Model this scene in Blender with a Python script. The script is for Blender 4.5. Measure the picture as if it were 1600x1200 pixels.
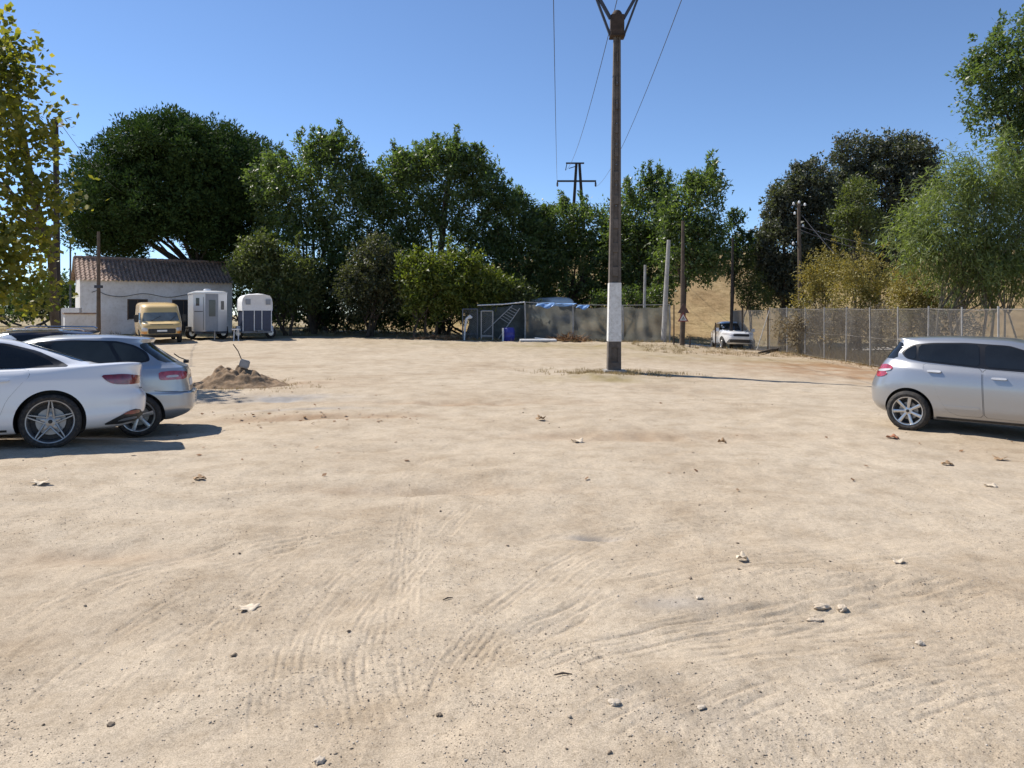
import bpy, bmesh, math, random
import numpy as np
from mathutils import Vector, Matrix
from mathutils.bvhtree import BVHTree
from mathutils.geometry import delaunay_2d_cdt

for _o in list(bpy.data.objects):
    bpy.data.objects.remove(_o)
random.seed(7)
RNG = np.random.default_rng(11)
PI = math.pi
SC = bpy.context.scene
COL = SC.collection

# ------------------------------------------------------------------ camera, sky, sun, exposure
CAM_H = 1.75          # eye height
FPX = 1164.0          # focal length in photo pixels (1600 wide)
HOR = 492.0           # horizon row in the photo
cam_d = bpy.data.cameras.new('camera')
cam = bpy.data.objects.new('camera', cam_d)
COL.objects.link(cam)
cam.location = (0, 0, CAM_H)
cam.rotation_euler = (PI / 2, 0, 0)
cam_d.sensor_width = 36.0
cam_d.lens = 36.0 * FPX / 1600.0
cam_d.shift_y = -(600.0 - HOR) / 1600.0
cam_d.clip_start = 0.1
cam_d.clip_end = 5000
SC.camera = cam

SUN_EL = math.radians(50)
LIGHT_H = Vector((0.87, -0.49)).normalized()       # where the shadows fall
world = bpy.data.worlds.new('World')
SC.world = world
world.use_nodes = True
wnt = world.node_tree
sky = wnt.nodes.new('ShaderNodeTexSky')
sky.sky_type = 'NISHITA'
sky.sun_disc = False
sky.sun_elevation = SUN_EL
sky.sun_rotation = math.atan2(-LIGHT_H.x, -LIGHT_H.y)
sky.air_density = 1.0
sky.dust_density = 0.1
sky.ozone_density = 5.0
sky.altitude = 2600
bg = wnt.nodes['Background']
bg.inputs['Strength'].default_value = 0.13
wnt.links.new(sky.outputs['Color'], bg.inputs['Color'])

sun_d = bpy.data.lights.new('sun', 'SUN')
sun = bpy.data.objects.new('sun', sun_d)
COL.objects.link(sun)
sun_d.energy = 5.0
sun_d.angle = math.radians(0.53)
sun_d.color = (1.0, 0.94, 0.86)
sun_dir = Vector((LIGHT_H.x * math.cos(SUN_EL), LIGHT_H.y * math.cos(SUN_EL), -math.sin(SUN_EL)))
sun.rotation_euler = sun_dir.to_track_quat('-Z', 'Y').to_euler()
sun.location = (-30, 20, 40)

vs = SC.view_settings
vs.view_transform = 'Standard'
vs.look = 'None'
vs.exposure = 0.38
vs.gamma = 1.0
vs.use_curve_mapping = False
SC.render.engine = 'CYCLES'
SC.cycles.use_denoising = True
SC.cycles.max_bounces = 6
SC.cycles.diffuse_bounces = 3
SC.cycles.glossy_bounces = 3
SC.cycles.transparent_max_bounces = 12
SC.cycles.transmission_bounces = 4
SC.cycles.caustics_reflective = False
SC.cycles.caustics_refractive = False

# ------------------------------------------------------------------ helpers
def W(px, py, d):
    """world point seen at photo pixel (px, py) at distance d in front of the camera"""
    return Vector(((px - 800.0) * d / FPX, d, CAM_H + (HOR - py) * d / FPX))

def tag(o, label=None, cat=None, group=None, kind=None):
    if label: o['label'] = label
    if cat: o['category'] = cat
    if group: o['group'] = group
    if kind: o['kind'] = kind
    return o

def empty(name, loc=(0, 0, 0), rz=0.0, label=None, cat=None, group=None):
    o = bpy.data.objects.new(name, None)
    o.empty_display_size = 0.2
    COL.objects.link(o)
    o.location = loc
    o.rotation_euler = (0, 0, rz)
    return tag(o, label, cat, group)

def link_mesh(name, me, mat=None, parent=None, smooth=False, angle=None):
    if mat is not None and len(me.materials) == 0:
        me.materials.append(mat)
    if smooth:
        me.polygons.foreach_set('use_smooth', np.ones(len(me.polygons), dtype=bool))
        if angle:
            me.set_sharp_from_angle(angle=math.radians(angle))
    o = bpy.data.objects.new(name, me)
    COL.objects.link(o)
    if parent is not None:
        o.parent = parent
    return o

def mesh_np(name, V, F):
    """V (n,3), F (m,k) numpy -> mesh, fast"""
    me = bpy.data.meshes.new(name)
    V = np.asarray(V, dtype=np.float32)
    F = np.asarray(F, dtype=np.int32)
    n, (m, k) = len(V), F.shape
    me.vertices.add(n)
    me.vertices.foreach_set('co', V.ravel())
    me.loops.add(m * k)
    me.loops.foreach_set('vertex_index', F.ravel())
    me.polygons.add(m)
    me.polygons.foreach_set('loop_start', np.arange(0, m * k, k, dtype=np.int32))
    me.update(calc_edges=True)
    me.validate()
    return me

class MB:
    """collects shapes for ONE mesh object"""
    def __init__(self):
        self.v = []; self.f = []
    def add(self, vs_, fs_):
        b = len(self.v)
        self.v += [tuple(p) for p in vs_]
        self.f += [tuple(b + i for i in f) for f in fs_]
        return self
    def box(self, c, s, rz=0.0, M=None):
        x, y, z = s[0] / 2, s[1] / 2, s[2] / 2
        pts = [Vector(p) for p in ((-x, -y, -z), (x, -y, -z), (x, y, -z), (-x, y, -z), (-x, -y, z), (x, -y, z), (x, y, z), (-x, y, z))]
        R = M if M is not None else Matrix.Rotation(rz, 3, 'Z')
        pts = [R @ p + Vector(c) for p in pts]
        return self.add(pts, ((0, 3, 2, 1), (4, 5, 6, 7), (0, 1, 5, 4), (1, 2, 6, 5), (2, 3, 7, 6), (3, 0, 4, 7)))
    def taper(self, c0, s0, c1, s1, rz=0.0):
        """frustum between two rectangles (centre, (sx, sy))"""
        R = Matrix.Rotation(rz, 3, 'Z')
        pts = []
        for c, s in ((c0, s0), (c1, s1)):
            for a, b in ((-1, -1), (1, -1), (1, 1), (-1, 1)):
                pts.append(R @ Vector((a * s[0] / 2, b * s[1] / 2, 0)) + Vector(c))
        return self.add(pts, ((0, 3, 2, 1), (4, 5, 6, 7), (0, 1, 5, 4), (1, 2, 6, 5), (2, 3, 7, 6), (3, 0, 4, 7)))
    def tube(self, pts, rad, n=8, caps=True):
        pts = [Vector(p) for p in pts]
        if not hasattr(rad, '__len__'):
            rad = [rad] * len(pts)
        ring = []
        up = None
        for i, p in enumerate(pts):
            t = (pts[min(i + 1, len(pts) - 1)] - pts[max(i - 1, 0)]).normalized()
            if up is None:
                up = Vector((1, 0, 0)) if abs(t.x) < 0.8 else Vector((0, 1, 0))
            a = (up - t * up.dot(t)).normalized()
            up = a
            b = t.cross(a)
            ring.append([p + (a * math.cos(2 * PI * k / n) + b * math.sin(2 * PI * k / n)) * rad[i] for k in range(n)])
        vs_ = [q for r in ring for q in r]
        fs_ = []
        for i in range(len(pts) - 1):
            for k in range(n):
                k2 = (k + 1) % n
                fs_.append((i * n + k, i * n + k2, (i + 1) * n + k2, (i + 1) * n + k))
        if caps:
            fs_.append(tuple(range(n - 1, -1, -1)))
            fs_.append(tuple((len(pts) - 1) * n + k for k in range(n)))
        return self.add(vs_, fs_)
    def lathe(self, prof, axis='z', n=24, c=(0, 0, 0), closed=False):
        """profile of (r, h) round an axis"""
        vs_, fs_ = [], []
        m = len(prof)
        for k in range(n):
            a = 2 * PI * k / n
            for r, h in prof:
                if axis == 'z': p = (r * math.cos(a), r * math.sin(a), h)
                else: p = (r * math.cos(a), h, r * math.sin(a))
                vs_.append((p[0] + c[0], p[1] + c[1], p[2] + c[2]))
        for k in range(n):
            k2 = (k + 1) % n
            for i in range(m if closed else m - 1):
                i2 = (i + 1) % m
                fs_.append((k * m + i, k2 * m + i, k2 * m + i2, k * m + i2))
        return self.add(vs_, fs_)
    def prism(self, poly, d0, d1, axis='y'):
        """2D polygon (a, b) extruded; axis y: (x, z) polygon; axis x: (y, z); axis z: (x, y)"""
        n = len(poly)
        def P(a, b, d):
            return (a, d, b) if axis == 'y' else ((d, a, b) if axis == 'x' else (a, b, d))
        vs_ = [P(a, b, d0) for a, b in poly] + [P(a, b, d1) for a, b in poly]
        fs_ = [tuple(range(n)), tuple(range(2 * n - 1, n - 1, -1))]
        for i in range(n):
            j = (i + 1) % n
            fs_.append((i, i + n, j + n, j))
        return self.add(vs_, fs_)
    def build(self, name, mat, parent=None, smooth=False, angle=35, bevel=0.0):
        me = bpy.data.meshes.new(name)
        me.from_pydata(self.v, [], self.f)
        me.update()
        bm = bmesh.new(); bm.from_mesh(me)
        bmesh.ops.recalc_face_normals(bm, faces=bm.faces)
        if bevel > 0:
            es = [e for e in bm.edges if len(e.link_faces) == 2 and e.calc_face_angle(0) > 0.6]
            bmesh.ops.bevel(bm, geom=es, offset=bevel, segments=2, affect='EDGES', clamp_overlap=True)
        bm.to_mesh(me); bm.free()
        return link_mesh(name, me, mat, parent, smooth or bevel > 0, angle)

# ------------------------------------------------------------------ noise
def _hash(ix, iy, seed):
    h = (ix.astype(np.int64) * 374761393 + iy.astype(np.int64) * 668265263 + seed * 1442695041) & 0xFFFFFFFF
    h = ((h ^ (h >> 13)) * 1274126177) & 0xFFFFFFFF
    return (h ^ (h >> 16)) & 0xFFFFFFFF

def pnoise(x, y, seed=0):
    x = np.asarray(x, dtype=np.float64); y = np.asarray(y, dtype=np.float64)
    x0 = np.floor(x); y0 = np.floor(y)
    fx, fy = x - x0, y - y0
    u = fx * fx * fx * (fx * (fx * 6 - 15) + 10)
    v = fy * fy * fy * (fy * (fy * 6 - 15) + 10)
    def g(dx, dy):
        a = _hash(x0 + dx, y0 + dy, seed) / 4294967296.0 * 2 * np.pi
        return np.cos(a) * (fx - dx) + np.sin(a) * (fy - dy)
    a = g(0, 0) * (1 - u) + g(1, 0) * u
    b = g(0, 1) * (1 - u) + g(1, 1) * u
    return (a * (1 - v) + b * v) * 1.5

def sstep(a, b, x):
    t = np.clip((x - a) / (b - a), 0, 1)
    return t * t * (3 - 2 * t)

# ------------------------------------------------------------------ materials
def mat_base(name):
    m = bpy.data.materials.new(name)
    m.use_nodes = True
    nt = m.node_tree
    return m, nt, nt.nodes['Principled BSDF']

def N(nt, t, **kw):
    n = nt.nodes.new(t)
    for k, v in kw.items():
        setattr(n, k, v)
    return n

def noise_node(nt, scale, detail=4, rough=0.55, coord='Object', vec=None, dist=0.0):
    n = N(nt, 'ShaderNodeTexNoise')
    n.inputs['Scale'].default_value = scale
    n.inputs['Detail'].default_value = detail
    n.inputs['Roughness'].default_value = rough
    n.inputs['Distortion'].default_value = dist
    if vec is None:
        tc = N(nt, 'ShaderNodeTexCoord')
        vec = tc.outputs[coord]
    nt.links.new(vec, n.inputs['Vector'])
    return n

def ramp(nt, fac, stops):
    r = N(nt, 'ShaderNodeValToRGB')
    el = r.color_ramp.elements
    el[0].position, el[0].color = stops[0][0], (*stops[0][1], 1)
    el[1].position, el[1].color = stops[-1][0], (*stops[-1][1], 1)
    for p, c in stops[1:-1]:
        e = el.new(p); e.color = (*c, 1)
    nt.links.new(fac, r.inputs['Fac'])
    return r

def mixc(nt, fac, a, b, mode='MIX'):
    m = N(nt, 'ShaderNodeMix', data_type='RGBA', blend_type=mode)
    for sock, val in ((m.inputs[0], fac), (m.inputs[6], a), (m.inputs[7], b)):
        if hasattr(val, 'is_linked'): nt.links.new(val, sock)
        elif isinstance(val, (int, float)): sock.default_value = val
        else: sock.default_value = (*val, 1)
    return m.outputs[2]

def simple(name, col, rough=0.6, metal=0.0, var=0.12, scale=6.0, bump=0.0, bscale=40.0, coat=0.0, dirt=None, spec=None):
    """plain material with procedural unevenness"""
    m, nt, p = mat_base(name)
    n = noise_node(nt, scale, 5, 0.6)
    lo = tuple(c * (1 - var) for c in col); hi = tuple(min(1, c * (1 + var)) for c in col)
    r = ramp(nt, n.outputs['Fac'], [(0.3, lo), (0.7, hi)])
    out = r.outputs['Color']
    if dirt:
        dcol, amount = dirt
        n2 = noise_node(nt, scale * 2.7, 6, 0.7)
        r2 = ramp(nt, n2.outputs['Fac'], [(0.45, (0, 0, 0)), (0.75, (amount,) * 3)])
        out = mixc(nt, r2.outputs['Color'], out, dcol)
    nt.links.new(out, p.inputs['Base Color'])
    p.inputs['Roughness'].default_value = rough
    p.inputs['Metallic'].default_value = metal
    if spec is not None: p.inputs['Specular IOR Level'].default_value = spec
    if coat:
        p.inputs['Coat Weight'].default_value = coat
        p.inputs['Coat Roughness'].default_value = 0.06
    if bump:
        n3 = noise_node(nt, bscale, 5, 0.6)
        b = N(nt, 'ShaderNodeBump'); b.inputs['Strength'].default_value = bump; b.inputs['Distance'].default_value = 0.02
        nt.links.new(n3.outputs['Fac'], b.inputs['Height'])
        nt.links.new(b.outputs['Normal'], p.inputs['Normal'])
    return m

def leaf_mat(name, cols, trans=0.35, rough=0.5, tcol=None, spec=0.4):
    """cols: 3 stops of colour picked at random for each leaf, with clumps"""
    m, nt, p = mat_base(name)
    geo = N(nt, 'ShaderNodeNewGeometry')
    n = noise_node(nt, 0.6, 3, 0.6)
    add = N(nt, 'ShaderNodeMath', operation='MULTIPLY_ADD')
    nt.links.new(geo.outputs['Random Per Island'], add.inputs[0]); add.inputs[1].default_value = 0.6
    sub = N(nt, 'ShaderNodeMath', operation='MULTIPLY_ADD')
    nt.links.new(n.outputs['Fac'], sub.inputs[0]); sub.inputs[1].default_value = 1.2; sub.inputs[2].default_value = -0.4
    nt.links.new(sub.outputs[0], add.inputs[2])
    r = ramp(nt, add.outputs[0], [(0.1, cols[0]), (0.5, cols[1]), (0.95, cols[2])])
    nt.links.new(r.outputs['Color'], p.inputs['Base Color'])
    p.inputs['Roughness'].default_value = rough
    p.inputs['Specular IOR Level'].default_value = spec
    tr = N(nt, 'ShaderNodeBsdfTranslucent')
    tm = mixc(nt, 1.0, r.outputs['Color'], tcol or (1.5, 1.7, 0.6), 'MULTIPLY')
    nt.links.new(tm, tr.inputs['Color'])
    mx = N(nt, 'ShaderNodeMixShader'); mx.inputs[0].default_value = trans
    nt.links.new(p.outputs[0], mx.inputs[1]); nt.links.new(tr.outputs[0], mx.inputs[2])
    nt.links.new(mx.outputs[0], nt.nodes['Material Output'].inputs['Surface'])
    return m

def paint(name, col, metal=0.0, rough=0.28, dust=0.12):
    m, nt, p = mat_base(name)
    n = noise_node(nt, 3.0, 5, 0.65)
    tc = N(nt, 'ShaderNodeTexCoord'); sep = N(nt, 'ShaderNodeSeparateXYZ')
    nt.links.new(tc.outputs['Object'], sep.inputs[0])
    mr = N(nt, 'ShaderNodeMapRange'); nt.links.new(sep.outputs['Z'], mr.inputs['Value'])
    mr.inputs['From Min'].default_value = 0.9; mr.inputs['From Max'].default_value = 0.2
    mr.inputs['To Min'].default_value = 0.25; mr.inputs['To Max'].default_value = 1.0
    mu = N(nt, 'ShaderNodeMath', operation='MULTIPLY'); nt.links.new(n.outputs['Fac'], mu.inputs[0]); nt.links.new(mr.outputs[0], mu.inputs[1])
    mu2 = N(nt, 'ShaderNodeMath', operation='MULTIPLY'); nt.links.new(mu.outputs[0], mu2.inputs[0]); mu2.inputs[1].default_value = dust * 2
    out = mixc(nt, mu2.outputs[0], col, (0.42, 0.35, 0.27))
    nt.links.new(out, p.inputs['Base Color'])
    p.inputs['Metallic'].default_value = metal
    p.inputs['Roughness'].default_value = rough
    p.inputs['Coat Weight'].default_value = 0.8
    p.inputs['Coat Roughness'].default_value = 0.07
    return m

def glass_mat(name, col=(0.012, 0.014, 0.016), rough=0.04):
    m, nt, p = mat_base(name)
    n = noise_node(nt, 2.0, 3, 0.6)
    r = ramp(nt, n.outputs['Fac'], [(0.3, tuple(c * 0.7 for c in col)), (0.7, tuple(c * 1.3 for c in col))])
    nt.links.new(r.outputs['Color'], p.inputs['Base Color'])
    p.inputs['Roughness'].default_value = rough
    p.inputs['IOR'].default_value = 1.5
    return m

M = {}
M['tyre'] = simple('tyre_rubber', (0.022, 0.021, 0.02), 0.85, var=0.3, scale=9, dirt=((0.2, 0.16, 0.12), 0.35))
M['rim_silver'] = simple('alloy_silver', (0.52, 0.52, 0.52), 0.3, 0.85, var=0.1)
M['rim_grey'] = simple('alloy_grey', (0.5, 0.5, 0.5), 0.32, 0.8, var=0.15)
M['dark_metal'] = simple('dark_metal', (0.035, 0.034, 0.033), 0.5, 0.6)
M['disc'] = simple('brake_disc', (0.28, 0.27, 0.26), 0.4, 0.9)
M['black_plastic'] = simple('black_plastic', (0.018, 0.018, 0.019), 0.55, var=0.25, dirt=((0.2, 0.17, 0.13), 0.25))
M['trim_black'] = simple('black_trim', (0.01, 0.01, 0.011), 0.3)
M['glass'] = glass_mat('dark_glass')
M['glass_clear'] = glass_mat('greenish_glass', (0.03, 0.036, 0.036), 0.03)
M['chrome'] = simple('chrome', (0.75, 0.75, 0.76), 0.12, 1.0, var=0.04)
M['gap'] = simple('panel_gap', (0.012, 0.012, 0.012), 0.8)
M['white_paint'] = paint('white_car_paint', (0.74, 0.745, 0.755), 0.0, 0.3, 0.12)
M['silver_paint'] = paint('silver_car_paint', (0.37, 0.395, 0.425), 0.6, 0.33, 0.16)
M['silver_paint2'] = paint('light_silver_paint', (0.37, 0.38, 0.395), 0.6, 0.32, 0.10)
M['black_paint'] = paint('black_car_paint', (0.02, 0.012, 0.014), 0.0, 0.25, 0.10)
M['red_lamp'] = simple('red_lamp', (0.16, 0.012, 0.02), 0.12, coat=1.0, var=0.5, scale=14)
M['red_lamp2'] = simple('pink_red_lamp', (0.34, 0.05, 0.07), 0.15, coat=1.0, var=0.5, scale=16)
M['clear_lamp'] = simple('clear_lamp', (0.5, 0.48, 0.48), 0.15, coat=1.0, var=0.2)
M['amber'] = simple('amber_lamp', (0.7, 0.25, 0.03), 0.2, coat=1.0)
M['plate'] = simple('plate_white', (0.75, 0.75, 0.73), 0.4)

# ------------------------------------------------------------------ ground height
CTRL = [(-5.6, 9.1, 0.11), (-8.3, 7.8, 0.11), (-6.6, 10.3, 0.02), (-5.73, 11.4, -0.12), (-8.4, 10.6, -0.1), (-4, 13.5, -0.05),
        (5.96, 11.5, -0.04), (8.3, 9.8, -0.05), (7.1, 12.6, -0.04), (0, 0, 0), (0, 3, 0), (-3, 4, 0), (3, 4, 0), (0, 7, 0.0), (0, 12, -0.02),
        (3.1, 22.6, 0.0), (-6, 18, 0.0), (-17, 36, 0.36), (-16, 39, 0.46), (-13, 40, 0.48), (-20, 44, 0.56), (-29, 44, 0.55), (-18, 50, 0.6),
        (-8, 40, 0.45), (-2, 41, 0.38), (4, 41, 0.30), (8.5, 40, 0.22), (0, 30, 0.2), (10, 35, 0.02), (12.6, 36.5, -0.04), (13, 31, -0.1), (13.7, 26, -0.15),
        (13.8, 20, -0.15), (12.5, 42, -0.3), (10.5, 44, -0.25), (16, 46, -0.2), (9, 52, 0.2), (20, 26, -0.1), (20, 36, 0.0), (-30, 20, 0.3), (-15, 25, 0.2), (30, 10, -0.2),
        (-30, 0, 0.1), (30, -20, 0), (0, -20, 0), (-12, 60, 0.8), (15, 62, 0.5), (-35, 60, 0.7), (40, 60, 0.4)]
_c = np.array(CTRL)
def _ker(d): return np.sqrt(d * d + 1.2 ** 2)
_K = _ker(np.hypot(_c[:, None, 0] - _c[None, :, 0], _c[:, None, 1] - _c[None, :, 1]))
_A = np.zeros((len(_c) + 1, len(_c) + 1)); _A[:-1, :-1] = _K - 1e-3 * np.eye(len(_c)); _A[-1, :-1] = 1; _A[:-1, -1] = 1
_w = np.linalg.solve(_A, np.append(_c[:, 2], 0))
def gz(x, y):
    x = np.atleast_1d(np.asarray(x, dtype=np.float64)); y = np.atleast_1d(np.asarray(y, dtype=np.float64))
    r = np.hypot(x, y); k = np.minimum(1.0, 66.0 / np.maximum(r, 1e-6))
    xc, yc = x * k, y * k
    z = np.full(x.shape, _w[-1])
    for (cx, cy, _), w_ in zip(CTRL, _w[:-1]):
        z += w_ * _ker(np.hypot(xc - cx, yc - cy))
    return z
def g1(x, y): return float(gz(x, y)[0])
def GP(px, py):
    """ground point under a photo pixel (marches along the ray)"""
    dx, dz = (px - 800.0) / FPX, (HOR - py) / FPX
    lo = 1.5
    ds = np.linspace(1.5, 70, 1400)
    h = CAM_H + dz * ds - gz(dx * ds, ds)
    i = int(np.argmax(h < 0)) if (h < 0).any() else len(ds) - 1
    d = ds[i]
    if i > 0:
        a, b = h[i - 1], h[i]; d = ds[i - 1] + (ds[i] - ds[i - 1]) * a / (a - b + 1e-9)
    return Vector((dx * d, d, g1(dx * d, d)))

# ------------------------------------------------------------------ ground sheet (one mesh, fine near the camera, out to the horizon)
def track_path(pix):
    P = np.array([GP(a, b)[:2] for a, b in pix])
    # Catmull-Rom through the points
    Q = np.vstack([2 * P[0] - P[1], P, 2 * P[-1] - P[-2]])
    out = []
    for i in range(1, len(Q) - 2):
        for t in np.linspace(0, 1, 8, endpoint=False):
            p0, p1, p2, p3 = Q[i - 1], Q[i], Q[i + 1], Q[i + 2]
            out.append(0.5 * (2 * p1 + (p2 - p0) * t + (2 * p0 - 5 * p1 + 4 * p2 - p3) * t * t + (3 * p1 - p0 - 3 * p2 + p3) * t ** 3))
    out.append(Q[-2])
    return np.array(out)

TRACKS = [  # (pixel path, depth m, groove pitch m, width m)
    ([(540, 1195), (500, 1040), (520, 960), (580, 900), (660, 850)], 0.0060, 0.040, 0.21),
    ([(600, 1180), (570, 1040), (590, 960), (640, 890), (700, 820), (760, 770)], 0.0080, 0.045, 0.22),
    ([(650, 1120), (628, 1000), (632, 900), (640, 820), (655, 740)], 0.0060, 0.040, 0.20),
    ([(690, 1140), (720, 1040), (790, 960), (890, 880), (1000, 830)], 0.0090, 0.048, 0.24),
    ([(760, 1030), (880, 965), (1040, 905), (1250, 870), (1500, 850)], 0.0120, 0.085, 0.30),
    ([(800, 1075), (930, 1020), (1100, 975), (1300, 940), (1600, 915)], 0.0150, 0.085, 0.30),
    ([(1090, 1150), (1180, 1095), (1330, 1050), (1480, 1015), (1640, 990)], 0.0120, 0.085, 0.30),
    ([(1000, 990), (1160, 960), (1330, 950), (1480, 960), (1640, 975)], 0.0135, 0.085, 0.30),
    ([(1180, 1010), (1330, 985), (1480, 945), (1640, 900)], 0.0135, 0.085, 0.30),
    ([(820, 900), (960, 880), (1150, 850), (1400, 820), (1640, 800)], 0.0075, 0.085, 0.30),
    ([(850, 1000), (900, 950), (960, 890), (1010, 850)], 0.0050, 0.045, 0.22),
    ([(20, 1130), (120, 1040), (240, 960), (400, 880), (560, 800)], 0.0069, 0.060, 0.24),
    ([(-30, 1080), (60, 990), (180, 920), (330, 860), (470, 820)], 0.0069, 0.060, 0.24),
    ([(200, 1190), (260, 1070), (350, 960), (450, 890), (560, 850)], 0.0050, 0.048, 0.22),
    ([(340, 1130), (345, 1040), (370, 960), (430, 880), (520, 820)], 0.0040, 0.045, 0.22),
    ([(-20, 760), (200, 735), (450, 720), (700, 722)], 0.0057, 0.060, 0.28),
    ([(100, 700), (350, 690), (600, 700), (800, 730)], 0.0057, 0.060, 0.28),
    ([(900, 740), (1150, 735), (1400, 745), (1640, 760)], 0.0057, 0.060, 0.28),
    ([(1000, 650), (1150, 655), (1280, 690), (1420, 740), (1640, 830)], 0.0080, 0.060, 0.28),
    ([(650, 660), (900, 640), (1150, 630), (1360, 640)], 0.0069, 0.060, 0.35),
    ([(620, 760), (700, 700), (800, 660), (950, 620)], 0.0069, 0.060, 0.32),
    ([(480, 660), (640, 620), (840, 600), (1000, 610), (1200, 640)], 0.0115, 0.060, 0.40),
    ([(1440, 730), (1300, 700), (1150, 700), (900, 730), (700, 790)], 0.0057, 0.060, 0.26),
    ([(880, 1190), (1000, 1110), (1150, 1060), (1250, 1030)], 0.0090, 0.085, 0.30),
    ([(1300, 1160), (1400, 1110), (1500, 1070), (1640, 1040)], 0.0090, 0.085, 0.30),
    ([(900, 935), (1050, 905), (1230, 880), (1420, 865), (1640, 855)], 0.0120, 0.085, 0.30),
    ([(960, 1040), (1120, 1010), (1300, 985), (1480, 975), (1640, 955)], 0.0135, 0.085, 0.30),
    ([(1100, 1000), (1250, 962), (1420, 918), (1640, 872)], 0.0120, 0.085, 0.30),
    ([(1240, 1085), (1380, 1045), (1520, 1020), (1660, 1008)], 0.0120, 0.085, 0.30),
    ([(850, 1130), (960, 1075), (1100, 1030), (1260, 1000), (1420, 985)], 0.0105, 0.085, 0.30),
    ([(1150, 920), (1320, 890), (1480, 872), (1650, 868)], 0.0105, 0.085, 0.30),
    ([(720, 1000), (790, 935), (870, 880), (960, 830), (1080, 790)], 0.0080, 0.060, 0.22),
    ([(-20, 1010), (100, 940), (240, 890), (400, 850), (560, 826)], 0.0105, 0.085, 0.30),
    ([(60, 1195), (140, 1100), (230, 1020), (340, 950), (470, 890)], 0.0069, 0.060, 0.22),
    ([(430, 1190), (425, 1080), (450, 990), (510, 910), (600, 840), (700, 790)], 0.0070, 0.045, 0.20),
    ([(780, 860), (900, 832), (1050, 815), (1250, 805), (1450, 800)], 0.0090, 0.085, 0.30),
    ([(300, 900), (420, 860), (560, 835), (740, 820)], 0.0090, 0.085, 0.30),
]
RUTS = [  # broad hollows and swells: centre pixel, half-length, half-width (m), turn (deg), height
    (670, 762, 1.15, 0.28, 4, -0.060), (760, 742, 0.8, 0.22, 0, 0.030), (140, 868, 0.9, 0.25, 8, -0.045), (1120, 830, 1.0, 0.3, -3, -0.03),
    (960, 682, 1.3, 0.35, -4, -0.06), (480, 652, 1.4, 0.25, 3, -0.06), (430, 625, 1.2, 0.25, 0, -0.05), (700, 628, 2.0, 0.35, -6, -0.07), (930, 835, 0.16, 0.06, 0, -0.03),
    (1290, 955, 0.55, 0.16, 8, -0.035), (860, 985, 0.4, 0.12, 24, -0.03), (1220, 985, 0.6, 0.10, 12, -0.025), (330, 790, 0.9, 0.22, 8, -0.025), (1050, 560, 2.5, 0.8, 0, 0.06),
    (1250, 590, 3.0, 0.5, -3, 0.05), (930, 590, 1.0, 0.45, 0, 0.10), (1150, 610, 3.0, 0.3, -2, -0.05), (560, 700, 1.6, 0.3, 5, -0.03), (300, 700, 1.2, 0.3, 0, -0.02),
    (1360, 905, 0.8, 0.18, -6, 0.025), (520, 960, 0.5, 0.14, 60, -0.015), (1000, 1060, 0.5, 0.12, 10, 0.015),
]

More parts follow.
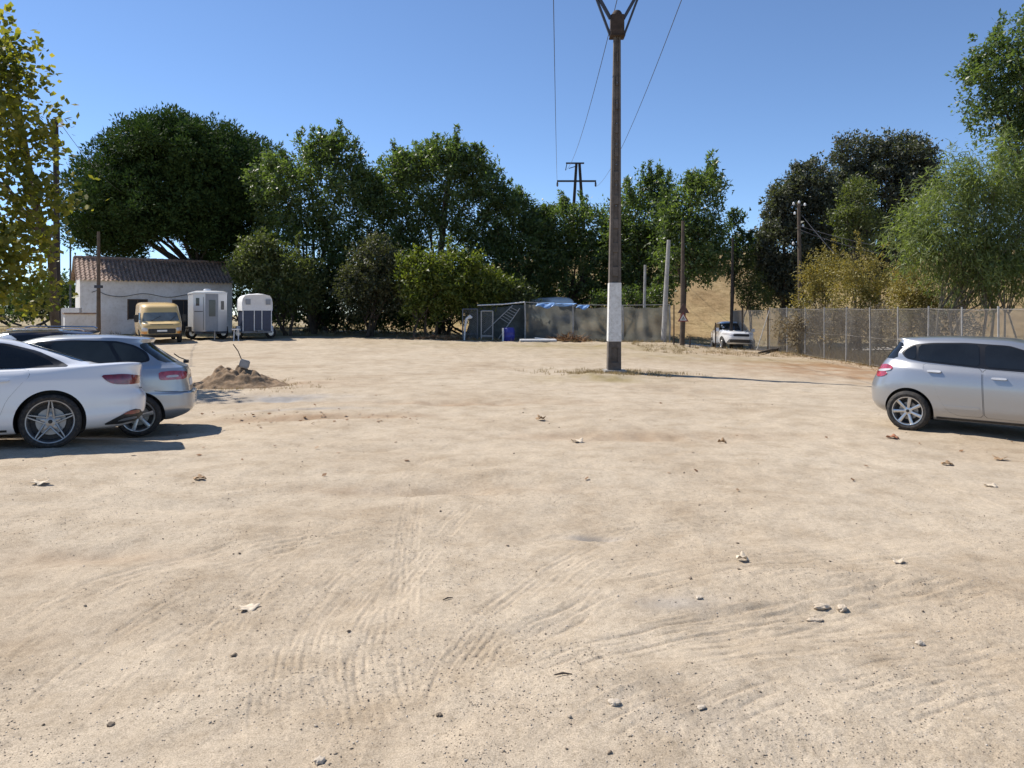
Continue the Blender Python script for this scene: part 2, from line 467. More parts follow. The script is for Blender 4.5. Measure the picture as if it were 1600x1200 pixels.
G_A, G_N = 40.0, 740              # half angle and columns of the finely divided front sector
def build_ground():
    a = np.radians(np.linspace(-G_A, G_A, G_N))
    b = np.radians(np.linspace(G_A, 360 - G_A, 70))[1:-1]
    ang = np.concatenate([a, b])                    # angle from +y towards +x
    rr = [0.02, 0.9, 1.7]
    r = 2.3
    while r < 60:
        rr.append(r); r += 0.011 * max(1.0, r / 4.0) ** 1.6
    rr += list(np.geomspace(61, 2500, 34))
    rr = np.array(rr)
    R, A = np.meshgrid(rr, ang, indexing='ij')
    x = (R * np.sin(A)).ravel(); y = (R * np.cos(A)).ravel()
    z = gz(x, y)
    rad = np.hypot(x, y)
    near = rad < 64
    xn, yn = x[near], y[near]
    dn = np.zeros(xn.shape)
    rn = rad[near]
    dn += 0.030 * pnoise(xn * 0.45, yn * 0.45, 1) + 0.020 * pnoise(xn * 1.1, yn * 1.1, 2)
    dn += 0.010 * pnoise(xn * 3.1, yn * 3.1, 3) + 0.0045 * pnoise(xn * 9, yn * 9, 4) * np.clip(1.4 - rn / 25, 0, 1)
    nf = np.clip(1.25 - rn / 9, 0, 1)
    rough = sstep(-0.25, 0.35, pnoise(xn * 0.9, yn * 0.9, 8))
    dn += (0.0028 * pnoise(xn * 27, yn * 27, 5) + 0.0020 * pnoise(xn * 55, yn * 55, 6)) * nf * (0.45 + 0.8 * rough)
    # far verge beyond the lot is rougher
    far = sstep(24, 38, yn)
    dn += far * (0.05 * pnoise(xn * 0.8, yn * 0.8, 21) + 0.025 * pnoise(xn * 2.4, yn * 2.4, 22))
    for (px, py, hl, hw, deg, hh) in RUTS:
        c = GP(px, py)
        dx, dy = xn - c.x, yn - c.y
        ca, sa = math.cos(math.radians(deg)), math.sin(math.radians(deg))
        u, v = dx * ca + dy * sa, -dx * sa + dy * ca
        q = (u / hl) ** 2 + (v / hw) ** 2
        s = q < 9
        wob = 1 + 0.7 * pnoise(xn[s] * 2.2, yn[s] * 2.2, 31)
        dn[s] += 1.15 * hh * np.exp(-q[s]) * wob
    for ti, (pix, dep, pitch, wid) in enumerate(TRACKS):
        P = track_path(pix)
        lo, hi = P.min(0) - 0.3, P.max(0) + 0.3
        s = np.where((xn > lo[0]) & (xn < hi[0]) & (yn > lo[1]) & (yn < hi[1]))[0]
        if len(s) == 0: continue
        X, Y = xn[s], yn[s]
        best = np.full(len(s), 1e9); bd = np.zeros(len(s)); bt = np.zeros(len(s))
        acc = 0.0
        for i in range(len(P) - 1):
            p, q = P[i], P[i + 1]
            e = q - p; L = math.hypot(*e)
            if L < 1e-6: continue
            t = np.clip(((X - p[0]) * e[0] + (Y - p[1]) * e[1]) / L ** 2, 0, 1)
            ddx, ddy = X - p[0] - t * e[0], Y - p[1] - t * e[1]
            d2 = ddx * ddx + ddy * ddy
            m = d2 < best
            best[m] = d2[m]
            bd[m] = ((ddx * -e[1] + ddy * e[0]) / L)[m]
            bt[m] = (acc + t * L)[m]
            acc += L
        half = wid / 2
        env = 1 - sstep(half * 0.8, half * 1.05, np.abs(bd))
        ends = sstep(0, 0.5, bt) * (1 - sstep(acc - 0.6, acc, bt))
        wear = sstep(-0.55, 0.15, pnoise(X * 1.3 + ti * 7.7, Y * 1.3, 41)) * (0.45 + 0.55 * sstep(-0.4, 0.3, pnoise(bt * 1.6 + ti, bd * 9, 42)))
        wig = 0.006 * pnoise(X * 4, Y * 4, 43)
        fr = np.abs((bd + wig) / pitch - np.round((bd + wig) / pitch)) * pitch
        rib = np.exp(-(fr / (0.0055 + 0.0011 * np.hypot(X, Y))) ** 2)
        tread = 0.5 + 0.5 * np.cos(2 * np.pi * (bt + bd * 0.8) / 0.055)
        prof = -(0.8 * rib + (0.06 if pitch > 0.055 else 0.2) * tread * (1 - rib)) * dep - 0.25 * dep + 0.9 * dep * np.exp(-((np.abs(bd) - half * 1.05) / 0.025) ** 2)
        envl = np.maximum(env, np.exp(-((np.abs(bd) - half * 1.05) / 0.025) ** 2) * 0.8)
        brk = 0.35 + 0.65 * sstep(-0.25, 0.2, pnoise(bt * 3.5 + ti * 3.3, bd * 26, 44))
        dn[s] += prof * envl * ends * wear * brk * 1.2
    z[near] += dn * (1 - sstep(52, 64, rn))
    # colour masks kept on the mesh: red soil (and slope shade in two hollows), dry grass, pale crushed stone
    red = np.zeros(x.shape); grass = np.zeros(x.shape); grey = np.zeros(x.shape)
    def blob(arr, px, py, hl, hw, k, deg=0):
        c = GP(px, py); dx, dy = x - c.x, y - c.y
        ca, sa = math.cos(math.radians(deg)), math.sin(math.radians(deg))
        u, v = dx * ca + dy * sa, -dx * sa + dy * ca
        arr += k * np.exp(-((u / hl) ** 2 + (v / hw) ** 2))
    wobn = 1 + 0.9 * pnoise(x * 0.9, y * 0.9, 51) + 0.5 * pnoise(x * 3.3, y * 3.3, 52)
    blob(red, 1270, 572, 3.2, 3.0, 0.8); blob(red, 1380, 590, 3.0, 2.0, 0.6); blob(red, 1150, 552, 3, 2, 0.45); blob(red, 380, 600, 2.0, 0.8, 0.6)
    blob(red, 640, 525, 6, 4, 0.4); blob(red, 480, 650, 1.8, 0.25, 0.5); blob(red, 700, 628, 2.6, 0.4, 0.35); blob(red, 1000, 680, 2.2, 0.35, 0.3)
    blob(red, 130, 868, 0.9, 0.2, 0.15); blob(red, 680, 762, 1.2, 0.22, 0.2)  # two hollows browned: the shade of their slopes put into the colour
    blob(grey, 430, 622, 1.4, 0.5, 0.9); blob(grey, 1060, 945, 0.25, 0.1, 0.45); blob(grey, 930, 834, 0.2, 0.06, 0.6); blob(grey, 470, 640, 1.2, 0.2, 0.5); blob(grey, 1090, 1110, 0.3, 0.2, 0.15)
    blob(grass, 940, 592, 1.5, 0.9, 0.9); blob(grass, 1100, 560, 5, 2.2, 0.5); blob(grass, 900, 540, 8, 3.0, 0.55); blob(grass, 640, 528, 6, 2.5, 0.5); blob(grass, 1230, 545, 3, 2, 0.5)
    side = sstep(13.3, 14.2, x) * (y > 12)
    back = sstep(41.5, 44, y + 1.5 * pnoise(x * 0.2, y * 0.2, 55)) * sstep(-40, -30, x)
    grass = np.maximum(grass, np.maximum(side, back))
    grass = np.maximum(grass, sstep(40, 48, rad))
    nA = len(ang); nR = len(rr)
    i = np.arange(nR - 1)[:, None]; j = np.arange(nA)[None, :]
    j2 = (j + 1) % nA
    F = np.stack([i * nA + j, (i + 1) * nA + j, (i + 1) * nA + j2, i * nA + j2], -1).reshape(-1, 4)[:, ::-1]
    global G_R, G_Z
    G_R = rr; G_Z = z.reshape(nR, nA)[:, :G_N]
    me = mesh_np('ground', np.stack([x, y, z], 1), F)
    for nm, arr in (('red', red), ('grass', grass), ('grey', grey)):
        at = me.attributes.new(nm, 'FLOAT', 'POINT')
        at.data.foreach_set('value', np.clip(arr * wobn, 0, 1).astype(np.float32))
    return me

def ground_material():
    m, nt, p = mat_base('sandy_dirt')
    tc = N(nt, 'ShaderNodeTexCoord'); V = tc.outputs['Object']
    n1 = noise_node(nt, 0.35, 5, 0.6, vec=V); n2 = noise_node(nt, 2.2, 6, 0.65, vec=V); n3 = noise_node(nt, 24, 5, 0.7, vec=V); n4 = noise_node(nt, 150, 3, 0.75, vec=V); n5 = noise_node(nt, 420, 2, 0.8, vec=V)
    base = ramp(nt, n1.outputs['Fac'], [(0.32, (0.395, 0.318, 0.228)), (0.5, (0.450, 0.375, 0.280)), (0.68, (0.480, 0.406, 0.308))])
    mid = ramp(nt, n2.outputs['Fac'], [(0.3, (0.80, 0.77, 0.73)), (0.55, (1, 1, 1)), (0.75, (1.08, 1.07, 1.05))])
    c = mixc(nt, 1.0, base.outputs['Color'], mid.outputs['Color'], 'MULTIPLY')
    fin = ramp(nt, n3.outputs['Fac'], [(0.28, (0.70, 0.68, 0.65)), (0.5, (1, 1, 1)), (0.72, (1.14, 1.13, 1.12))])
    c = mixc(nt, 0.75, c, fin.outputs['Color'], 'MULTIPLY')
    gr = ramp(nt, n4.outputs['Fac'], [(0.33, (0.52, 0.50, 0.47)), (0.5, (1, 1, 1)), (0.68, (1.35, 1.34, 1.32))])
    c = mixc(nt, 0.75, c, gr.outputs['Color'], 'MULTIPLY')
    g5 = ramp(nt, n5.outputs['Fac'], [(0.30, (0.50, 0.48, 0.46)), (0.48, (1, 1, 1)), (0.70, (1.3, 1.29, 1.27))])
    c = mixc(nt, 0.7, c, g5.outputs['Color'], 'MULTIPLY')
    def attr(nm):
        a = N(nt, 'ShaderNodeAttribute'); a.attribute_name = nm
        return a.outputs['Fac']
    red = ramp(nt, n2.outputs['Fac'], [(0.3, (0.235, 0.135, 0.07)), (0.7, (0.34, 0.215, 0.12))])
    c = mixc(nt, attr('red'), c, red.outputs['Color'])
    gy = ramp(nt, n2.outputs['Fac'], [(0.3, (0.20, 0.185, 0.165)), (0.7, (0.36, 0.34, 0.32))])
    c = mixc(nt, attr('grey'), c, gy.outputs['Color'])
    gs = ramp(nt, n3.outputs['Fac'], [(0.3, (0.19, 0.145, 0.07)), (0.6, (0.31, 0.25, 0.13)), (0.8, (0.38, 0.31, 0.18))])
    c = mixc(nt, attr('grass'), c, gs.outputs['Color'])
    nt.links.new(c, p.inputs['Base Color'])
    p.inputs['Roughness'].default_value = 0.95
    p.inputs['Specular IOR Level'].default_value = 0.15
    b1 = N(nt, 'ShaderNodeBump'); b1.inputs['Strength'].default_value = 0.55; b1.inputs['Distance'].default_value = 0.012
    nt.links.new(n3.outputs['Fac'], b1.inputs['Height'])
    b2 = N(nt, 'ShaderNodeBump'); b2.inputs['Strength'].default_value = 0.6; b2.inputs['Distance'].default_value = 0.004
    nt.links.new(n4.outputs['Fac'], b2.inputs['Height']); nt.links.new(b1.outputs['Normal'], b2.inputs['Normal'])
    nt.links.new(b2.outputs['Normal'], p.inputs['Normal'])
    return m
M['dirt'] = ground_material()
GROUND = link_mesh('ground', build_ground(), M['dirt'], None, True)
GROUND['kind'] = 'structure'

def surf(x, y):
    """height of the finished ground sheet (front sector), bilinear on its own grid"""
    x = np.atleast_1d(np.asarray(x, dtype=np.float64)); y = np.atleast_1d(np.asarray(y, dtype=np.float64))
    r = np.hypot(x, y); a = (np.degrees(np.arctan2(x, y)) + G_A) / (2 * G_A) * (G_N - 1)
    i = np.clip(np.searchsorted(G_R, r) - 1, 0, len(G_R) - 2)
    t = np.clip((r - G_R[i]) / (G_R[i + 1] - G_R[i]), 0, 1)
    j = np.clip(np.floor(a).astype(int), 0, G_N - 2); u = np.clip(a - j, 0, 1)
    return (G_Z[i, j] * (1 - t) + G_Z[i + 1, j] * t) * (1 - u) + (G_Z[i, j + 1] * (1 - t) + G_Z[i + 1, j + 1] * t) * u
def s1(x, y): return float(surf(x, y)[0])

# ------------------------------------------------------------------ cars
def ring_half(r, L, Mn):
    """half outline of one body ring: rear centre -> left side -> front centre"""
    ph = np.linspace(0, PI, 900)
    c, s = np.cos(ph), np.sin(ph)
    xc, a = (r['xr'] + r['xf']) / 2, (r['xf'] - r['xr']) / 2
    n = np.where(c > 0, r.get('nr', 6.0), r.get('nf', 4.5))
    x = xc - a * np.sign(c) * np.abs(c) ** (2 / n)
    y = r['w'] * np.abs(s) ** (2 / n)
    tp = r.get('tp')
    if tp: y = y * np.interp(x / L, [q[0] for q in tp], [q[1] for q in tp])
    z = r['z']
    if hasattr(z, '__len__'):
        xs = np.linspace(z[0][0] - 0.3, z[-1][0] + 0.3, 200)
        zz = np.interp(xs, [q[0] for q in z], [q[1] for q in z])
        k = np.ones(15) / 15
        zz = np.convolve(np.pad(zz, 7, mode='edge'), k, 'valid')
        z = np.interp(x, xs, zz)
    else:
        z = np.full(x.shape, float(z))
    ds = np.hypot(np.diff(x), np.diff(y)); cum = np.concatenate([[0], np.cumsum(ds)])
    # stations: even along the outline, with more at the two corners
    u = np.linspace(0, cum[-1], Mn)
    return np.stack([np.interp(u, cum, x), np.interp(u, cum, y), np.interp(u, cum, z)], 1)

def loft_body(rings, L, Mn=110, sub=5):
    H = np.array([ring_half(r, L, Mn) for r in rings])             # K, M, 3
    K = len(rings)
    d = np.maximum(np.mean(np.linalg.norm(np.diff(H, axis=0), axis=2), axis=1), 1e-4)
    T = np.zeros_like(H)
    for k in range(K):
        if k == 0: T[k] = (H[1] - H[0]) / d[0]
        elif k == K - 1: T[k] = (H[k] - H[k - 1]) / d[k - 1]
        else: T[k] = ((H[k] - H[k - 1]) / d[k - 1] * d[k] + (H[k + 1] - H[k]) / d[k] * d[k - 1]) / (d[k] + d[k - 1])
    rows = []
    for k in range(K - 1):
        ta = (H[k + 1] - H[k]) / d[k] if rings[k].get('sharp') else T[k]
        tb = (H[k + 1] - H[k]) / d[k] if rings[k + 1].get('sharp') else T[k + 1]
        for t in np.linspace(0, 1, sub, endpoint=False):
            h00, h10, h01, h11 = 2 * t ** 3 - 3 * t ** 2 + 1, t ** 3 - 2 * t ** 2 + t, -2 * t ** 3 + 3 * t ** 2, t ** 3 - t ** 2
            rows.append(h00 * H[k] + h10 * d[k] * ta + h01 * H[k + 1] + h11 * d[k] * tb)
    rows.append(H[-1])
    R = np.array(rows); nR = len(R)
    R[:, 0, 1] = 0; R[:, -1, 1] = 0
    V = []; idx = np.zeros((nR, 2, Mn), dtype=int)
    n = 0
    for i in range(nR):
        for j in range(Mn):
            V.append(R[i, j]); idx[i, 0, j] = n; n += 1
        for j in range(Mn):
            if j in (0, Mn - 1): idx[i, 1, j] = idx[i, 0, j]
            else:
                V.append(R[i, j] * np.array([1, -1, 1])); idx[i, 1, j] = n; n += 1
    F = []
    for i in range(nR - 1):
        for j in range(Mn - 1):
            F.append((idx[i, 0, j], idx[i, 0, j + 1], idx[i + 1, 0, j + 1], idx[i + 1, 0, j]))
            F.append((idx[i, 1, j + 1], idx[i, 1, j], idx[i + 1, 1, j], idx[i + 1, 1, j + 1]))
    for i, flip in ((0, True), (nR - 1, False)):
        for j in range(Mn - 1):
            q = [idx[i, 0, j], idx[i, 0, j + 1], idx[i, 1, j + 1], idx[i, 1, j]]
            q2 = []
            for v in q:
                if v not in q2: q2.append(v)
            if len(q2) >= 3: F.append(tuple(q2 if flip else q2[::-1]))
    return V, F

def chaikin(P, it=2):
    P = [Vector(p) for p in P]
    for _ in range(it):
        Q = []
        for i in range(len(P)):
            a, b = P[i], P[(i + 1) % len(P)]
            k = min(0.2, 0.035 / max((b - a).length, 1e-6))
            Q += [a.lerp(b, k), b.lerp(a, k)]
        P = Q
    return P

def resample_closed(P, step):
    out = []
    for i in range(len(P)):
        a, b = P[i], P[(i + 1) % len(P)]
        n = max(1, int((b - a).length / step))
        for k in range(n): out.append(a.lerp(b, k / n))
    return out

class Car:
    def __init__(self, name, label, L, rings, wheels, paint_m, cat='car', group=None, well_r=0.36, well_d=0.34, body_name='body'):
        """wheels: (x_rear, x_front, tyre_r, half_track_outer)"""
        self.root = empty(name, label=label, cat=cat, group=group)
        self.paint = paint_m
        V, F = loft_body(rings, L)
        me = bpy.data.meshes.new(name + '_body')
        me.from_pydata([tuple(map(float, v)) for v in V], [], [tuple(map(int, f)) for f in F])
        me.materials.append(paint_m); me.materials.append(M['black_plastic'])
        bm = bmesh.new(); bm.from_mesh(me); bmesh.ops.recalc_face_normals(bm, faces=bm.faces); bm.to_mesh(me); bm.free()
        tmp = bpy.data.objects.new('tmp', me); COL.objects.link(tmp)
        cutters = []
        for xw in wheels[:2]:
            for sgn in (1, -1):
                mb = MB()
                y0, y1 = sgn * (wheels[3] - well_d), sgn * (wheels[3] + 0.4)
                mb.lathe([(0.001, y0), (well_r, y0), (well_r, y1), (0.001, y1)], 'y', 48, (xw, 0, wheels[2]))
                c = mb.build('cut', M['black_plastic'])
                cutters.append(c)
                b = tmp.modifiers.new('b', 'BOOLEAN'); b.object = c; b.operation = 'DIFFERENCE'; b.solver = 'EXACT'
                b.material_mode = 'TRANSFER'
        dg = bpy.context.evaluated_depsgraph_get()
        dg.update()
        me2 = bpy.data.meshes.new_from_object(tmp.evaluated_get(dg))
        bpy.data.objects.remove(tmp)
        for c in cutters: bpy.data.objects.remove(c)
        me2.name = name + '_body'
        self.body = link_mesh(body_name, me2, None, self.root, True, 38)
        vv = [v.co.copy() for v in me2.vertices]
        self.bvh = BVHTree.FromPolygons(vv, [tuple(p.vertices) for p in me2.polygons])
        self.wheels = wheels

    def patch(self, name, poly, mat, view='left', off=0.004, step=0.045, smooth=2, parent=None, skirt=0.02):
        """a panel laid on the body: polygon in side view (x, z), rear view (y, z) or front view (y, z)"""
        P = chaikin([(a, b, 0) for a, b in poly], smooth) if smooth else [Vector((a, b, 0)) for a, b in poly]
        P = resample_closed(P, step)
        n = len(P)
        pts = [Vector((p.x, p.y)) for p in P]
        x0, x1 = min(p.x for p in pts), max(p.x for p in pts); z0, z1 = min(p.y for p in pts), max(p.y for p in pts)
        def inside(q):
            c = False; j = n - 1
            for i in range(n):
                a, b = pts[i], pts[j]
                if (a.y > q.y) != (b.y > q.y) and q.x < (b.x - a.x) * (q.y - a.y) / (b.y - a.y) + a.x: c = not c
                j = i
            return c
        grid = []
        gx = np.arange(x0 + step / 2, x1, step); gy = np.arange(z0 + step / 2, z1, step)
        for a in gx:
            for b in gy:
                q = Vector((float(a), float(b)))
                if inside(q) and min((q - p).length_squared for p in pts) > (step * 0.4) ** 2: grid.append(q)
        allp = pts + grid
        res = delaunay_2d_cdt(allp, [], [list(range(n))], 1, 1e-6)
        v2, faces = res[0], [f for f in res[2]]
        out = []
        dirs = {'left': Vector((0, -1, 0)), 'right': Vector((0, 1, 0)), 'rear': Vector((1, 0, 0)), 'front': Vector((-1, 0, 0)), 'top': Vector((0, 0, -1))}
        D = dirs[view]
        for q in v2:
            if view in ('left', 'right'): o = Vector((q[0], 0, q[1])) - D * 3
            elif view == 'rear': o = Vector((-3, q[0], q[1]))
            elif view == 'front': o = Vector((8, q[0], q[1]))
            else: o = Vector((q[0], q[1], 4))
            hit, nor, _, _ = self.bvh.ray_cast(o, D)
            if hit is None:
                hit, nor, _, _ = self.bvh.find_nearest(o + D * 2.2)
            if nor.dot(D) > 0: nor = -nor
            out.append(hit + (nor * 0.6 - D * 0.4) * off)
        V = [tuple(p) for p in out]; Fc = [tuple(f) for f in faces]
        if skirt:
            bm = bmesh.new(); vs_ = [bm.verts.new(v) for v in V]
            for f in Fc:
                try: bm.faces.new([vs_[i] for i in f])
                except ValueError: pass
            bmesh.ops.recalc_face_normals(bm, faces=bm.faces)
            if bm.faces and sum((f.normal.dot(-D)) for f in bm.faces) < 0: bmesh.ops.reverse_faces(bm, faces=bm.faces)
            be = [e for e in bm.edges if e.is_boundary]
            r = bmesh.ops.extrude_edge_only(bm, edges=be)
            for g in r['geom']:
                if isinstance(g, bmesh.types.BMVert): g.co += D * (off + skirt * 0.3)
            me = bpy.data.meshes.new(name); bm.to_mesh(me); bm.free()
        else:
            me = bpy.data.meshes.new(name); me.from_pydata(V, [], Fc)
        return link_mesh(name, me, mat, parent or self.root, True, 40)

    def both(self, name, poly, mat, **kw):
        a = self.patch(name, poly, mat, 'left', **kw); b = self.patch(name, poly, mat, 'right', **kw)
        return a, b

    def put_wheels(self, kind, rim_r, tyre_w=0.22, rim_mat=None):
        xr, xf, tr, ht = self.wheels
        proto = None
        for xw in (xr, xf):
            for sgn in (1, -1):
                e = empty('wheel', (xw, sgn * ht, tr), 0 if sgn > 0 else PI)
                e.parent = self.root
                if proto is None:
                    proto = make_wheel(e, kind, tr, rim_r, tyre_w, rim_mat or M['rim_silver'])
                else:
                    for ch in proto:
                        c = ch.copy(); COL.objects.link(c); c.parent = e

    def place(self, x, y, rz, wheel_local):
        """put the car so that the given local ground point sits at world (x, y)"""
        self.root.rotation_euler = (0, 0, rz)
        R = Matrix.Rotation(rz, 3, 'Z')
        o = R @ Vector((wheel_local[0], wheel_local[1], 0))
        ox, oy = x - o.x, y - o.y
        # sit on the ground: plane through the wheel contacts
        zs = []
        for xw in self.wheels[:2]:
            for sg in (1, -1):
                q = R @ Vector((xw, sg * (self.wheels[3] - 0.1), 0)); zs.append(g1(ox + q.x, oy + q.y))
        dx = self.wheels[1] - self.wheels[0]; dy = 2 * (self.wheels[3] - 0.1)
        pitch = -((zs[2] + zs[3]) - (zs[0] + zs[1])) / 2 / dx
        roll = ((zs[0] + zs[2]) - (zs[1] + zs[3])) / 2 / dy
        zc = sum(zs) / 4
        Rm = Matrix.Rotation(rz, 4, 'Z') @ Matrix.Rotation(pitch, 4, 'Y') @ Matrix.Rotation(roll, 4, 'X')
        mid = (self.wheels[0] + self.wheels[1]) / 2
        cw = Vector((ox, oy, 0)) + R @ Vector((mid, 0, 0)); cw.z = zc
        self.root.matrix_world = Matrix.Translation(cw - Rm @ Vector((mid, 0, 0)) - Vector((0, 0, 0.006))) @ Rm

def make_wheel(e, kind, tr, rr, tw, rim_mat):
    """wheel in local frame, outer face at y = 0, axle along y, inner side towards -y"""
    sh = tr - rr
    parts = []
    mb = MB()
    w = tw
    prof = [(rr - 0.005, -0.012), (rr + 0.012, -0.002), (rr + sh * 0.45, 0.004), (tr - 0.022, -0.008), (tr - 0.006, -0.026), (tr, -0.045), (tr, -w * 0.5), (tr, -w + 0.045),
            (tr - 0.006, -w + 0.026), (tr - 0.022, -w + 0.008), (rr + sh * 0.45, -w), (rr - 0.005, -w + 0.01)]
    mb.lathe(prof, 'y', 64)
    parts.append(mb.build('tyre', M['tyre'], e, True, 30))
    mb = MB()
    mb.lathe([(rr + 0.004, -0.006), (rr, 0.0), (rr - 0.012, -0.002), (rr - 0.018, -0.014), (rr - 0.03, -0.05), (rr - 0.05, -w + 0.02), (rr - 0.02, -w + 0.01)], 'y', 64)
    def spoke(a0, r0, w0, r1, w1, y0, y1, off0=0.0, off1=0.0, th=0.03):
        ca, sa = math.cos(a0), math.sin(a0)
        def P(r, t, y): return (ca * r - sa * t, y, sa * r + ca * t)
        pts = []
        for r, hw, yy, of in ((r0, w0, y0, off0), ((r0 + r1) / 2, (w0 + w1) / 2, (y0 + y1) / 2 + 0.006, (off0 + off1) / 2), (r1, w1, y1, off1)):
            pts += [P(r, of - hw, yy - th), P(r, of - hw, yy - 0.004), P(r, of - hw * 0.6, yy), P(r, of + hw * 0.6, yy), P(r, of + hw, yy - 0.004), P(r, of + hw, yy - th)]
        fs_ = []
        for s in range(2):
            for k in range(6):
                k2 = (k + 1) % 6
                fs_.append((s * 6 + k, s * 6 + k2, (s + 1) * 6 + k2, (s + 1) * 6 + k))
        mb.add(pts, fs_)
    yc = -0.028
    if kind == 'double5':
        for k in range(5):
            a = PI / 2 + k * 2 * PI / 5
            for sg in (-1, 1):
                spoke(a, 0.03, 0.012, rr - 0.012, 0.0085, yc, -0.008, sg * 0.040, sg * 0.013)
            spoke(a, 0.04, 0.035, 0.11, 0.02, yc - 0.008, yc - 0.006)
    elif kind == 'seven':
        for k in range(7):
            a = PI / 2 + 0.15 + k * 2 * PI / 7
            spoke(a, 0.03, 0.016, rr - 0.012, 0.026, yc, -0.010)
    else:
        for k in range(6):
            a = PI / 2 + 0.3 + k * 2 * PI / 6
            spoke(a, 0.03, 0.020, rr - 0.012, 0.03, yc, -0.012)
    mb.lathe([(0.001, yc + 0.006), (0.03, yc + 0.006), (0.062, yc - 0.002), (0.07, yc - 0.03), (0.001, yc - 0.03)], 'y', 32)
    parts.append(mb.build('rim', rim_mat, e, True, 35))
    mb = MB(); mb.lathe([(0.001, -0.085), (rr * 0.62, -0.085), (rr * 0.62, -0.11), (0.001, -0.11)], 'y', 40)
    parts.append(mb.build('brake_disc', M['disc'], e))
    mb = MB(); mb.lathe([(0.001, -0.125), (rr - 0.04, -0.125), (rr - 0.04, -0.14), (0.001, -0.14)], 'y', 40)
    parts.append(mb.build('hub_shield', M['black_plastic'], e))
    mb = MB(); mb.lathe([(0.001, yc + 0.011), (0.022, yc + 0.010), (0.026, yc + 0.004)], 'y', 24)
    parts.append(mb.build('centre_cap', M['dark_metal'], e, True))
    return parts

def handle(car, x, z, view, mat, w=0.17):
    return car.patch('door_handle', [(x - w / 2, z - 0.012), (x + w / 2, z - 0.016), (x + w / 2, z + 0.012), (x - w / 2, z + 0.014)], mat, view, off=0.035, step=0.02, smooth=2, skirt=0.12)

# ---- white sedan (rear half in view on the left)
TP = [(0, 0.93), (0.16, 0.99), (0.3, 1.0), (0.7, 1.0), (1.0, 0.93)]
sed_rings = [
    dict(z=0.20, xr=0.35, xf=4.4, w=0.70, nr=6),
    dict(z=[(0, 0.27), (0.8, 0.22), (4, 0.21), (4.7, 0.24)], xr=0.14, xf=4.62, w=0.84, tp=TP, nr=6),
    dict(z=[(0, 0.36), (0.8, 0.30), (4, 0.30), (4.7, 0.34)], xr=0.04, xf=4.69, w=0.905, tp=TP, nr=6),
    dict(z=[(0, 0.50), (1, 0.47), (4.7, 0.48)], xr=0.0, xf=4.73, w=0.92, tp=TP, nr=5.5),
    dict(z=[(0, 0.63), (1, 0.63), (4.7, 0.60)], xr=0.01, xf=4.72, w=0.922, tp=TP, nr=5.5),
    dict(z=[(0, 0.70), (1, 0.72), (4.7, 0.66)], xr=0.055, xf=4.68, w=0.922, tp=TP, nr=5.5),
    dict(z=[(0, 0.84), (1, 0.845), (4.0, 0.76), (4.7, 0.70)], xr=0.065, xf=4.62, w=0.918, tp=TP, nr=5.5, sharp=True),
    dict(z=[(0, 0.93), (1, 0.92), (4.0, 0.80), (4.7, 0.73)], xr=0.06, xf=4.56, w=0.885, tp=TP, nr=5.5),
    dict(z=[(0, 1.035), (0.5, 1.005), (1.2, 0.97), (3.4, 0.92), (4.0, 0.85), (4.7, 0.76)], xr=0.05, xf=4.48, w=0.84, tp=TP, nr=6),
    dict(z=[(0.1, 1.055), (0.5, 1.03), (1.2, 0.995), (3.4, 0.945), (4.4, 0.82)], xr=0.12, xf=4.3, w=0.795, tp=TP, nr=6),
    dict(z=[(0.5, 1.05), (1.2, 1.03), (3.3, 0.985), (3.7, 0.95)], xr=0.56, xf=3.52, w=0.755, tp=TP, nr=5, nf=4),
    dict(z=[(0.7, 1.15), (2.2, 1.14), (3.2, 1.12)], xr=0.86, xf=3.2, w=0.70, nr=5, nf=4),
    dict(z=[(1.0, 1.265), (2.2, 1.29), (2.9, 1.27)], xr=1.20, xf=2.9, w=0.62, nr=5, nf=4),
    dict(z=[(1.2, 1.335), (1.8, 1.365), (2.3, 1.375), (2.8, 1.34)], xr=1.42, xf=2.68, w=0.565, nr=5, nf=4),
    dict(z=[(1.4, 1.375), (1.9, 1.405), (2.3, 1.412), (2.7, 1.385)], xr=1.56, xf=2.55, w=0.49, nr=4, nf=4),
    dict(z=[(1.5, 1.40), (2.0, 1.422), (2.4, 1.425)], xr=1.75, xf=2.4, w=0.30, nr=4, nf=4),
    dict(z=1.43, xr=1.9, xf=2.25, w=0.08, nr=4, nf=4),
]
sedan = Car('white_sedan', 'white four-door sedan with star-spoke alloy wheels, nearest car on the left', 4.73, sed_rings, (1.05, 3.87, 0.335, 0.915), M['white_paint'], well_r=0.385)
M['rim_dark'] = simple('alloy_two_tone', (0.30, 0.295, 0.29), 0.35, 0.7, var=0.25, scale=12)
sedan.put_wheels('double5', 0.262, 0.245, M['rim_dark'])
# side windows: black trim then glass
dlo = [(0.86, 1.005), (0.96, 1.075), (1.22, 1.215), (1.55, 1.315), (1.95, 1.352), (2.45, 1.342), (2.75, 1.265), (3.25, 1.03), (3.28, 0.975), (2.2, 0.99), (1.3, 1.0)]
sedan.both('window_trim', dlo, M['trim_black'], off=0.004, smooth=1)
sedan.both('side_window', [(1.02, 1.02), (1.1, 1.095), (1.3, 1.205), (1.6, 1.295), (1.93, 1.328), (1.945, 1.01), (1.4, 1.015)], M['glass'], off=0.009, smooth=1)
sedan.both('side_window', [(2.03, 1.01), (2.02, 1.33), (2.42, 1.318), (2.7, 1.245), (3.12, 1.035), (3.1, 1.0)], M['glass'], off=0.009, smooth=1)
sedan.patch('rear_window', [(-0.60, 1.075), (-0.47, 1.315), (0.47, 1.315), (0.60, 1.075)], M['glass'], 'rear', off=0.006, smooth=1, step=0.06)
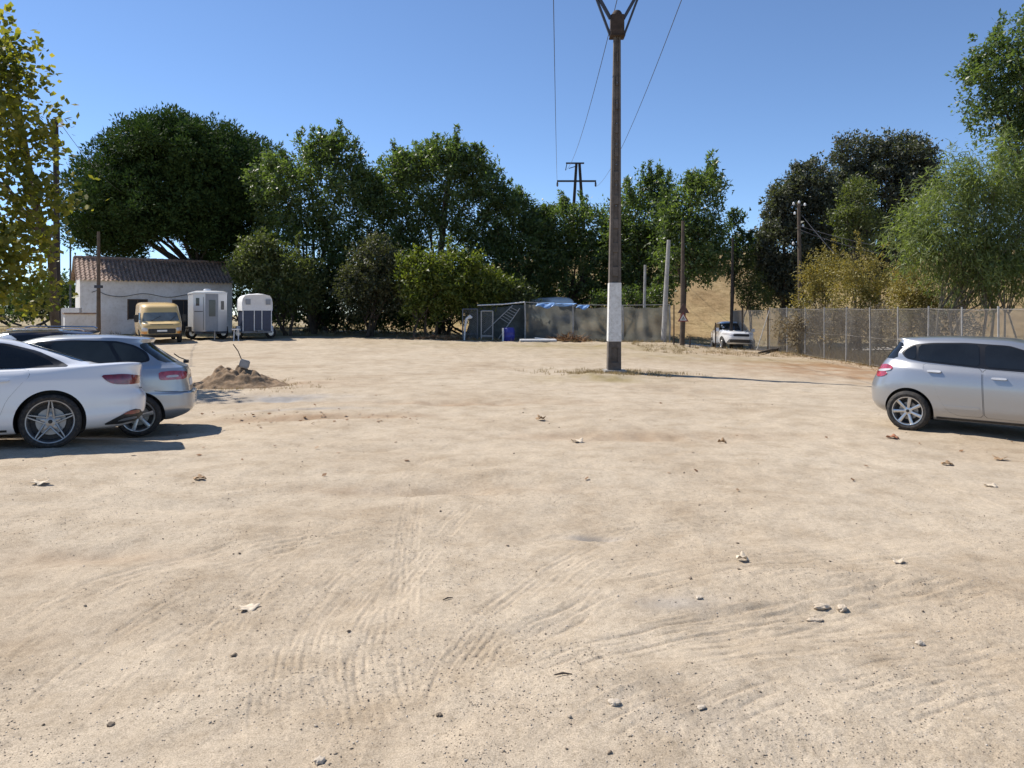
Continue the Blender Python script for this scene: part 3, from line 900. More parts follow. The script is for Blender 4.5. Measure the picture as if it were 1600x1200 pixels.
sedan.patch('windscreen', [(-0.63, 1.01), (-0.5, 1.31), (0.5, 1.31), (0.63, 1.01)], M['glass'], 'front', off=0.006, smooth=1, step=0.06)
# doors: dark gap, then the panel a few millimetres proud of it
rd = [(1.30, 0.985), (1.27, 0.90), (1.36, 0.80), (1.50, 0.62), (1.58, 0.40), (1.64, 0.30), (2.08, 0.285), (2.08, 0.985)]
fd = [(2.10, 0.985), (2.10, 0.285), (3.18, 0.28), (3.32, 0.40), (3.34, 0.72), (3.30, 0.955)]
for dpoly in (rd, fd):
    cx, cz = sum(p[0] for p in dpoly) / len(dpoly), sum(p[1] for p in dpoly) / len(dpoly)
    sedan.both('door_gap', [(cx + (a - cx) * 1.012, cz + (b - cz) * 1.016) for a, b in dpoly], M['gap'], off=0.0015, smooth=1)
    sedan.both('door', dpoly, M['white_paint'], off=0.004, smooth=1)
for v in ('left', 'right'):
    handle(sedan, 1.56, 0.845, v, M['white_paint']); handle(sedan, 2.62, 0.835, v, M['white_paint'])
    sedan.patch('tail_light', [(0.03, 0.775), (0.03, 0.865), (0.25, 0.895), (0.52, 0.885), (0.44, 0.80), (0.36, 0.765), (0.20, 0.755)], M['red_lamp'], v, off=0.008, step=0.02, smooth=1)
    sedan.patch('bumper_insert', [(0.06, 0.30), (0.05, 0.42), (0.14, 0.44), (0.30, 0.36), (0.50, 0.255), (0.3, 0.25)], M['black_plastic'], v, off=0.006, step=0.025, smooth=1)
    sedan.patch('bumper_reflector', [(0.08, 0.385), (0.08, 0.425), (0.2, 0.415), (0.27, 0.375), (0.16, 0.37)], M['red_lamp'], v, off=0.013, step=0.02, smooth=1)
    sedan.patch('bumper_trim', [(0.11, 0.315), (0.11, 0.345), (0.26, 0.325), (0.34, 0.29), (0.24, 0.295)], M['rim_silver'], v, off=0.012, step=0.02, smooth=1)
    sedan.patch('sill_trim', [(1.5, 0.235), (1.5, 0.262), (3.4, 0.262), (3.4, 0.235)], M['black_plastic'], v, off=0.006, step=0.05, smooth=0)
    s_ = 1 if v == 'left' else -1
    mb = MB(); mb.taper((3.02, s_ * 0.97, 0.98), (0.10, 0.18), (2.98, s_ * 0.97, 1.10), (0.08, 0.17)); mb.box((3.05, s_ * 0.87, 1.0), (0.08, 0.08, 0.03))
    mb.build('door_mirror', M['white_paint'], sedan.root, bevel=0.02)
sedan.patch('tail_light', [(-0.8, 0.775), (-0.78, 0.865), (-0.48, 0.875), (-0.46, 0.80)], M['red_lamp'], 'rear', off=0.006, step=0.04, smooth=1)
sedan.patch('tail_light', [(0.8, 0.775), (0.78, 0.865), (0.48, 0.875), (0.46, 0.80)], M['red_lamp'], 'rear', off=0.006, step=0.04, smooth=1)
sedan.patch('diffuser', [(-0.7, 0.27), (-0.62, 0.39), (0.62, 0.39), (0.7, 0.27)], M['black_plastic'], 'rear', off=0.006, step=0.05, smooth=1)
sedan.patch('boot_gap', [(-0.5, 0.70), (-0.5, 0.712), (0.5, 0.712), (0.5, 0.70)], M['gap'], 'rear', off=0.002, step=0.05, smooth=0)
mb = MB(); mb.prism([(1.52, 1.39), (1.60, 1.455), (1.66, 1.455), (1.74, 1.40)], -0.025, 0.025); mb.build('roof_aerial', M['white_paint'], sedan.root, bevel=0.01)
sedan.place(-5.64, 9.09, PI + math.radians(26), (1.05, 0.915))

# ---- silver tall hatchback behind it
TPa = [(0, 0.94), (0.14, 0.99), (0.3, 1.0), (0.75, 1.0), (1.0, 0.9)]
alt_rings = [
    dict(z=0.22, xr=0.30, xf=3.9, w=0.66),
    dict(z=[(0, 0.32), (0.8, 0.25), (4.2, 0.26)], xr=0.09, xf=4.15, w=0.80, tp=TPa),
    dict(z=[(0, 0.38), (0.8, 0.33), (4.2, 0.34)], xr=0.02, xf=4.23, w=0.865, tp=TPa),
    dict(z=0.52, xr=0.0, xf=4.26, w=0.88, tp=TPa),
    dict(z=0.64, xr=0.005, xf=4.26, w=0.882, tp=TPa, sharp=True),
    dict(z=[(0, 0.665), (4, 0.70)], xr=0.06, xf=4.24, w=0.882, tp=TPa, sharp=True),
    dict(z=[(0, 0.80), (4, 0.80)], xr=0.085, xf=4.18, w=0.882, tp=TPa),
    dict(z=[(0, 0.93), (1, 0.92), (4, 0.86)], xr=0.10, xf=4.08, w=0.875, tp=TPa),
    dict(z=[(0, 1.05), (1, 1.03), (3.2, 0.99), (4, 0.90)], xr=0.14, xf=3.96, w=0.845, tp=TPa, sharp=True),
    dict(z=[(0, 1.09), (1, 1.06), (3.2, 1.03), (4, 0.93)], xr=0.21, xf=3.75, w=0.80, tp=TPa),
    dict(z=[(0.2, 1.12), (1, 1.10), (3.2, 1.08), (3.7, 1.02)], xr=0.28, xf=3.45, w=0.77, tp=TPa, nf=4),
    dict(z=[(0.3, 1.27), (2, 1.28), (3, 1.27)], xr=0.50, xf=3.0, w=0.715, nr=5, nf=4),
    dict(z=[(0.3, 1.40), (1.5, 1.44), (2.6, 1.42)], xr=0.68, xf=2.6, w=0.655, nr=5, nf=4),
    dict(z=[(0.3, 1.475), (1.2, 1.525), (2.4, 1.51)], xr=0.64, xf=2.3, w=0.60, nr=5, nf=4, sharp=True),
    dict(z=[(0.3, 1.495), (1.2, 1.555), (2.2, 1.545)], xr=0.68, xf=2.15, w=0.50, nr=5, nf=4),
    dict(z=[(0.6, 1.515), (1.3, 1.572), (2.0, 1.57)], xr=0.9, xf=1.95, w=0.30, nr=4, nf=4),
    dict(z=1.575, xr=1.2, xf=1.7, w=0.06, nr=4, nf=4),
]
hatch = Car('silver_hatchback', 'tall silver-blue hatchback parked behind the white sedan, one red tail light showing', 4.26, alt_rings, (0.77, 3.36, 0.318, 0.875), M['silver_paint'], well_r=0.37)
hatch.put_wheels('six', 0.235, 0.21, M['rim_grey'])
dlo = [(0.62, 1.15), (0.68, 1.29), (0.86, 1.405), (1.1, 1.47), (1.7, 1.487), (2.3, 1.46), (2.75, 1.32), (3.2, 1.115), (3.15, 1.085), (2.0, 1.095), (0.9, 1.11)]
hatch.both('window_trim', dlo, M['trim_black'], off=0.004, smooth=2)
hatch.both('side_window', [(0.67, 1.17), (0.72, 1.28), (0.90, 1.39), (1.1, 1.435), (1.18, 1.44), (1.0, 1.135), (0.8, 1.135)], M['glass_clear'], off=0.009, smooth=1)
hatch.both('side_window', [(1.07, 1.13), (1.24, 1.452), (1.7, 1.465), (1.98, 1.455), (1.98, 1.115)], M['glass_clear'], off=0.009, smooth=1)
hatch.both('side_window', [(2.06, 1.115), (2.06, 1.452), (2.3, 1.438), (2.7, 1.30), (3.05, 1.12)], M['glass_clear'], off=0.009, smooth=1)
hatch.patch('rear_window', [(-0.66, 1.13), (-0.58, 1.40), (-0.5, 1.44), (0.5, 1.44), (0.58, 1.40), (0.66, 1.13)], M['glass_clear'], 'rear', off=0.006, smooth=1, step=0.05)
hatch.patch('windscreen', [(-0.66, 1.1), (-0.55, 1.43), (0.55, 1.43), (0.66, 1.1)], M['glass'], 'front', off=0.006, smooth=1, step=0.06)
rd = [(1.12, 1.07), (1.10, 0.98), (1.22, 0.80), (1.34, 0.60), (1.42, 0.35), (2.02, 0.34), (2.02, 1.07)]
fd = [(2.04, 1.07), (2.04, 0.34), (3.0, 0.34), (3.05, 0.6), (3.08, 1.04)]
for dpoly in (rd, fd):
    cx, cz = sum(p[0] for p in dpoly) / len(dpoly), sum(p[1] for p in dpoly) / len(dpoly)
    hatch.both('door_gap', [(cx + (a - cx) * 1.013, cz + (b - cz) * 1.013) for a, b in dpoly], M['gap'], off=0.0015, smooth=1)
    hatch.both('door', dpoly, M['silver_paint'], off=0.004, smooth=1)
for v in ('left', 'right'):
    hatch.patch('tail_light', [(0.12, 0.86), (0.11, 0.985), (0.30, 1.0), (0.50, 0.985), (0.49, 0.88), (0.46, 0.855)], M['red_lamp2'], v, off=0.008, step=0.02, smooth=1)
    hatch.patch('reversing_light', [(0.22, 0.90), (0.23, 0.935), (0.38, 0.93), (0.40, 0.895)], M['clear_lamp'], v, off=0.013, step=0.02, smooth=1)
    hatch.patch('bumper_gap', [(0.06, 0.648), (0.06, 0.656), (0.55, 0.70), (0.55, 0.692)], M['gap'], v, off=0.002, step=0.03, smooth=0)
    s_ = 1 if v == 'left' else -1
    mb = MB(); mb.taper((2.92, s_ * 0.93, 1.08), (0.10, 0.18), (2.88, s_ * 0.93, 1.22), (0.08, 0.17)); mb.build('door_mirror', M['silver_paint'], hatch.root, bevel=0.02)
hatch.patch('tail_light', [(-0.78, 0.87), (-0.76, 0.985), (-0.52, 0.98), (-0.5, 0.88)], M['red_lamp2'], 'rear', off=0.007, step=0.04, smooth=1)
hatch.patch('tail_light', [(0.78, 0.87), (0.76, 0.985), (0.52, 0.98), (0.5, 0.88)], M['red_lamp2'], 'rear', off=0.007, step=0.04, smooth=1)
mb = MB(); mb.tube([(0.19, 0.0, 1.12), (0.12, 0.02, 1.125)], 0.03, 8); mb.tube([(0.12, 0.02, 1.13), (0.24, 0.35, 1.20), (0.30, 0.5, 1.26)], 0.009, 6)
mb.build('rear_wiper', M['trim_black'], hatch.root)
hatch.patch('rear_plate', [(-0.26, 0.74), (-0.26, 0.85), (0.26, 0.85), (0.26, 0.74)], M['plate'], 'rear', off=0.008, step=0.06, smooth=0)
hatch.place(-5.73, 11.41, PI + math.radians(20), (0.77, 0.875))

# ---- silver small hatchback on the right
M['handle'] = simple('satin_handle', (0.60, 0.60, 0.60), 0.42, 0.3, var=0.1)
TPb = [(0, 0.93), (0.15, 0.99), (0.3, 1.0), (0.72, 1.0), (1.0, 0.88)]
pg_rings = [
    dict(z=0.20, xr=0.30, xf=3.6, w=0.66, nr=5),
    dict(z=[(0, 0.30), (0.7, 0.22), (3.9, 0.23)], xr=0.10, xf=3.86, w=0.79, tp=TPb, nr=5),
    dict(z=[(0, 0.38), (0.7, 0.31), (3.9, 0.32)], xr=0.03, xf=3.93, w=0.845, tp=TPb, nr=5),
    dict(z=[(0, 0.52), (3.9, 0.48)], xr=0.0, xf=3.96, w=0.865, tp=TPb, nr=5),
    dict(z=[(0, 0.66), (3.9, 0.60)], xr=0.005, xf=3.96, w=0.87, tp=TPb, nr=5),
    dict(z=[(0, 0.78), (3.9, 0.70)], xr=0.045, xf=3.92, w=0.868, tp=TPb, nr=5),
    dict(z=[(0, 0.90), (1, 0.86), (3.9, 0.78)], xr=0.10, xf=3.84, w=0.855, tp=TPb, nr=5),
    dict(z=[(0, 1.00), (1, 0.94), (3.0, 0.89), (3.9, 0.83)], xr=0.155, xf=3.72, w=0.835, tp=TPb, nr=5),
    dict(z=[(0, 1.06), (1, 0.99), (3.0, 0.93), (3.7, 0.88)], xr=0.19, xf=3.55, w=0.80, tp=TPb, nr=5),
    dict(z=[(0.2, 1.10), (1, 1.04), (3.0, 0.98), (3.5, 0.94)], xr=0.225, xf=3.30, w=0.765, tp=TPb, nr=5, nf=4),
    dict(z=[(0.3, 1.20), (2, 1.16), (3, 1.12)], xr=0.30, xf=2.9, w=0.725, nr=5, nf=4),
    dict(z=[(0.3, 1.31), (1.5, 1.31), (2.5, 1.28)], xr=0.385, xf=2.5, w=0.665, nr=5, nf=4),
    dict(z=[(0.3, 1.385), (1.2, 1.402), (2.3, 1.375)], xr=0.40, xf=2.2, w=0.60, nr=5, nf=4),
    dict(z=[(0.3, 1.410), (1.2, 1.435), (2.2, 1.41)], xr=0.355, xf=2.05, w=0.55, nr=5, nf=4, sharp=True),
    dict(z=[(0.3, 1.422), (1.2, 1.452), (2.1, 1.435)], xr=0.42, xf=1.95, w=0.45, nr=5, nf=4),
    dict(z=[(0.6, 1.44), (1.2, 1.462), (1.9, 1.455)], xr=0.7, xf=1.75, w=0.28, nr=4, nf=4),
    dict(z=1.465, xr=1.0, xf=1.5, w=0.06, nr=4, nf=4),
]
small = Car('small_silver_hatchback', 'small silver hatchback with dark tinted windows, alone on the right', 3.96, pg_rings, (0.66, 3.20, 0.308, 0.862), M['silver_paint2'], well_r=0.358)
small.put_wheels('seven', 0.218, 0.195, M['rim_silver'])
dlo = [(0.52, 1.20), (0.56, 1.27), (0.68, 1.33), (0.95, 1.365), (1.4, 1.378), (1.95, 1.35), (2.35, 1.22), (2.85, 1.0), (2.8, 0.955), (1.7, 1.005), (0.85, 1.07), (0.60, 1.11)]
small.both('window_trim', dlo, M['trim_black'], off=0.004, smooth=2)
small.both('side_window', [(0.56, 1.19), (0.59, 1.25), (0.68, 1.305), (0.735, 1.32), (0.745, 1.105), (0.62, 1.13)], M['glass'], off=0.009, smooth=2)
small.both('side_window', [(0.78, 1.105), (0.77, 1.325), (1.0, 1.347), (1.4, 1.357), (1.575, 1.350), (1.60, 1.035)], M['glass'], off=0.009, smooth=1)
small.both('side_window', [(1.68, 1.03), (1.65, 1.348), (1.95, 1.328), (2.33, 1.195), (2.70, 1.0)], M['glass'], off=0.009, smooth=1)
small.patch('rear_window', [(-0.66, 1.10), (-0.60, 1.30), (-0.53, 1.36), (0.53, 1.36), (0.60, 1.30), (0.66, 1.10)], M['glass'], 'rear', off=0.006, smooth=1, step=0.05)
small.patch('windscreen', [(-0.62, 0.99), (-0.53, 1.34), (0.53, 1.34), (0.62, 0.99)], M['glass'], 'front', off=0.006, smooth=1, step=0.06)
rd = [(0.86, 1.045), (0.86, 0.96), (0.94, 0.86), (1.02, 0.74), (1.10, 0.52), (1.20, 0.36), (1.34, 0.30), (1.665, 0.30), (1.635, 1.0)]
fd = [(1.655, 1.0), (1.685, 0.30), (2.72, 0.28), (2.78, 0.5), (2.80, 0.92)]
for dpoly in (rd, fd):
    cx, cz = sum(p[0] for p in dpoly) / len(dpoly), sum(p[1] for p in dpoly) / len(dpoly)
    small.both('door_gap', [(cx + (a - cx) * 1.009, cz + (b - cz) * 1.010) for a, b in dpoly], M['gap'], off=0.0015, smooth=1)
    small.both('door', dpoly, M['silver_paint2'], off=0.004, smooth=1)
for v in ('left', 'right'):
    handle(small, 1.02, 0.935, v, M['handle'], 0.19); handle(small, 1.86, 0.875, v, M['handle'], 0.19)
    small.patch('tail_light', [(0.14, 0.80), (0.12, 0.90), (0.15, 0.985), (0.30, 1.01), (0.40, 0.99), (0.42, 0.94), (0.30, 0.90), (0.34, 0.86), (0.26, 0.81)], M['red_lamp2'], v, off=0.009, step=0.02, smooth=1)
    small.patch('tail_light_strip', [(0.16, 0.885), (0.165, 0.915), (0.30, 0.935), (0.40, 0.945), (0.385, 0.92), (0.28, 0.895)], M['clear_lamp'], v, off=0.015, step=0.02, smooth=1)
    small.patch('sill_trim', [(1.05, 0.225), (1.05, 0.255), (2.75, 0.25), (2.75, 0.22)], M['black_plastic'], v, off=0.006, step=0.05, smooth=0)
    small.patch('rub_strip', [(1.18, 0.395), (1.15, 0.435), (1.62, 0.44), (1.62, 0.40)], M['silver_paint2'], v, off=0.014, step=0.03, smooth=1)
    s_ = 1 if v == 'left' else -1
    mb = MB(); mb.taper((2.62, s_ * 0.92, 0.97), (0.10, 0.18), (2.58, s_ * 0.92, 1.10), (0.08, 0.17)); mb.build('door_mirror', M['silver_paint2'], small.root, bevel=0.02)
small.patch('rear_plate', [(-0.26, 0.6), (-0.26, 0.71), (0.26, 0.71), (0.26, 0.6)], M['plate'], 'rear', off=0.008, step=0.06, smooth=0)
small.place(6.11, 11.52, math.radians(-42), (0.66, -0.862))

# ---- dark car of which only the roof shows above the two cars on the left
dk_rings = []
for r in alt_rings:
    q = dict(r)
    zz = q['z']
    q['z'] = [(a, b * 0.985) for a, b in zz] if hasattr(zz, '__len__') else zz * 0.985
    dk_rings.append(q)
dark = Car('dark_car', 'dark maroon-black car whose roof shows just above the white sedan roof', 4.26, dk_rings, (0.87, 3.44, 0.318, 0.875), M['black_paint'], well_r=0.37)
dark.put_wheels('six', 0.235, 0.21, M['rim_grey'])
dark.both('side_window', [(0.55, 1.15), (0.75, 1.38), (1.1, 1.44), (1.7, 1.46), (2.3, 1.43), (2.75, 1.29), (3.1, 1.11), (2.0, 1.08), (0.9, 1.1)], M['glass'], off=0.008, smooth=1)
dark.patch('rear_window', [(-0.64, 1.13), (-0.5, 1.41), (0.5, 1.41), (0.64, 1.13)], M['glass_clear'], 'rear', off=0.006, smooth=1, step=0.06)
dark.patch('windscreen', [(-0.64, 1.1), (-0.53, 1.41), (0.53, 1.41), (0.64, 1.1)], M['glass_clear'], 'front', off=0.006, smooth=1, step=0.06)
for v in ('left', 'right'):
    s_ = 1 if v == 'left' else -1
    mb = MB(); mb.tube([(0.75, s_ * 0.53, 1.54), (0.82, s_ * 0.53, 1.575), (2.0, s_ * 0.53, 1.585), (2.1, s_ * 0.53, 1.55)], 0.014, 8); mb.build('roof_rail', M['chrome'], dark.root)
    dark.patch('tail_light', [(0.13, 0.86), (0.12, 0.985), (0.30, 1.0), (0.44, 0.99), (0.45, 0.90), (0.40, 0.855)], M['red_lamp'], v, off=0.008, step=0.03, smooth=1)
dark.place(-8.6, 14.6, PI + math.radians(17), (0.87, 0.875))

# ------------------------------------------------------------------ hill and track beyond the lot
M['hill'] = None
def hill_material():
    m, nt, p = mat_base('dry_grass_hill')
    n1 = noise_node(nt, 0.12, 6, 0.65); n2 = noise_node(nt, 1.1, 6, 0.7); n3 = noise_node(nt, 7, 4, 0.7)
    a = ramp(nt, n1.outputs['Fac'], [(0.3, (0.27, 0.185, 0.10)), (0.5, (0.37, 0.275, 0.155)), (0.7, (0.33, 0.265, 0.12))])
    b = ramp(nt, n2.outputs['Fac'], [(0.3, (0.6, 0.58, 0.52)), (0.55, (1, 1, 1)), (0.8, (1.15, 1.12, 1.05))])
    c = mixc(nt, 1.0, a.outputs['Color'], b.outputs['Color'], 'MULTIPLY')
    d = ramp(nt, n3.outputs['Fac'], [(0.3, (0.7, 0.68, 0.6)), (0.6, (1.08, 1.06, 1.0))])
    nt.links.new(mixc(nt, 0.8, c, d.outputs['Color'], 'MULTIPLY'), p.inputs['Base Color'])
    p.inputs['Roughness'].default_value = 1.0; p.inputs['Specular IOR Level'].default_value = 0.05
    bp = N(nt, 'ShaderNodeBump'); bp.inputs['Strength'].default_value = 0.8; bp.inputs['Distance'].default_value = 0.15
    nt.links.new(n2.outputs['Fac'], bp.inputs['Height']); nt.links.new(bp.outputs['Normal'], p.inputs['Normal'])
    return m
M['hill'] = hill_material()
gx, gy = np.meshgrid(np.linspace(-30, 130, 200), np.linspace(46, 230, 170), indexing='xy')
hz = 8.6 * sstep(-22, 6, gx) * sstep(49, 84, gy) + 5 * sstep(84, 200, gy) * sstep(-10, 40, gx) - 1.0 * (1 - sstep(-22, -2, gx)) - 0.6 * (1 - sstep(47, 51, gy))
hz += gz(gx.ravel(), gy.ravel()).reshape(gx.shape) * 0.9 - 0.05 + 0.5 * pnoise(gx * 0.09, gy * 0.09, 61) * sstep(52, 64, gy) + 0.12 * pnoise(gx * 0.5, gy * 0.5, 62)
hz -= 2.0 * ((gx < -28) | (gx > 128)) + 0
nx, ny = 200, 170
ii = np.arange(ny - 1)[:, None] * nx + np.arange(nx - 1)[None, :]
F = np.stack([ii, ii + 1, ii + nx + 1, ii + nx], -1).reshape(-1, 4)
tag(link_mesh('hill', mesh_np('hill', np.stack([gx.ravel(), gy.ravel(), hz.ravel()], 1), F), M['hill'], None, True), kind='structure')

M['road'] = simple('pale_track', (0.46, 0.42, 0.36), 0.95, var=0.15, scale=1.5, bump=0.4, bscale=12)
rp = [(3.0, 50), (7.5, 48.0), (10.2, 45.8), (12.3, 43.0), (14.6, 40.5), (18, 38.8), (24, 37.5), (34, 37.0)]
rv, rf = [], []
rpt = []
for i in range(len(rp) - 1):
    for t in np.linspace(0, 1, 8, endpoint=False): rpt.append((rp[i][0] + (rp[i + 1][0] - rp[i][0]) * t, rp[i][1] + (rp[i + 1][1] - rp[i][1]) * t))
for i, (a, b) in enumerate(rpt):
    c2 = rpt[min(i + 1, len(rpt) - 1)]; c0 = rpt[max(i - 1, 0)]
    t = Vector((c2[0] - c0[0], c2[1] - c0[1])).normalized(); nrm = Vector((-t.y, t.x))
    for k in range(7):
        o = (k - 3) / 3 * 1.9
        x_, y_ = a + nrm.x * o, b + nrm.y * o
        rv.append((x_, y_, s1(x_, y_) + 0.05 + 0.02 * math.cos(k * 2.1)))
for i in range(len(rpt) - 1):
    for k in range(6): rf.append((i * 7 + k, i * 7 + k + 1, (i + 1) * 7 + k + 1, (i + 1) * 7 + k))
me = bpy.data.meshes.new('dirt_road'); me.from_pydata(rv, [], rf)
tag(link_mesh('dirt_road', me, M['road'], None, True), kind='structure')

# ------------------------------------------------------------------ farmhouse
def wall_material():
    m, nt, p = mat_base('old_whitewash')
    n1 = noise_node(nt, 0.7, 6, 0.65); n2 = noise_node(nt, 5, 6, 0.7)
    a = ramp(nt, n1.outputs['Fac'], [(0.3, (0.60, 0.56, 0.51)), (0.55, (0.76, 0.73, 0.70)), (0.75, (0.82, 0.80, 0.77))])
    b = ramp(nt, n2.outputs['Fac'], [(0.3, (0.78, 0.75, 0.70)), (0.5, (1, 1, 1))])
    nt.links.new(mixc(nt, 0.8, a.outputs['Color'], b.outputs['Color'], 'MULTIPLY'), p.inputs['Base Color'])
    p.inputs['Roughness'].default_value = 0.9
    bp = N(nt, 'ShaderNodeBump'); bp.inputs['Strength'].default_value = 0.4; bp.inputs['Distance'].default_value = 0.02
    nt.links.new(n2.outputs['Fac'], bp.inputs['Height']); nt.links.new(bp.outputs['Normal'], p.inputs['Normal'])
    return m
M['wall'] = wall_material()
M['tile'] = simple('clay_tile', (0.27, 0.175, 0.13), 0.85, var=0.4, scale=2.2, dirt=((0.46, 0.37, 0.29), 0.7), bump=0.3, bscale=20)
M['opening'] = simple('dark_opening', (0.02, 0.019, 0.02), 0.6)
M['brown_wood'] = simple('brown_wood', (0.13, 0.085, 0.055), 0.8, var=0.3, scale=4)
M['cable'] = simple('cable_black', (0.02, 0.02, 0.02), 0.6)
HB = math.radians(33)
hC = W(125, 523, 43.9); hg = 0.50
house = empty('farmhouse', (hC.x, hC.y, hg), HB, 'whitewashed farmhouse with clay tile roof in the shade of the pine', 'house')
EH, LH, DH, RH = 3.34, 8.6, 5.2, 4.70        # eave height, length, depth, ridge height
mb = MB()
t_ = 0.3
mb.add([(0, 0, -0.3), (LH, 0, -0.3), (LH, DH, -0.3), (0, DH, -0.3), (0, 0, EH), (LH, 0, EH), (LH, DH, EH), (0, DH, EH), (0, DH / 2, RH - 0.02), (LH, DH / 2, RH - 0.02)],
       [(0, 1, 5, 4), (1, 2, 6, 9, 5), (2, 3, 7, 6), (3, 0, 4, 8, 7), (4, 5, 9, 8), (6, 7, 8, 9)])
mb.build('wall', M['wall'], house)
def tile_slope(front):
    rows, cols = 9, int((LH + 0.5) / 0.24)
    vs_, fs_ = [], []
    per = 6
    n = cols * per + 1
    run = DH / 2 + 0.28
    for r in range(rows):
        for e in (0, 1):
            f = (r + e * 1.06) / rows
            for i in range(n):
                x = -0.25 + i * 0.24 / per
                ph = i / per * 2 * PI
                hh = 0.045 * math.cos(ph) + (0.03 if e == 0 else 0.0) + 0.008 * math.sin(i * 1.7 + r * 2.3)
                y = -0.28 + run * f
                z = EH - 0.28 * (RH - EH) / (DH / 2) + (RH - EH) / (DH / 2) * run * f + 0.09 + hh
                vs_.append((x, y if front else DH - y, z))
        b = r * 2 * n
        for i in range(n - 1): fs_.append((b + i, b + i + 1, b + n + i + 1, b + n + i))
        if r:
            for i in range(n - 1): fs_.append((b - n + i, b - n + i + 1, b + i + 1, b + i))
    return vs_, fs_
mb = MB(); mb.add(*tile_slope(True)); roof = mb.build('roof', M['tile'], house, True, 50)
mb = MB(); mb.add(*tile_slope(False)); mb.build('roof', M['tile'], house, True, 50)
mb = MB()
for k in range(int(LH / 0.42) + 1):
    mb.tube([(-0.2 + k * 0.42, DH / 2, RH + 0.10), (0.26 + k * 0.42, DH / 2, RH + 0.125)], 0.11, 8)
mb.build('ridge_tile', M['tile'], roof)
# verge board on the left gable, window and doors on the shaded front
for (x0, x1, z0, z1, nm) in ((2.55, 3.55, 1.0, 2.15, 'window'), (5.05, 6.25, 0.0, 2.15, 'door'), (7.0, 7.9, 0.9, 2.0, 'window')):
    mb = MB(); mb.box(((x0 + x1) / 2, -0.012, (z0 + z1) / 2), (x1 - x0, 0.05, z1 - z0))
    w_ = mb.build(nm, M['opening'], house)
    mb = MB()
    mb.box((x0 - 0.03, -0.03, (z0 + z1) / 2), (0.06, 0.06, z1 - z0 + 0.12)); mb.box((x1 + 0.03, -0.03, (z0 + z1) / 2), (0.06, 0.06, z1 - z0 + 0.12))
    mb.box(((x0 + x1) / 2, -0.03, z1 + 0.03), (x1 - x0, 0.056, 0.06)); mb.box(((x0 + x1) / 2, -0.03, (z0 + z1) / 2), (0.04, 0.05, z1 - z0))
    mb.build('frame', M['brown_wood'], w_)
mb = MB(); pts = []
for i in range(60):
    x = 0.6 + i * 0.12; pts.append((x, -0.03, 2.45 + 0.10 * math.sin(x * 2.3) + (0.15 * math.exp(-((x - 0.9) / 0.25) ** 2))))
mb.tube(pts, 0.018, 6); mb.build('wall_cable', M['cable'], house)
# low outbuilding wall at the left end
low = empty('low_wall', (0, 0, 0), 0, 'low cracked plaster wall at the left corner of the farmhouse', 'wall')
a = W(100, 520, 40.5); b_ = W(148, 520, 41.5)
mb = MB(); mid = (a + b_) / 2; ang_ = math.atan2(b_.y - a.y, b_.x - a.x)
mb.box((mid.x, mid.y, 0.95), ((b_ - a).length, 0.35, 1.7), ang_); mb.build('wall', M['wall'], low)
mb = MB(); mb.box((mid.x, mid.y, 1.83), ((b_ - a).length + 0.1, 0.5, 0.08), ang_); mb.build('coping', M['tile'], low)
stp = MB(); pp = W(108, 492, 42.5); stp.box((pp.x, pp.y, 1.3), (1.2, 0.4, 1.7), 0.2)
tag(stp.build('garden_wall', M['wall']), 'sunlit white stub of wall behind the plane tree trunk', 'wall')

# ------------------------------------------------------------------ poles and power line
M['concrete_old'] = simple('old_concrete', (0.125, 0.105, 0.088), 0.92, var=0.35, scale=3.5, dirt=((0.07, 0.055, 0.04), 0.7), bump=0.35, bscale=30)
M['concrete'] = simple('grey_concrete', (0.40, 0.385, 0.36), 0.92, var=0.2, scale=4, dirt=((0.2, 0.17, 0.13), 0.5), bump=0.3, bscale=30)
M['band_white'] = simple('white_band_paint', (0.70, 0.69, 0.66), 0.75, var=0.1, scale=5, dirt=((0.40, 0.37, 0.32), 0.75))
M['steel'] = simple('galvanised_steel', (0.16, 0.17, 0.19), 0.55, 0.6, var=0.25)
M['steel_dark'] = simple('dark_steel', (0.06, 0.065, 0.08), 0.6, 0.4)
M['rust'] = simple('rusty_steel', (0.065, 0.045, 0.034), 0.85, 0.3, var=0.35, scale=6)
M['wood_pole'] = simple('weathered_pole', (0.10, 0.075, 0.055), 0.9, var=0.35, scale=3, bump=0.3, bscale=15)
M['wood_dark'] = simple('tarred_pole', (0.035, 0.028, 0.024), 0.9, var=0.35, scale=3)
M['wire'] = simple('wire_metal', (0.12, 0.12, 0.13), 0.5, 0.7)
M['insul'] = simple('insulator_glass', (0.05, 0.035, 0.03), 0.2)
M['porcelain'] = simple('porcelain', (0.75, 0.75, 0.74), 0.25)

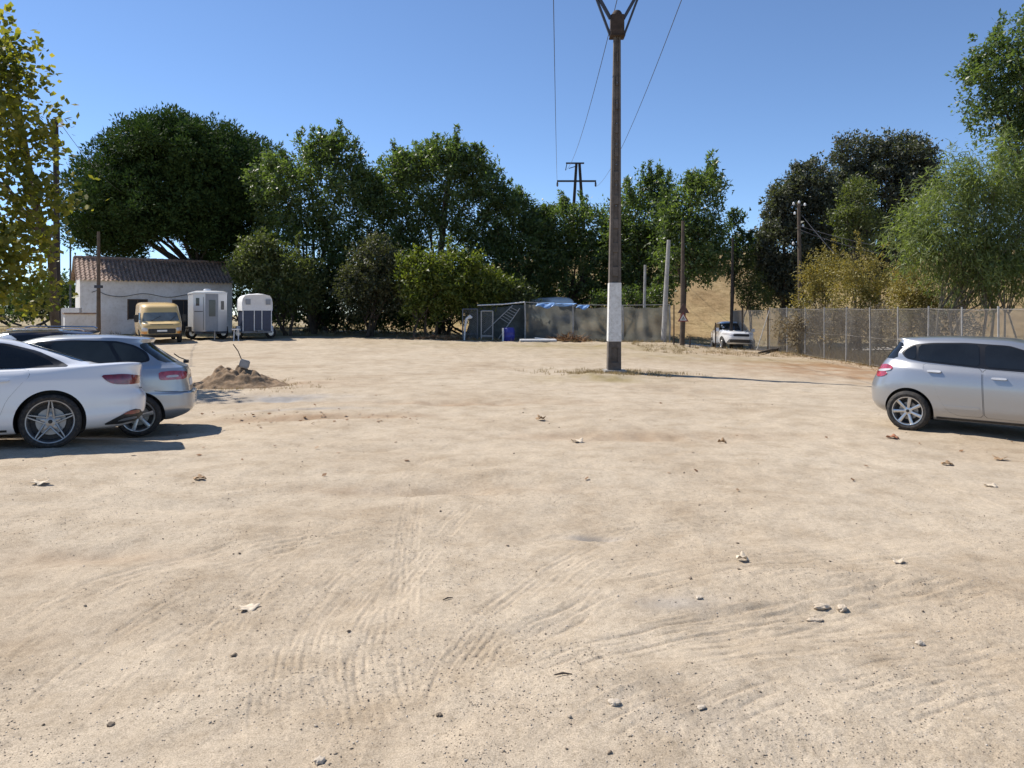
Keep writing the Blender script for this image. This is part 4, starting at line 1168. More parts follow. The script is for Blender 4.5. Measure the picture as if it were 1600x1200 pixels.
pc = W(959, 582, 22.6); pz = s1(pc.x, pc.y) + 0.03
pole = empty('power_pole', (pc.x, pc.y, pz), 0, 'tall concrete power pole with a white painted band, alone on the lot', 'pole')
HP = 10.35
def pw(z): return 0.405 - (0.405 - 0.20) * z / HP
def px_(z): return 0.10 * z / HP
mb = MB()
mb.taper((0, 0, -0.3), (pw(0) - 0.05, pw(0) - 0.10), (px_(HP), 0, HP), (pw(HP) - 0.04, pw(HP) - 0.08))
for sx in (-1, 1):                           # edge flanges leave a recessed web between them
    for (z0, z1) in ((-0.3, HP),):
        mb.taper((px_(z0) + sx * (pw(max(z0, 0)) / 2 - 0.05), 0, z0), (0.10, pw(max(z0, 0))), (px_(z1) + sx * (pw(z1) / 2 - 0.03), 0, z1), (0.06, pw(z1)))
z = 0.0
k = 0
while z < HP:
    hgt = 0.28
    mb.taper((px_(z), 0, z), (pw(z) - 0.16, pw(z) - 0.004), (px_(z + hgt), 0, z + hgt), (pw(z + hgt) - 0.16, pw(z + hgt) - 0.004))
    z += 0.72; k += 1
mb.build('shaft', M['concrete_old'], pole, bevel=0.008)
mb = MB(); z0, z1 = 0.91, 2.68
mb.taper((px_(z0), 0, z0), (pw(z0) + 0.012, pw(z0) + 0.012), (px_(z1), 0, z1), (pw(z1) + 0.012, pw(z1) + 0.012))
mb.build('painted_band', M['band_white'], pole, bevel=0.006)
mb = MB(); mb.taper((0.02, 0, -0.4), (0.75, 0.75), (0.02, 0, 0.05), (0.66, 0.66)); mb.build('footing', M['concrete'], pole, bevel=0.02)
mb = MB()
for k in range(7): mb.box((px_(5 + k * 0.62), -pw(5 + k * 0.62) / 2 - 0.004, 5.0 + k * 0.62), (0.035, 0.02, 0.035))
mb.build('bolt', M['steel'], pole)
hx = px_(HP)
mb = MB(); mb.box((hx, 0, HP + 0.12), (0.40, 0.34, 0.62)); mb.lathe([(0.001, HP + 0.60), (0.10, HP + 0.58), (0.15, HP + 0.50), (0.16, HP + 0.43)], 'z', 16, (hx, 0, 0))
mb.box((hx, 0, HP - 0.21), (0.46, 0.40, 0.04))
mb.build('head', M['rust'], pole, bevel=0.015)
def angle_bar(mb, a, b, w=0.07):
    a, b = Vector(a), Vector(b); d = b - a
    q = d.to_track_quat('Z', 'Y').to_matrix()
    mb.box((a + b) / 2, (w, w * 0.9, d.length), M=q)
for sx in (-1, 1):
    mb = MB()
    angle_bar(mb, (hx + sx * 0.20, 0, HP + 0.35), (hx + sx * 0.98, 0, HP + 1.75), 0.10)
    angle_bar(mb, (hx + sx * 0.20, 0, HP - 0.18), (hx + sx * 0.80, 0, HP + 1.42), 0.075)
    mb.build('arm', M['steel_dark'], pole)
mb = MB(); mb.box((hx, 0, HP + 1.80), (4.1, 0.12, 0.12)); mb.build('crossarm', M['steel_dark'], pole)
ATT = [(hx - 1.93, HP + 0.98), (hx + 0.02, HP + 1.0), (hx + 1.98, HP + 0.98)]
for (xx, zz) in ATT:
    mb = MB()
    prof = []
    for q in range(5):
        zb = zz + 0.12 + q * 0.13
        prof += [(0.02, zb), (0.10, zb + 0.01), (0.09, zb + 0.05), (0.02, zb + 0.09)]
    prof.append((0.012, HP + 1.76)); prof.insert(0, (0.015, zz)); prof.insert(0, (0.04, zz - 0.02))
    mb.lathe(prof, 'z', 14, (xx, 0, 0)); mb.build('insulator', M['insul'], pole, True)

# far twin-leg pole on the hill
fd_ = 78.0
fb = W(903, 330, fd_)
fz = 6.5
far = empty('twin_leg_pole', (fb.x, fb.y, fz), 0, 'distant A-shaped two-legged power pole rising above the trees', 'pole')
ft = W(901, 255, fd_).z - fz
for sx in (-1, 1):
    mb = MB(); mb.taper((sx * 0.85, 0, 0), (0.36, 0.36), (sx * 0.16, 0, ft), (0.26, 0.26)); mb.build('leg', M['wood_dark'], far)
mb = MB(); zc = W(900, 283, fd_).z - fz
mb.box((-0.15, 0, zc), (4.1, 0.16, 0.18)); mb.box((-0.3, 0, ft), (1.9, 0.16, 0.15)); angle_bar(mb, (-1.15, 0, ft - 0.05), (-1.3, 0, ft - 0.75), 0.09); angle_bar(mb, (-0.3, 0, ft - 0.35), (-0.95, 0, ft - 0.55), 0.08)
mb.build('crossarm', M['steel_dark'], far)
for xx in (-2.15, 1.85):
    mb = MB(); mb.lathe([(0.02, zc - 0.6), (0.10, zc - 0.5), (0.10, zc - 0.2), (0.02, zc)], 'z', 10, (xx, 0, 0)); mb.build('insulator', M['insul'], far)

def sag_wire(name, a, b, sag, r, label, group=None, n=26):
    a, b = Vector(a), Vector(b)
    pts = []
    for i in range(n + 1):
        t = i / n; p = a.lerp(b, t); p.z -= sag * 4 * t * (1 - t); pts.append(p)
    mb = MB(); mb.tube(pts, r, 5)
    return tag(mb.build(name, M['wire'], None, True), label, 'wire', group)
ends = [(fb.x - 2.15, fb.y, fz + zc - 0.6), (fb.x - 1.3, fb.y, fz + ft - 0.75), (fb.x + 1.85, fb.y, fz + zc - 0.6)]
wl = ['power wire hanging left of the tall concrete pole', 'power wire passing just behind the head of the concrete pole', 'power wire slanting down right of the tall concrete pole']
for (xx, zz), e, l in zip(ATT, ends, wl):
    sag_wire('power_wire', (pc.x + xx, pc.y, pz + zz), e, 1.1, 0.013, l)

def round_pole(name, px, y0, y1, d, r0, r1, mat, label, px1=None, cat='pole'):
    b = W(px, y1, d); t = W(px1 if px1 is not None else px, y0, d)
    root = empty(name, (b.x, b.y, s1(b.x, b.y)), 0, label, cat)
    h = t.z - root.location.z
    mb = MB(); mb.tube([(0, 0, -0.4), ((t.x - b.x) * 0.5, 0, h * 0.5), (t.x - b.x, 0, h)], [r0, (r0 + r1) / 2, r1], 10)
    mb.build('shaft', mat, root, True)
    return root, h
p1, h1 = round_pole('wooden_pole', 154, 362, 512, 37.5, 0.11, 0.07, M['wood_pole'], 'thin wooden pole standing in front of the farmhouse wall')
mb = MB(); mb.box((0, 0, h1 * 0.50), (0.34, 0.2, 0.14)); mb.build('bracket', M['steel_dark'], p1)
p2, h2 = round_pole('wooden_pole', 90, 186, 508, 27.0, 0.13, 0.085, M['wood_dark'], 'tall tarred pole rising through the plane tree leaves', px1=87)
mb = MB(); mb.box((0.0, 0, h2 - 0.25), (0.35, 0.06, 0.06)); mb.lathe([(0.02, h2 - 0.2), (0.05, h2 - 0.15), (0.05, h2 - 0.05), (0.01, h2)], 'z', 10, (0.15, 0, 0)); mb.build('insulator', M['porcelain'], p2)
a = W(92, 189, 27.0); sag_wire('overhead_wire', a, W(190, 300, 46), 0.3, 0.010, 'thin wire running from the tarred pole towards the pine')
p3, h3 = round_pole('metal_post', 110, 372, 500, 55, 0.07, 0.06, M['steel'], 'thin metal post just left of the farmhouse gable')
p4, h4 = round_pole('metal_post', 1006, 414, 505, 42.5, 0.09, 0.07, M['concrete'], 'short upright grey post behind the shade net', px1=1008)
p5, h5 = round_pole('concrete_post', 1036, 375, 525, 40.5, 0.15, 0.10, M['concrete'], 'leaning pale concrete post at the right end of the net', px1=1045)
p6, h6 = round_pole('wooden_pole', 1066, 345, 530, 38.0, 0.13, 0.075, M['wood_pole'], 'brown wooden pole that carries two triangular road signs', px1=1067)
p7, h7 = round_pole('wooden_pole', 1142, 372, 540, 41.0, 0.10, 0.06, M['wood_dark'], 'slim dark pole rising in front of the dirt hill beside the white pickup', px1=1145)
p8, h8 = round_pole('wooden_pole', 1251, 316, 520, 38.5, 0.12, 0.08, M['wood_pole'], 'utility pole with white insulators in front of the dark oaks', px1=1248)
for k, (dx, dz_) in enumerate(((-0.28, -0.05), (0.0, 0.02), (0.3, -0.1), (-0.22, -0.55), (0.2, -1.2), (-0.3, -2.1))):
    mb = MB(); mb.lathe([(0.01, h8 + dz_ - 0.1), (0.055, h8 + dz_ - 0.08), (0.06, h8 + dz_), (0.02, h8 + dz_ + 0.06)], 'z', 10, (dx - 0.1, -0.05, 0)); mb.build('insulator', M['porcelain'], p8)
mb = MB(); mb.box((-0.1, 0, h8 - 0.15), (0.75, 0.05, 0.05)); mb.box((-0.15, 0, h8 - 2.2), (0.45, 0.05, 0.05)); mb.build('crossarm', M['steel_dark'], p8)
P8 = Vector(p8.location)
sag_wire('overhead_wire', W(1245, 357, 38.5), W(1500, 412, 34), 0.35, 0.016, 'lower of two wires running right from the insulator pole')
sag_wire('overhead_wire', W(1246, 352, 38.4), W(1520, 402, 34), 0.30, 0.016, 'upper of two wires running right from the insulator pole')
sag_wire('overhead_wire', W(1253, 336, 38.4), W(1303, 395, 36), 0.05, 0.016, 'short stay wire crossing the two wires at the insulator pole')
# road signs on the brown pole
M['sign_back'] = simple('sign_back', (0.12, 0.07, 0.055), 0.6, 0.2, var=0.2)
M['sign_white'] = simple('sign_white', (0.70, 0.69, 0.66), 0.5)
M['sign_red'] = simple('sign_red', (0.24, 0.055, 0.05), 0.5)
M['black'] = simple('black_print', (0.02, 0.02, 0.02), 0.6)
def tri(cx, cz, s): return [(cx - s / 2, cz - s * 0.289), (cx + s / 2, cz - s * 0.289), (cx, cz + s * 0.577)]
zs = W(1067, 484, 38).z - p6.location.z; zs2 = W(1067, 497.5, 38).z - p6.location.z
mb = MB(); mb.prism(tri(0.02, zs, 0.60), -0.20, -0.18); sg = mb.build('road_sign', M['sign_back'], p6)
mb = MB(); mb.prism(tri(0.0, zs2, 0.56), -0.22, -0.20); sg2 = mb.build('road_sign', M['sign_red'], p6)
mb = MB(); mb.prism(tri(0.0, zs2, 0.36), -0.226, -0.22); mb.build('sign_face', M['sign_white'], sg2)
mb = MB()                                   # a dark figure on the white face
mb.prism([(-0.10, zs2 - 0.05), (0.10, zs2 - 0.05), (0.08, zs2 - 0.01), (-0.07, zs2 - 0.01)], -0.230, -0.226); mb.prism([(-0.03, zs2 + 0.01), (0.03, zs2 + 0.01), (0.012, zs2 + 0.09), (-0.012, zs2 + 0.09)], -0.230, -0.226)
mb.build('sign_symbol', M['black'], sg2)

# ------------------------------------------------------------------ wire mesh fence on the right
M['galv'] = simple('galvanised_post', (0.38, 0.37, 0.35), 0.6, 0.35, var=0.2)
M['mesh_wire'] = simple('mesh_wire', (0.36, 0.34, 0.31), 0.6, 0.4)
FP = [(1202, 37.6), (1230, 35.3), (1258, 33.3), (1288, 31.3), (1322, 29.4), (1360, 27.4), (1403, 25.4), (1450, 23.4), (1503, 21.6), (1560, 19.9), (1625, 18.2), (1700, 16.5)]
fpts = []
for px, d in FP:
    q = W(px, HOR, d); fpts.append(Vector((q.x, q.y, s1(q.x, q.y) if px < 1690 else -0.15)))
fence = empty('wire_fence', tuple(fpts[0]), 0, 'chain-link fence on thin grey posts along the right edge of the lot', 'fence')
O = fpts[0]
tops = []
for i, q in enumerate(fpts):
    zt = CAM_H + (HOR - 482) * FP[i][1] / FPX + 0.02 * math.sin(i * 2.1)
    tops.append(zt)
    mb = MB(); ln = [0.03, -0.02, 0.01, 0.0, 0.02, -0.02, 0, 0.02, 0, 0, 0, 0][i]
    mb.tube([(q.x - O.x, q.y - O.y, q.z - O.z - 0.2), (q.x - O.x + ln, q.y - O.y, zt - O.z + 0.06)], 0.027, 8); mb.build('post', M['galv'], fence, True)
for (i, off) in ((0, 0.75), (2, -0.7)):
    q = fpts[i]; mb = MB(); mb.tube([(q.x - O.x - off, q.y - O.y - 0.3, q.z - O.z), (q.x - O.x, q.y - O.y, tops[i] - O.z - 0.1)], 0.022, 8); mb.build('brace', M['galv'], fence, True)
def mesh_panel(parent, a, b, za0, za1, zb0, zb1, pitch=0.06, r=0.0046):
    """diagonal wires between two posts, straight three-sided rods"""
    a, b = Vector(a), Vector(b); L = (b - a).length
    vs_, fs_ = [], []
    e = (b - a) / L; nrm = Vector((-e.y, e.x, 0))
    def P(u, v):
        t = u / L
        p = a + e * u
        z0 = za0 + (zb0 - za0) * t; z1 = za1 + (zb1 - za1) * t
        return Vector((p.x, p.y, z0 + (z1 - z0) * v)) + nrm * (0.02 * math.sin(u * 2.2) * v)
    H = (za1 - za0 + zb1 - zb0) / 2
    k = -int(H / pitch) - 1
    while k * pitch < L:
        for sg_ in (1, -1):
            u0 = k * pitch if sg_ > 0 else k * pitch + H
            u1 = u0 + sg_ * H
            t0, t1 = 0.0, 1.0
            lo, hi = (u0, u1) if sg_ > 0 else (u1, u0)
            if hi <= 0 or lo >= L: continue
            def clip(uc): return (uc - u0) / (u1 - u0)
            c0, c1 = sorted((clip(0), clip(L))); t0, t1 = max(0, c0), min(1, c1)
            if t1 - t0 < 0.01: continue
            p, q = P(u0 + (u1 - u0) * t0, t0), P(u0 + (u1 - u0) * t1, t1)
            d = (q - p).normalized(); s_ = d.cross(nrm).normalized() * r; n_ = nrm * r
            base = len(vs_)
            for o in (p, q): vs_.extend([o + s_, o - s_ * 0.5 + n_, o - s_ * 0.5 - n_])
            for m in range(3): m2 = (m + 1) % 3; fs_.append((base + m, base + m2, base + 3 + m2, base + 3 + m))
        k += 1
    mb = MB(); mb.add(vs_, fs_); return mb.build('wire_mesh', M['mesh_wire'], parent)
for i in range(len(fpts) - 1):
    a, b = fpts[i] - O, fpts[i + 1] - O
    mesh_panel(fence, (a.x, a.y, 0), (b.x, b.y, 0), a.z + 0.05, tops[i] - O.z, b.z + 0.05, tops[i + 1] - O.z)
mb = MB()
for i in range(len(fpts) - 1):
    a, b = fpts[i] - O, fpts[i + 1] - O
    for f in (0.03, 0.5, 0.99): mb.tube([(a.x, a.y, a.z + (tops[i] - O.z - a.z) * f), ((a.x + b.x) / 2, (a.y + b.y) / 2, (a.z + b.z) / 2 + ((tops[i] + tops[i + 1]) / 2 - O.z - (a.z + b.z) / 2) * f - 0.02), (b.x, b.y, b.z + (tops[i + 1] - O.z - b.z) * f)], 0.006, 5)
mb.build('line_wire', M['mesh_wire'], fence)
# the stretch by the track, set further back
bp = [(1143, 43.5), (1160, 40.6), (1200, 38.6)]
bq = []
for px, d in bp:
    q = W(px, HOR, d); bq.append(Vector((q.x, q.y, s1(q.x, q.y))))
f2 = empty('wire_fence', tuple(bq[0]), 0, 'short chain-link stretch behind the white pickup, left of the long fence', 'fence')
O2 = bq[0]
for q, h in zip(bq, (2.1, 2.25, 2.1)):
    mb = MB(); mb.tube([(q.x - O2.x, q.y - O2.y, q.z - O2.z - 0.2), (q.x - O2.x, q.y - O2.y, h - O2.z)], 0.04, 8); mb.build('post', M['rust'], f2, True)
for i in range(2):
    a, b = bq[i] - O2, bq[i + 1] - O2; mesh_panel(f2, (a.x, a.y, 0), (b.x, b.y, 0), a.z, 2.0 - O2.z, b.z, 2.0 - O2.z)
for px, y0, y1, d, mt, l in ((1118, 504, 540, 38.5, 'rust', 'short rusty stake just left of the white pickup'), (1053, 477, 535, 37.5, 'rust', 'thin rusty stake left of the road sign pole'), (1078, 525, 540, 37.0, 'rust', 'knee-high stake right of the road sign pole')):
    round_pole('stake', px, y0, y1, d, 0.035, 0.03, M[mt], l, cat='stake')

# ------------------------------------------------------------------ netted enclosure
def net_material():
    m, nt, p = mat_base('shade_net')
    n1 = noise_node(nt, 1.3, 5, 0.65); n2 = noise_node(nt, 30, 3, 0.6)
    a = ramp(nt, n1.outputs['Fac'], [(0.3, (0.15, 0.15, 0.13)), (0.55, (0.22, 0.22, 0.195)), (0.75, (0.28, 0.27, 0.24))])
    nt.links.new(a.outputs['Color'], p.inputs['Base Color']); p.inputs['Roughness'].default_value = 0.9
    tr = N(nt, 'ShaderNodeBsdfTranslucent'); nt.links.new(a.outputs['Color'], tr.inputs['Color'])
    m1 = N(nt, 'ShaderNodeMixShader'); m1.inputs[0].default_value = 0.5
    nt.links.new(p.outputs[0], m1.inputs[1]); nt.links.new(tr.outputs[0], m1.inputs[2])
    tp = N(nt, 'ShaderNodeBsdfTransparent'); mx = N(nt, 'ShaderNodeMixShader')
    f = ramp(nt, n2.outputs['Fac'], [(0.4, (0.05,) * 3), (0.7, (0.22,) * 3)]); nt.links.new(f.outputs['Color'], mx.inputs[0])
    nt.links.new(m1.outputs[0], mx.inputs[1]); nt.links.new(tp.outputs[0], mx.inputs[2])
    nt.links.new(mx.outputs[0], nt.nodes['Material Output'].inputs['Surface'])
    return m
M['net'] = net_material()
M['tarp_blue'] = simple('blue_tarp', (0.17, 0.31, 0.56), 0.5, var=0.25, scale=3)
M['barrel'] = simple('blue_plastic', (0.035, 0.04, 0.28), 0.5, var=0.2)
M['white_sheet'] = simple('white_board', (0.72, 0.71, 0.69), 0.6, var=0.08)
ND = 41.0
def npt(px, d=ND):
    q = W(px, HOR, d); return Vector((q.x, q.y, s1(q.x, q.y)))
encl = empty('net_fence', tuple(npt(820)), 0, 'grey shade-net fence on white poles behind the concrete power pole', 'fence')
OE = npt(820)
posts = [(820, 472), (895, 476), (973, 477), (1046, 476)]
for px, ty in posts:
    q = npt(px) - OE; zt = W(px, ty, ND).z - OE.z
    mb = MB(); mb.tube([(q.x, q.y, q.z - 0.2), (q.x + 0.03, q.y - 0.03, (q.z + zt) / 2), (q.x, q.y, zt)], 0.045, 8); mb.build('post', M['galv'], encl, True)
for i in range(3):
    a, b = npt(posts[i][0]) - OE, npt(posts[i + 1][0]) - OE
    nu, nv = 40, 14; vs_, fs_ = [], []
    za, zb = W(0, posts[i][1] + 2, ND).z - OE.z, W(0, posts[i + 1][1] + 2, ND).z - OE.z
    for u in range(nu + 1):
        for v in range(nv + 1):
            t, s_ = u / nu, v / nv
            p = a.lerp(b, t); z0 = p.z - 0.05; z1 = za + (zb - za) * t - 0.10 * math.sin(PI * t) - 0.03 * math.sin(t * 17 + i)
            w_ = 0.05 * math.sin(t * 23 + s_ * 3 + i) + 0.05 * math.sin(t * 9 - s_ * 6) + 0.03 * math.sin(s_ * 14 + t * 4)
            vs_.append((p.x, p.y + 0.06 + w_ * math.sin(PI * min(1, max(0, s_ * 0.9 + 0.05))), z0 + (z1 - z0) * s_))
    for u in range(nu):
        for v in range(nv): fs_.append((u * (nv + 1) + v, (u + 1) * (nv + 1) + v, (u + 1) * (nv + 1) + v + 1, u * (nv + 1) + v + 1))
    mb = MB(); mb.add(vs_, fs_); mb.build('net_panel', M['net'], encl, True, 80)
mb = MB()
for i in range(3):
    a, b = npt(posts[i][0]) - OE, npt(posts[i + 1][0]) - OE
    mb.tube([(a.x, a.y, W(0, posts[i][1], ND).z - OE.z), (b.x, b.y, W(0, posts[i + 1][1], ND).z - OE.z)], 0.02, 6)
mb.build('top_wire', M['galv'], encl)
def drape(px0, px1, y0, y1, d, label):
    vs_, fs_ = [], []; nu, nv = 18, 8
    a, b = W(px0, y0, d), W(px1, y1, d)
    for u in range(nu + 1):
        for v in range(nv + 1):
            t, s_ = u / nu, v / nv
            edge = 0.12 * math.sin(t * 7) * s_
            ang2 = s_ * PI * 0.9
            vs_.append((a.x + (b.x - a.x) * t + 0.05 * math.sin(s_ * 5), d + 0.12 - 0.30 * math.sin(ang2 * 0.55) + 0.04 * math.sin(t * 13 + s_ * 4), a.z + (b.z - a.z) * s_ * (0.75 + 0.25 * math.sin(t * PI)) + edge * 0.5))
    for u in range(nu):
        for v in range(nv): fs_.append((u * (nv + 1) + v, (u + 1) * (nv + 1) + v, (u + 1) * (nv + 1) + v + 1, u * (nv + 1) + v + 1))
    mb = MB(); mb.add(vs_, fs_); o = mb.build('blue_tarp', M['tarp_blue'], None, True, 70)
    o.modifiers.new('thick', 'SOLIDIFY').thickness = 0.012
    return tag(o, label, 'tarp')
drape(838, 866, 473, 481, ND - 0.05, 'blue tarp hung over the net beside the white van roof')
drape(901, 920, 476, 483, ND - 0.05, 'smaller bright blue tarp over the net near the power pole')
drape(868, 900, 474, 477, ND + 0.1, 'pale blue strip of tarp between the two other tarps on the net')
# open gate frames, dark netting and clutter left of the net
def frame_obj(name, px0, px1, y0, y1, d, r, mat, label, bars=()):
    a, b = W(px0, y0, d), W(px1, y1, d); g = s1((a.x + b.x) / 2, d)
    root = empty(name, ((a.x + b.x) / 2, d, g), 0, label, 'gate'); h = a.z - g; w = (b.x - a.x) / 2
    for x_ in (-w, w):
        mb = MB(); mb.tube([(x_, 0, -0.1), (x_, 0, h)], r, 8); mb.build('upright', mat, root, True)
    mb = MB(); mb.tube([(-w, 0, h), (w, 0, h)], r, 8); mb.build('top_rail', mat, root, True)
    for f in bars:
        mb = MB(); mb.tube([(-w, 0, h * f), (w, 0, h * f)], r * 0.7, 8); mb.build('bar', mat, root, True)
    return root, w, h
g1_, w1, hh1 = frame_obj('gate_frame', 752, 770, 486, 535, 40.2, 0.035, M['galv'], 'bare metal gate frame nearest the blue drum', (0.12, 0.16))
g2_, w2, hh2 = frame_obj('gate_frame', 723, 746, 483, 533, 40.6, 0.035, M['steel'], 'darker metal gate frame at the far left of the enclosure', (0.18,))
for gr, ww, hh_, nm in ((g1_, w1, hh1, 'x'), (g2_, w2, hh2, 'y')):
    mesh_panel(gr, (-ww, 0.02, 0), (ww, 0.02, 0), 0.05, hh_, 0.05, hh_, 0.10, 0.004)
dn_a, dn_b = npt(733, 41.6), npt(822, 41.6)
vs_, fs_ = [], []
for u in range(31):
    for v in range(9):
        t, s_ = u / 30, v / 8; p = dn_a.lerp(dn_b, t)
        vs_.append((p.x, p.y + 0.06 * math.sin(t * 21) + 0.05 * math.sin(s_ * 6 + t * 5), p.z - 0.05 + (1.95 + 0.08 * math.sin(t * 9)) * s_))
for u in range(30):
    for v in range(8): fs_.append((u * 9 + v, (u + 1) * 9 + v, (u + 1) * 9 + v + 1, u * 9 + v + 1))
M['net_dark'] = simple('dark_green_net', (0.075, 0.085, 0.078), 0.9, var=0.4, scale=3)
mb = MB(); mb.add(vs_, fs_); o = mb.build('dark_net', M['net_dark'], None, True, 80); o.modifiers.new('thick', 'SOLIDIFY').thickness = 0.01
tag(o, 'dark green netting wall behind the gate frames', 'netting')
mb = MB(); mb.tube([W(746, 477, 40.8), W(785, 475.5, 40.8), W(820, 472, 40.9)], 0.035, 8); tag(mb.build('white_rail', M['white_sheet'], None, True), 'long white rail along the top of the dark netting', 'rail')
lad = empty('ladder', tuple(npt(790, 40.4)), 0, 'light ladder leaning over the dark netting above the blue drum', 'ladder'); OL = npt(790, 40.4)
l0, l1 = (W(775, 535, 40.4) - OL, W(812, 482, 41.2) - OL), (W(756, 520, 40.7) - OL, W(801, 477, 41.3) - OL)
for a, b in (l0, l1):
    mb = MB(); mb.tube([a, b], 0.028, 8); mb.build('rail', M['galv'], lad, True)
for k in range(6):
    t = 0.55 + k * 0.075; mb = MB(); mb.tube([l0[0].lerp(l0[1], t), l1[0].lerp(l1[1], t)], 0.02, 6); mb.build('rung', M['galv'], lad, True)
q = npt(795, 39.9)
dr = empty('blue_drum', tuple(q), 0, 'dark blue plastic drum standing by the gate frames', 'drum')
mb = MB(); mb.lathe([(0.001, 0.0), (0.29, 0.0), (0.31, 0.04), (0.31, 0.22), (0.325, 0.25), (0.31, 0.28), (0.31, 0.45), (0.325, 0.48), (0.31, 0.51), (0.30, 0.66), (0.27, 0.70), (0.001, 0.70)], 'z', 28); mb.build('body', M['barrel'], dr, True)
mb = MB(); mb.lathe([(0.26, 0.70), (0.27, 0.73), (0.24, 0.735), (0.24, 0.70)], 'z', 24); mb.build('rim', M['barrel'], dr, True)
mb = MB(); q = npt(786, 39.6); mb.tube([(q.x, q.y, q.z - 0.1), (q.x, q.y, q.z + 0.72)], 0.05, 8); tag(mb.build('white_stake', M['white_sheet'], None, True), 'short white stake in front of the blue drum', 'stake')
q = npt(730, 40.0)
mb = MB(); mb.tube([(q.x - 0.15, q.y, q.z), (q.x - 0.12, q.y, q.z + 0.7), (q.x - 0.03, q.y, q.z + 1.15), (q.x + 0.16, q.y, q.z + 1.28), (q.x + 0.24, q.y, q.z + 1.2)], [0.04, 0.05, 0.07, 0.11, 0.08], 10)
tag(mb.build('white_hose', M['white_sheet'], None, True), 'bent white pipe inside the left gate frame', 'pipe')
q = npt(840, 39.4)
mb = MB(); mb.box((q.x, q.y - 0.2, q.z + 0.10), (1.9, 1.1, 0.10), 0.03); tag(mb.build('white_board', M['white_sheet'], None, bevel=0.01), 'long white board lying flat at the foot of the net', 'board')
mb = MB(); mb.box((q.x + 0.35, q.y + 0.12, q.z + 0.16), (1.0, 0.10, 0.05), M=Matrix.Rotation(0.1, 3, 'Y')); tag(mb.build('white_batten', M['white_sheet'], None), 'narrow white batten resting on the white board', 'board')

# ------------------------------------------------------------------ soil mound with a concrete block
mc = GP(372, 602)
M['mound'] = simple('brown_soil', (0.21, 0.135, 0.075), 0.97, var=0.35, scale=5, dirt=((0.36, 0.28, 0.19), 0.6), bump=0.8, bscale=14)
nA_, nR_ = 72, 34; vs_, fs_ = [], []
for r in range(nR_ + 1):
    for a in range(nA_):
        th = 2 * PI * a / nA_; f = r / nR_
        x_, y_ = 1.35 * f * math.cos(th), 0.85 * f * math.sin(th)
        wx, wy = mc.x + x_, mc.y + y_
        n_ = float(pnoise(wx * 3, wy * 3, 71)[()]) if False else float(pnoise(np.array([wx * 2.3]), np.array([wy * 2.3]), 71)[0])
        n2_ = float(pnoise(np.array([wx * 8]), np.array([wy * 8]), 72)[0])
        hgt = 0.47 * max(0, 1 - f ** 1.25) ** 1.25 * (1 + 0.45 * n_) + 0.10 * n2_ * (1 - f ** 2)
        hgt += 0.12 * math.exp(-((x_ + 0.35) ** 2 + (y_ - 0.1) ** 2) / 0.04)
        vs_.append((wx, wy, s1(wx, wy) + hgt - 0.04 * f ** 4))
for r in range(nR_):
    for a in range(nA_):
        a2 = (a + 1) % nA_; fs_.append((r * nA_ + a, r * nA_ + a2, (r + 1) * nA_ + a2, (r + 1) * nA_ + a))
mb = MB(); mb.add(vs_, fs_); tag(mb.build('soil_mound', M['mound'], None, True, 80), 'low mound of brown soil beyond the silver-blue hatchback', 'mound')
bz = W(382, 567, mc.y)
mb = MB(); mb.box((bz.x, mc.y, bz.z - 0.02), (0.24, 0.22, 0.20), M=Matrix.Rotation(0.35, 3, 'Z') @ Matrix.Rotation(0.28, 3, 'Y'))
o = mb.build('concrete_block', M['concrete'], None, bevel=0.025); tag(o, 'tilted grey concrete block on top of the soil mound', 'block')
mb = MB(); mb.tube([(bz.x - 0.06, mc.y, bz.z + 0.05), (bz.x - 0.17, mc.y + 0.03, bz.z + 0.29), (bz.x - 0.30, mc.y + 0.05, bz.z + 0.46)], 0.012, 6)
tag(mb.build('steel_rod', M['rust'], None), 'thin bent rod sticking up from the concrete block', 'rod')

# ------------------------------------------------------------------ van, trailers, pickup
M['pane_bright'] = glass_mat('windscreen_reflection', (0.16, 0.18, 0.18), 0.15)  # lighter base colour paints a bright reflection into the van's glass
M['van_yellow'] = paint('faded_yellow_paint', (0.70, 0.47, 0.17), 0.0, 0.5, 0.22)
M['van_white'] = paint('old_white_paint', (0.62, 0.62, 0.60), 0.0, 0.5, 0.2)
TV = [(0, 0.98), (0.2, 1), (0.8, 1.0), (1.0, 0.93)]
van_rings = [
    dict(z=0.30, xr=0.2, xf=4.5, w=0.80, nr=9, nf=7), dict(z=0.36, xr=0.05, xf=4.68, w=0.92, tp=TV, nr=9, nf=7), dict(z=0.62, xr=0.0, xf=4.74, w=0.96, tp=TV, nr=9, nf=7),
    dict(z=0.85, xr=0.0, xf=4.70, w=0.97, tp=TV, nr=9, nf=7), dict(z=[(0, 1.05), (3.5, 1.05), (4.7, 0.97)], xr=0.0, xf=4.60, w=0.965, tp=TV, nr=9, nf=7, sharp=True),
    dict(z=[(0, 1.14), (3.5, 1.14), (4.6, 1.05)], xr=0.01, xf=4.32, w=0.955, tp=TV, nr=9, nf=7, sharp=True), dict(z=[(0, 1.45), (3, 1.45), (4, 1.45)], xr=0.03, xf=4.02, w=0.92, tp=TV, nr=9, nf=7),
    dict(z=1.58, xr=0.04, xf=3.92, w=0.90, nr=9, nf=7, sharp=True), dict(z=[(0, 1.86), (3, 1.84), (4, 1.80)], xr=0.06, xf=3.72, w=0.855, nr=8, nf=6), dict(z=[(0, 1.93), (3, 1.91), (4, 1.86)], xr=0.12, xf=3.55, w=0.76, nr=7, nf=6),
    dict(z=[(0, 1.96), (3, 1.94)], xr=0.4, xf=3.3, w=0.45, nr=6, nf=6), dict(z=1.965, xr=0.8, xf=2.9, w=0.1, nr=6, nf=6)]
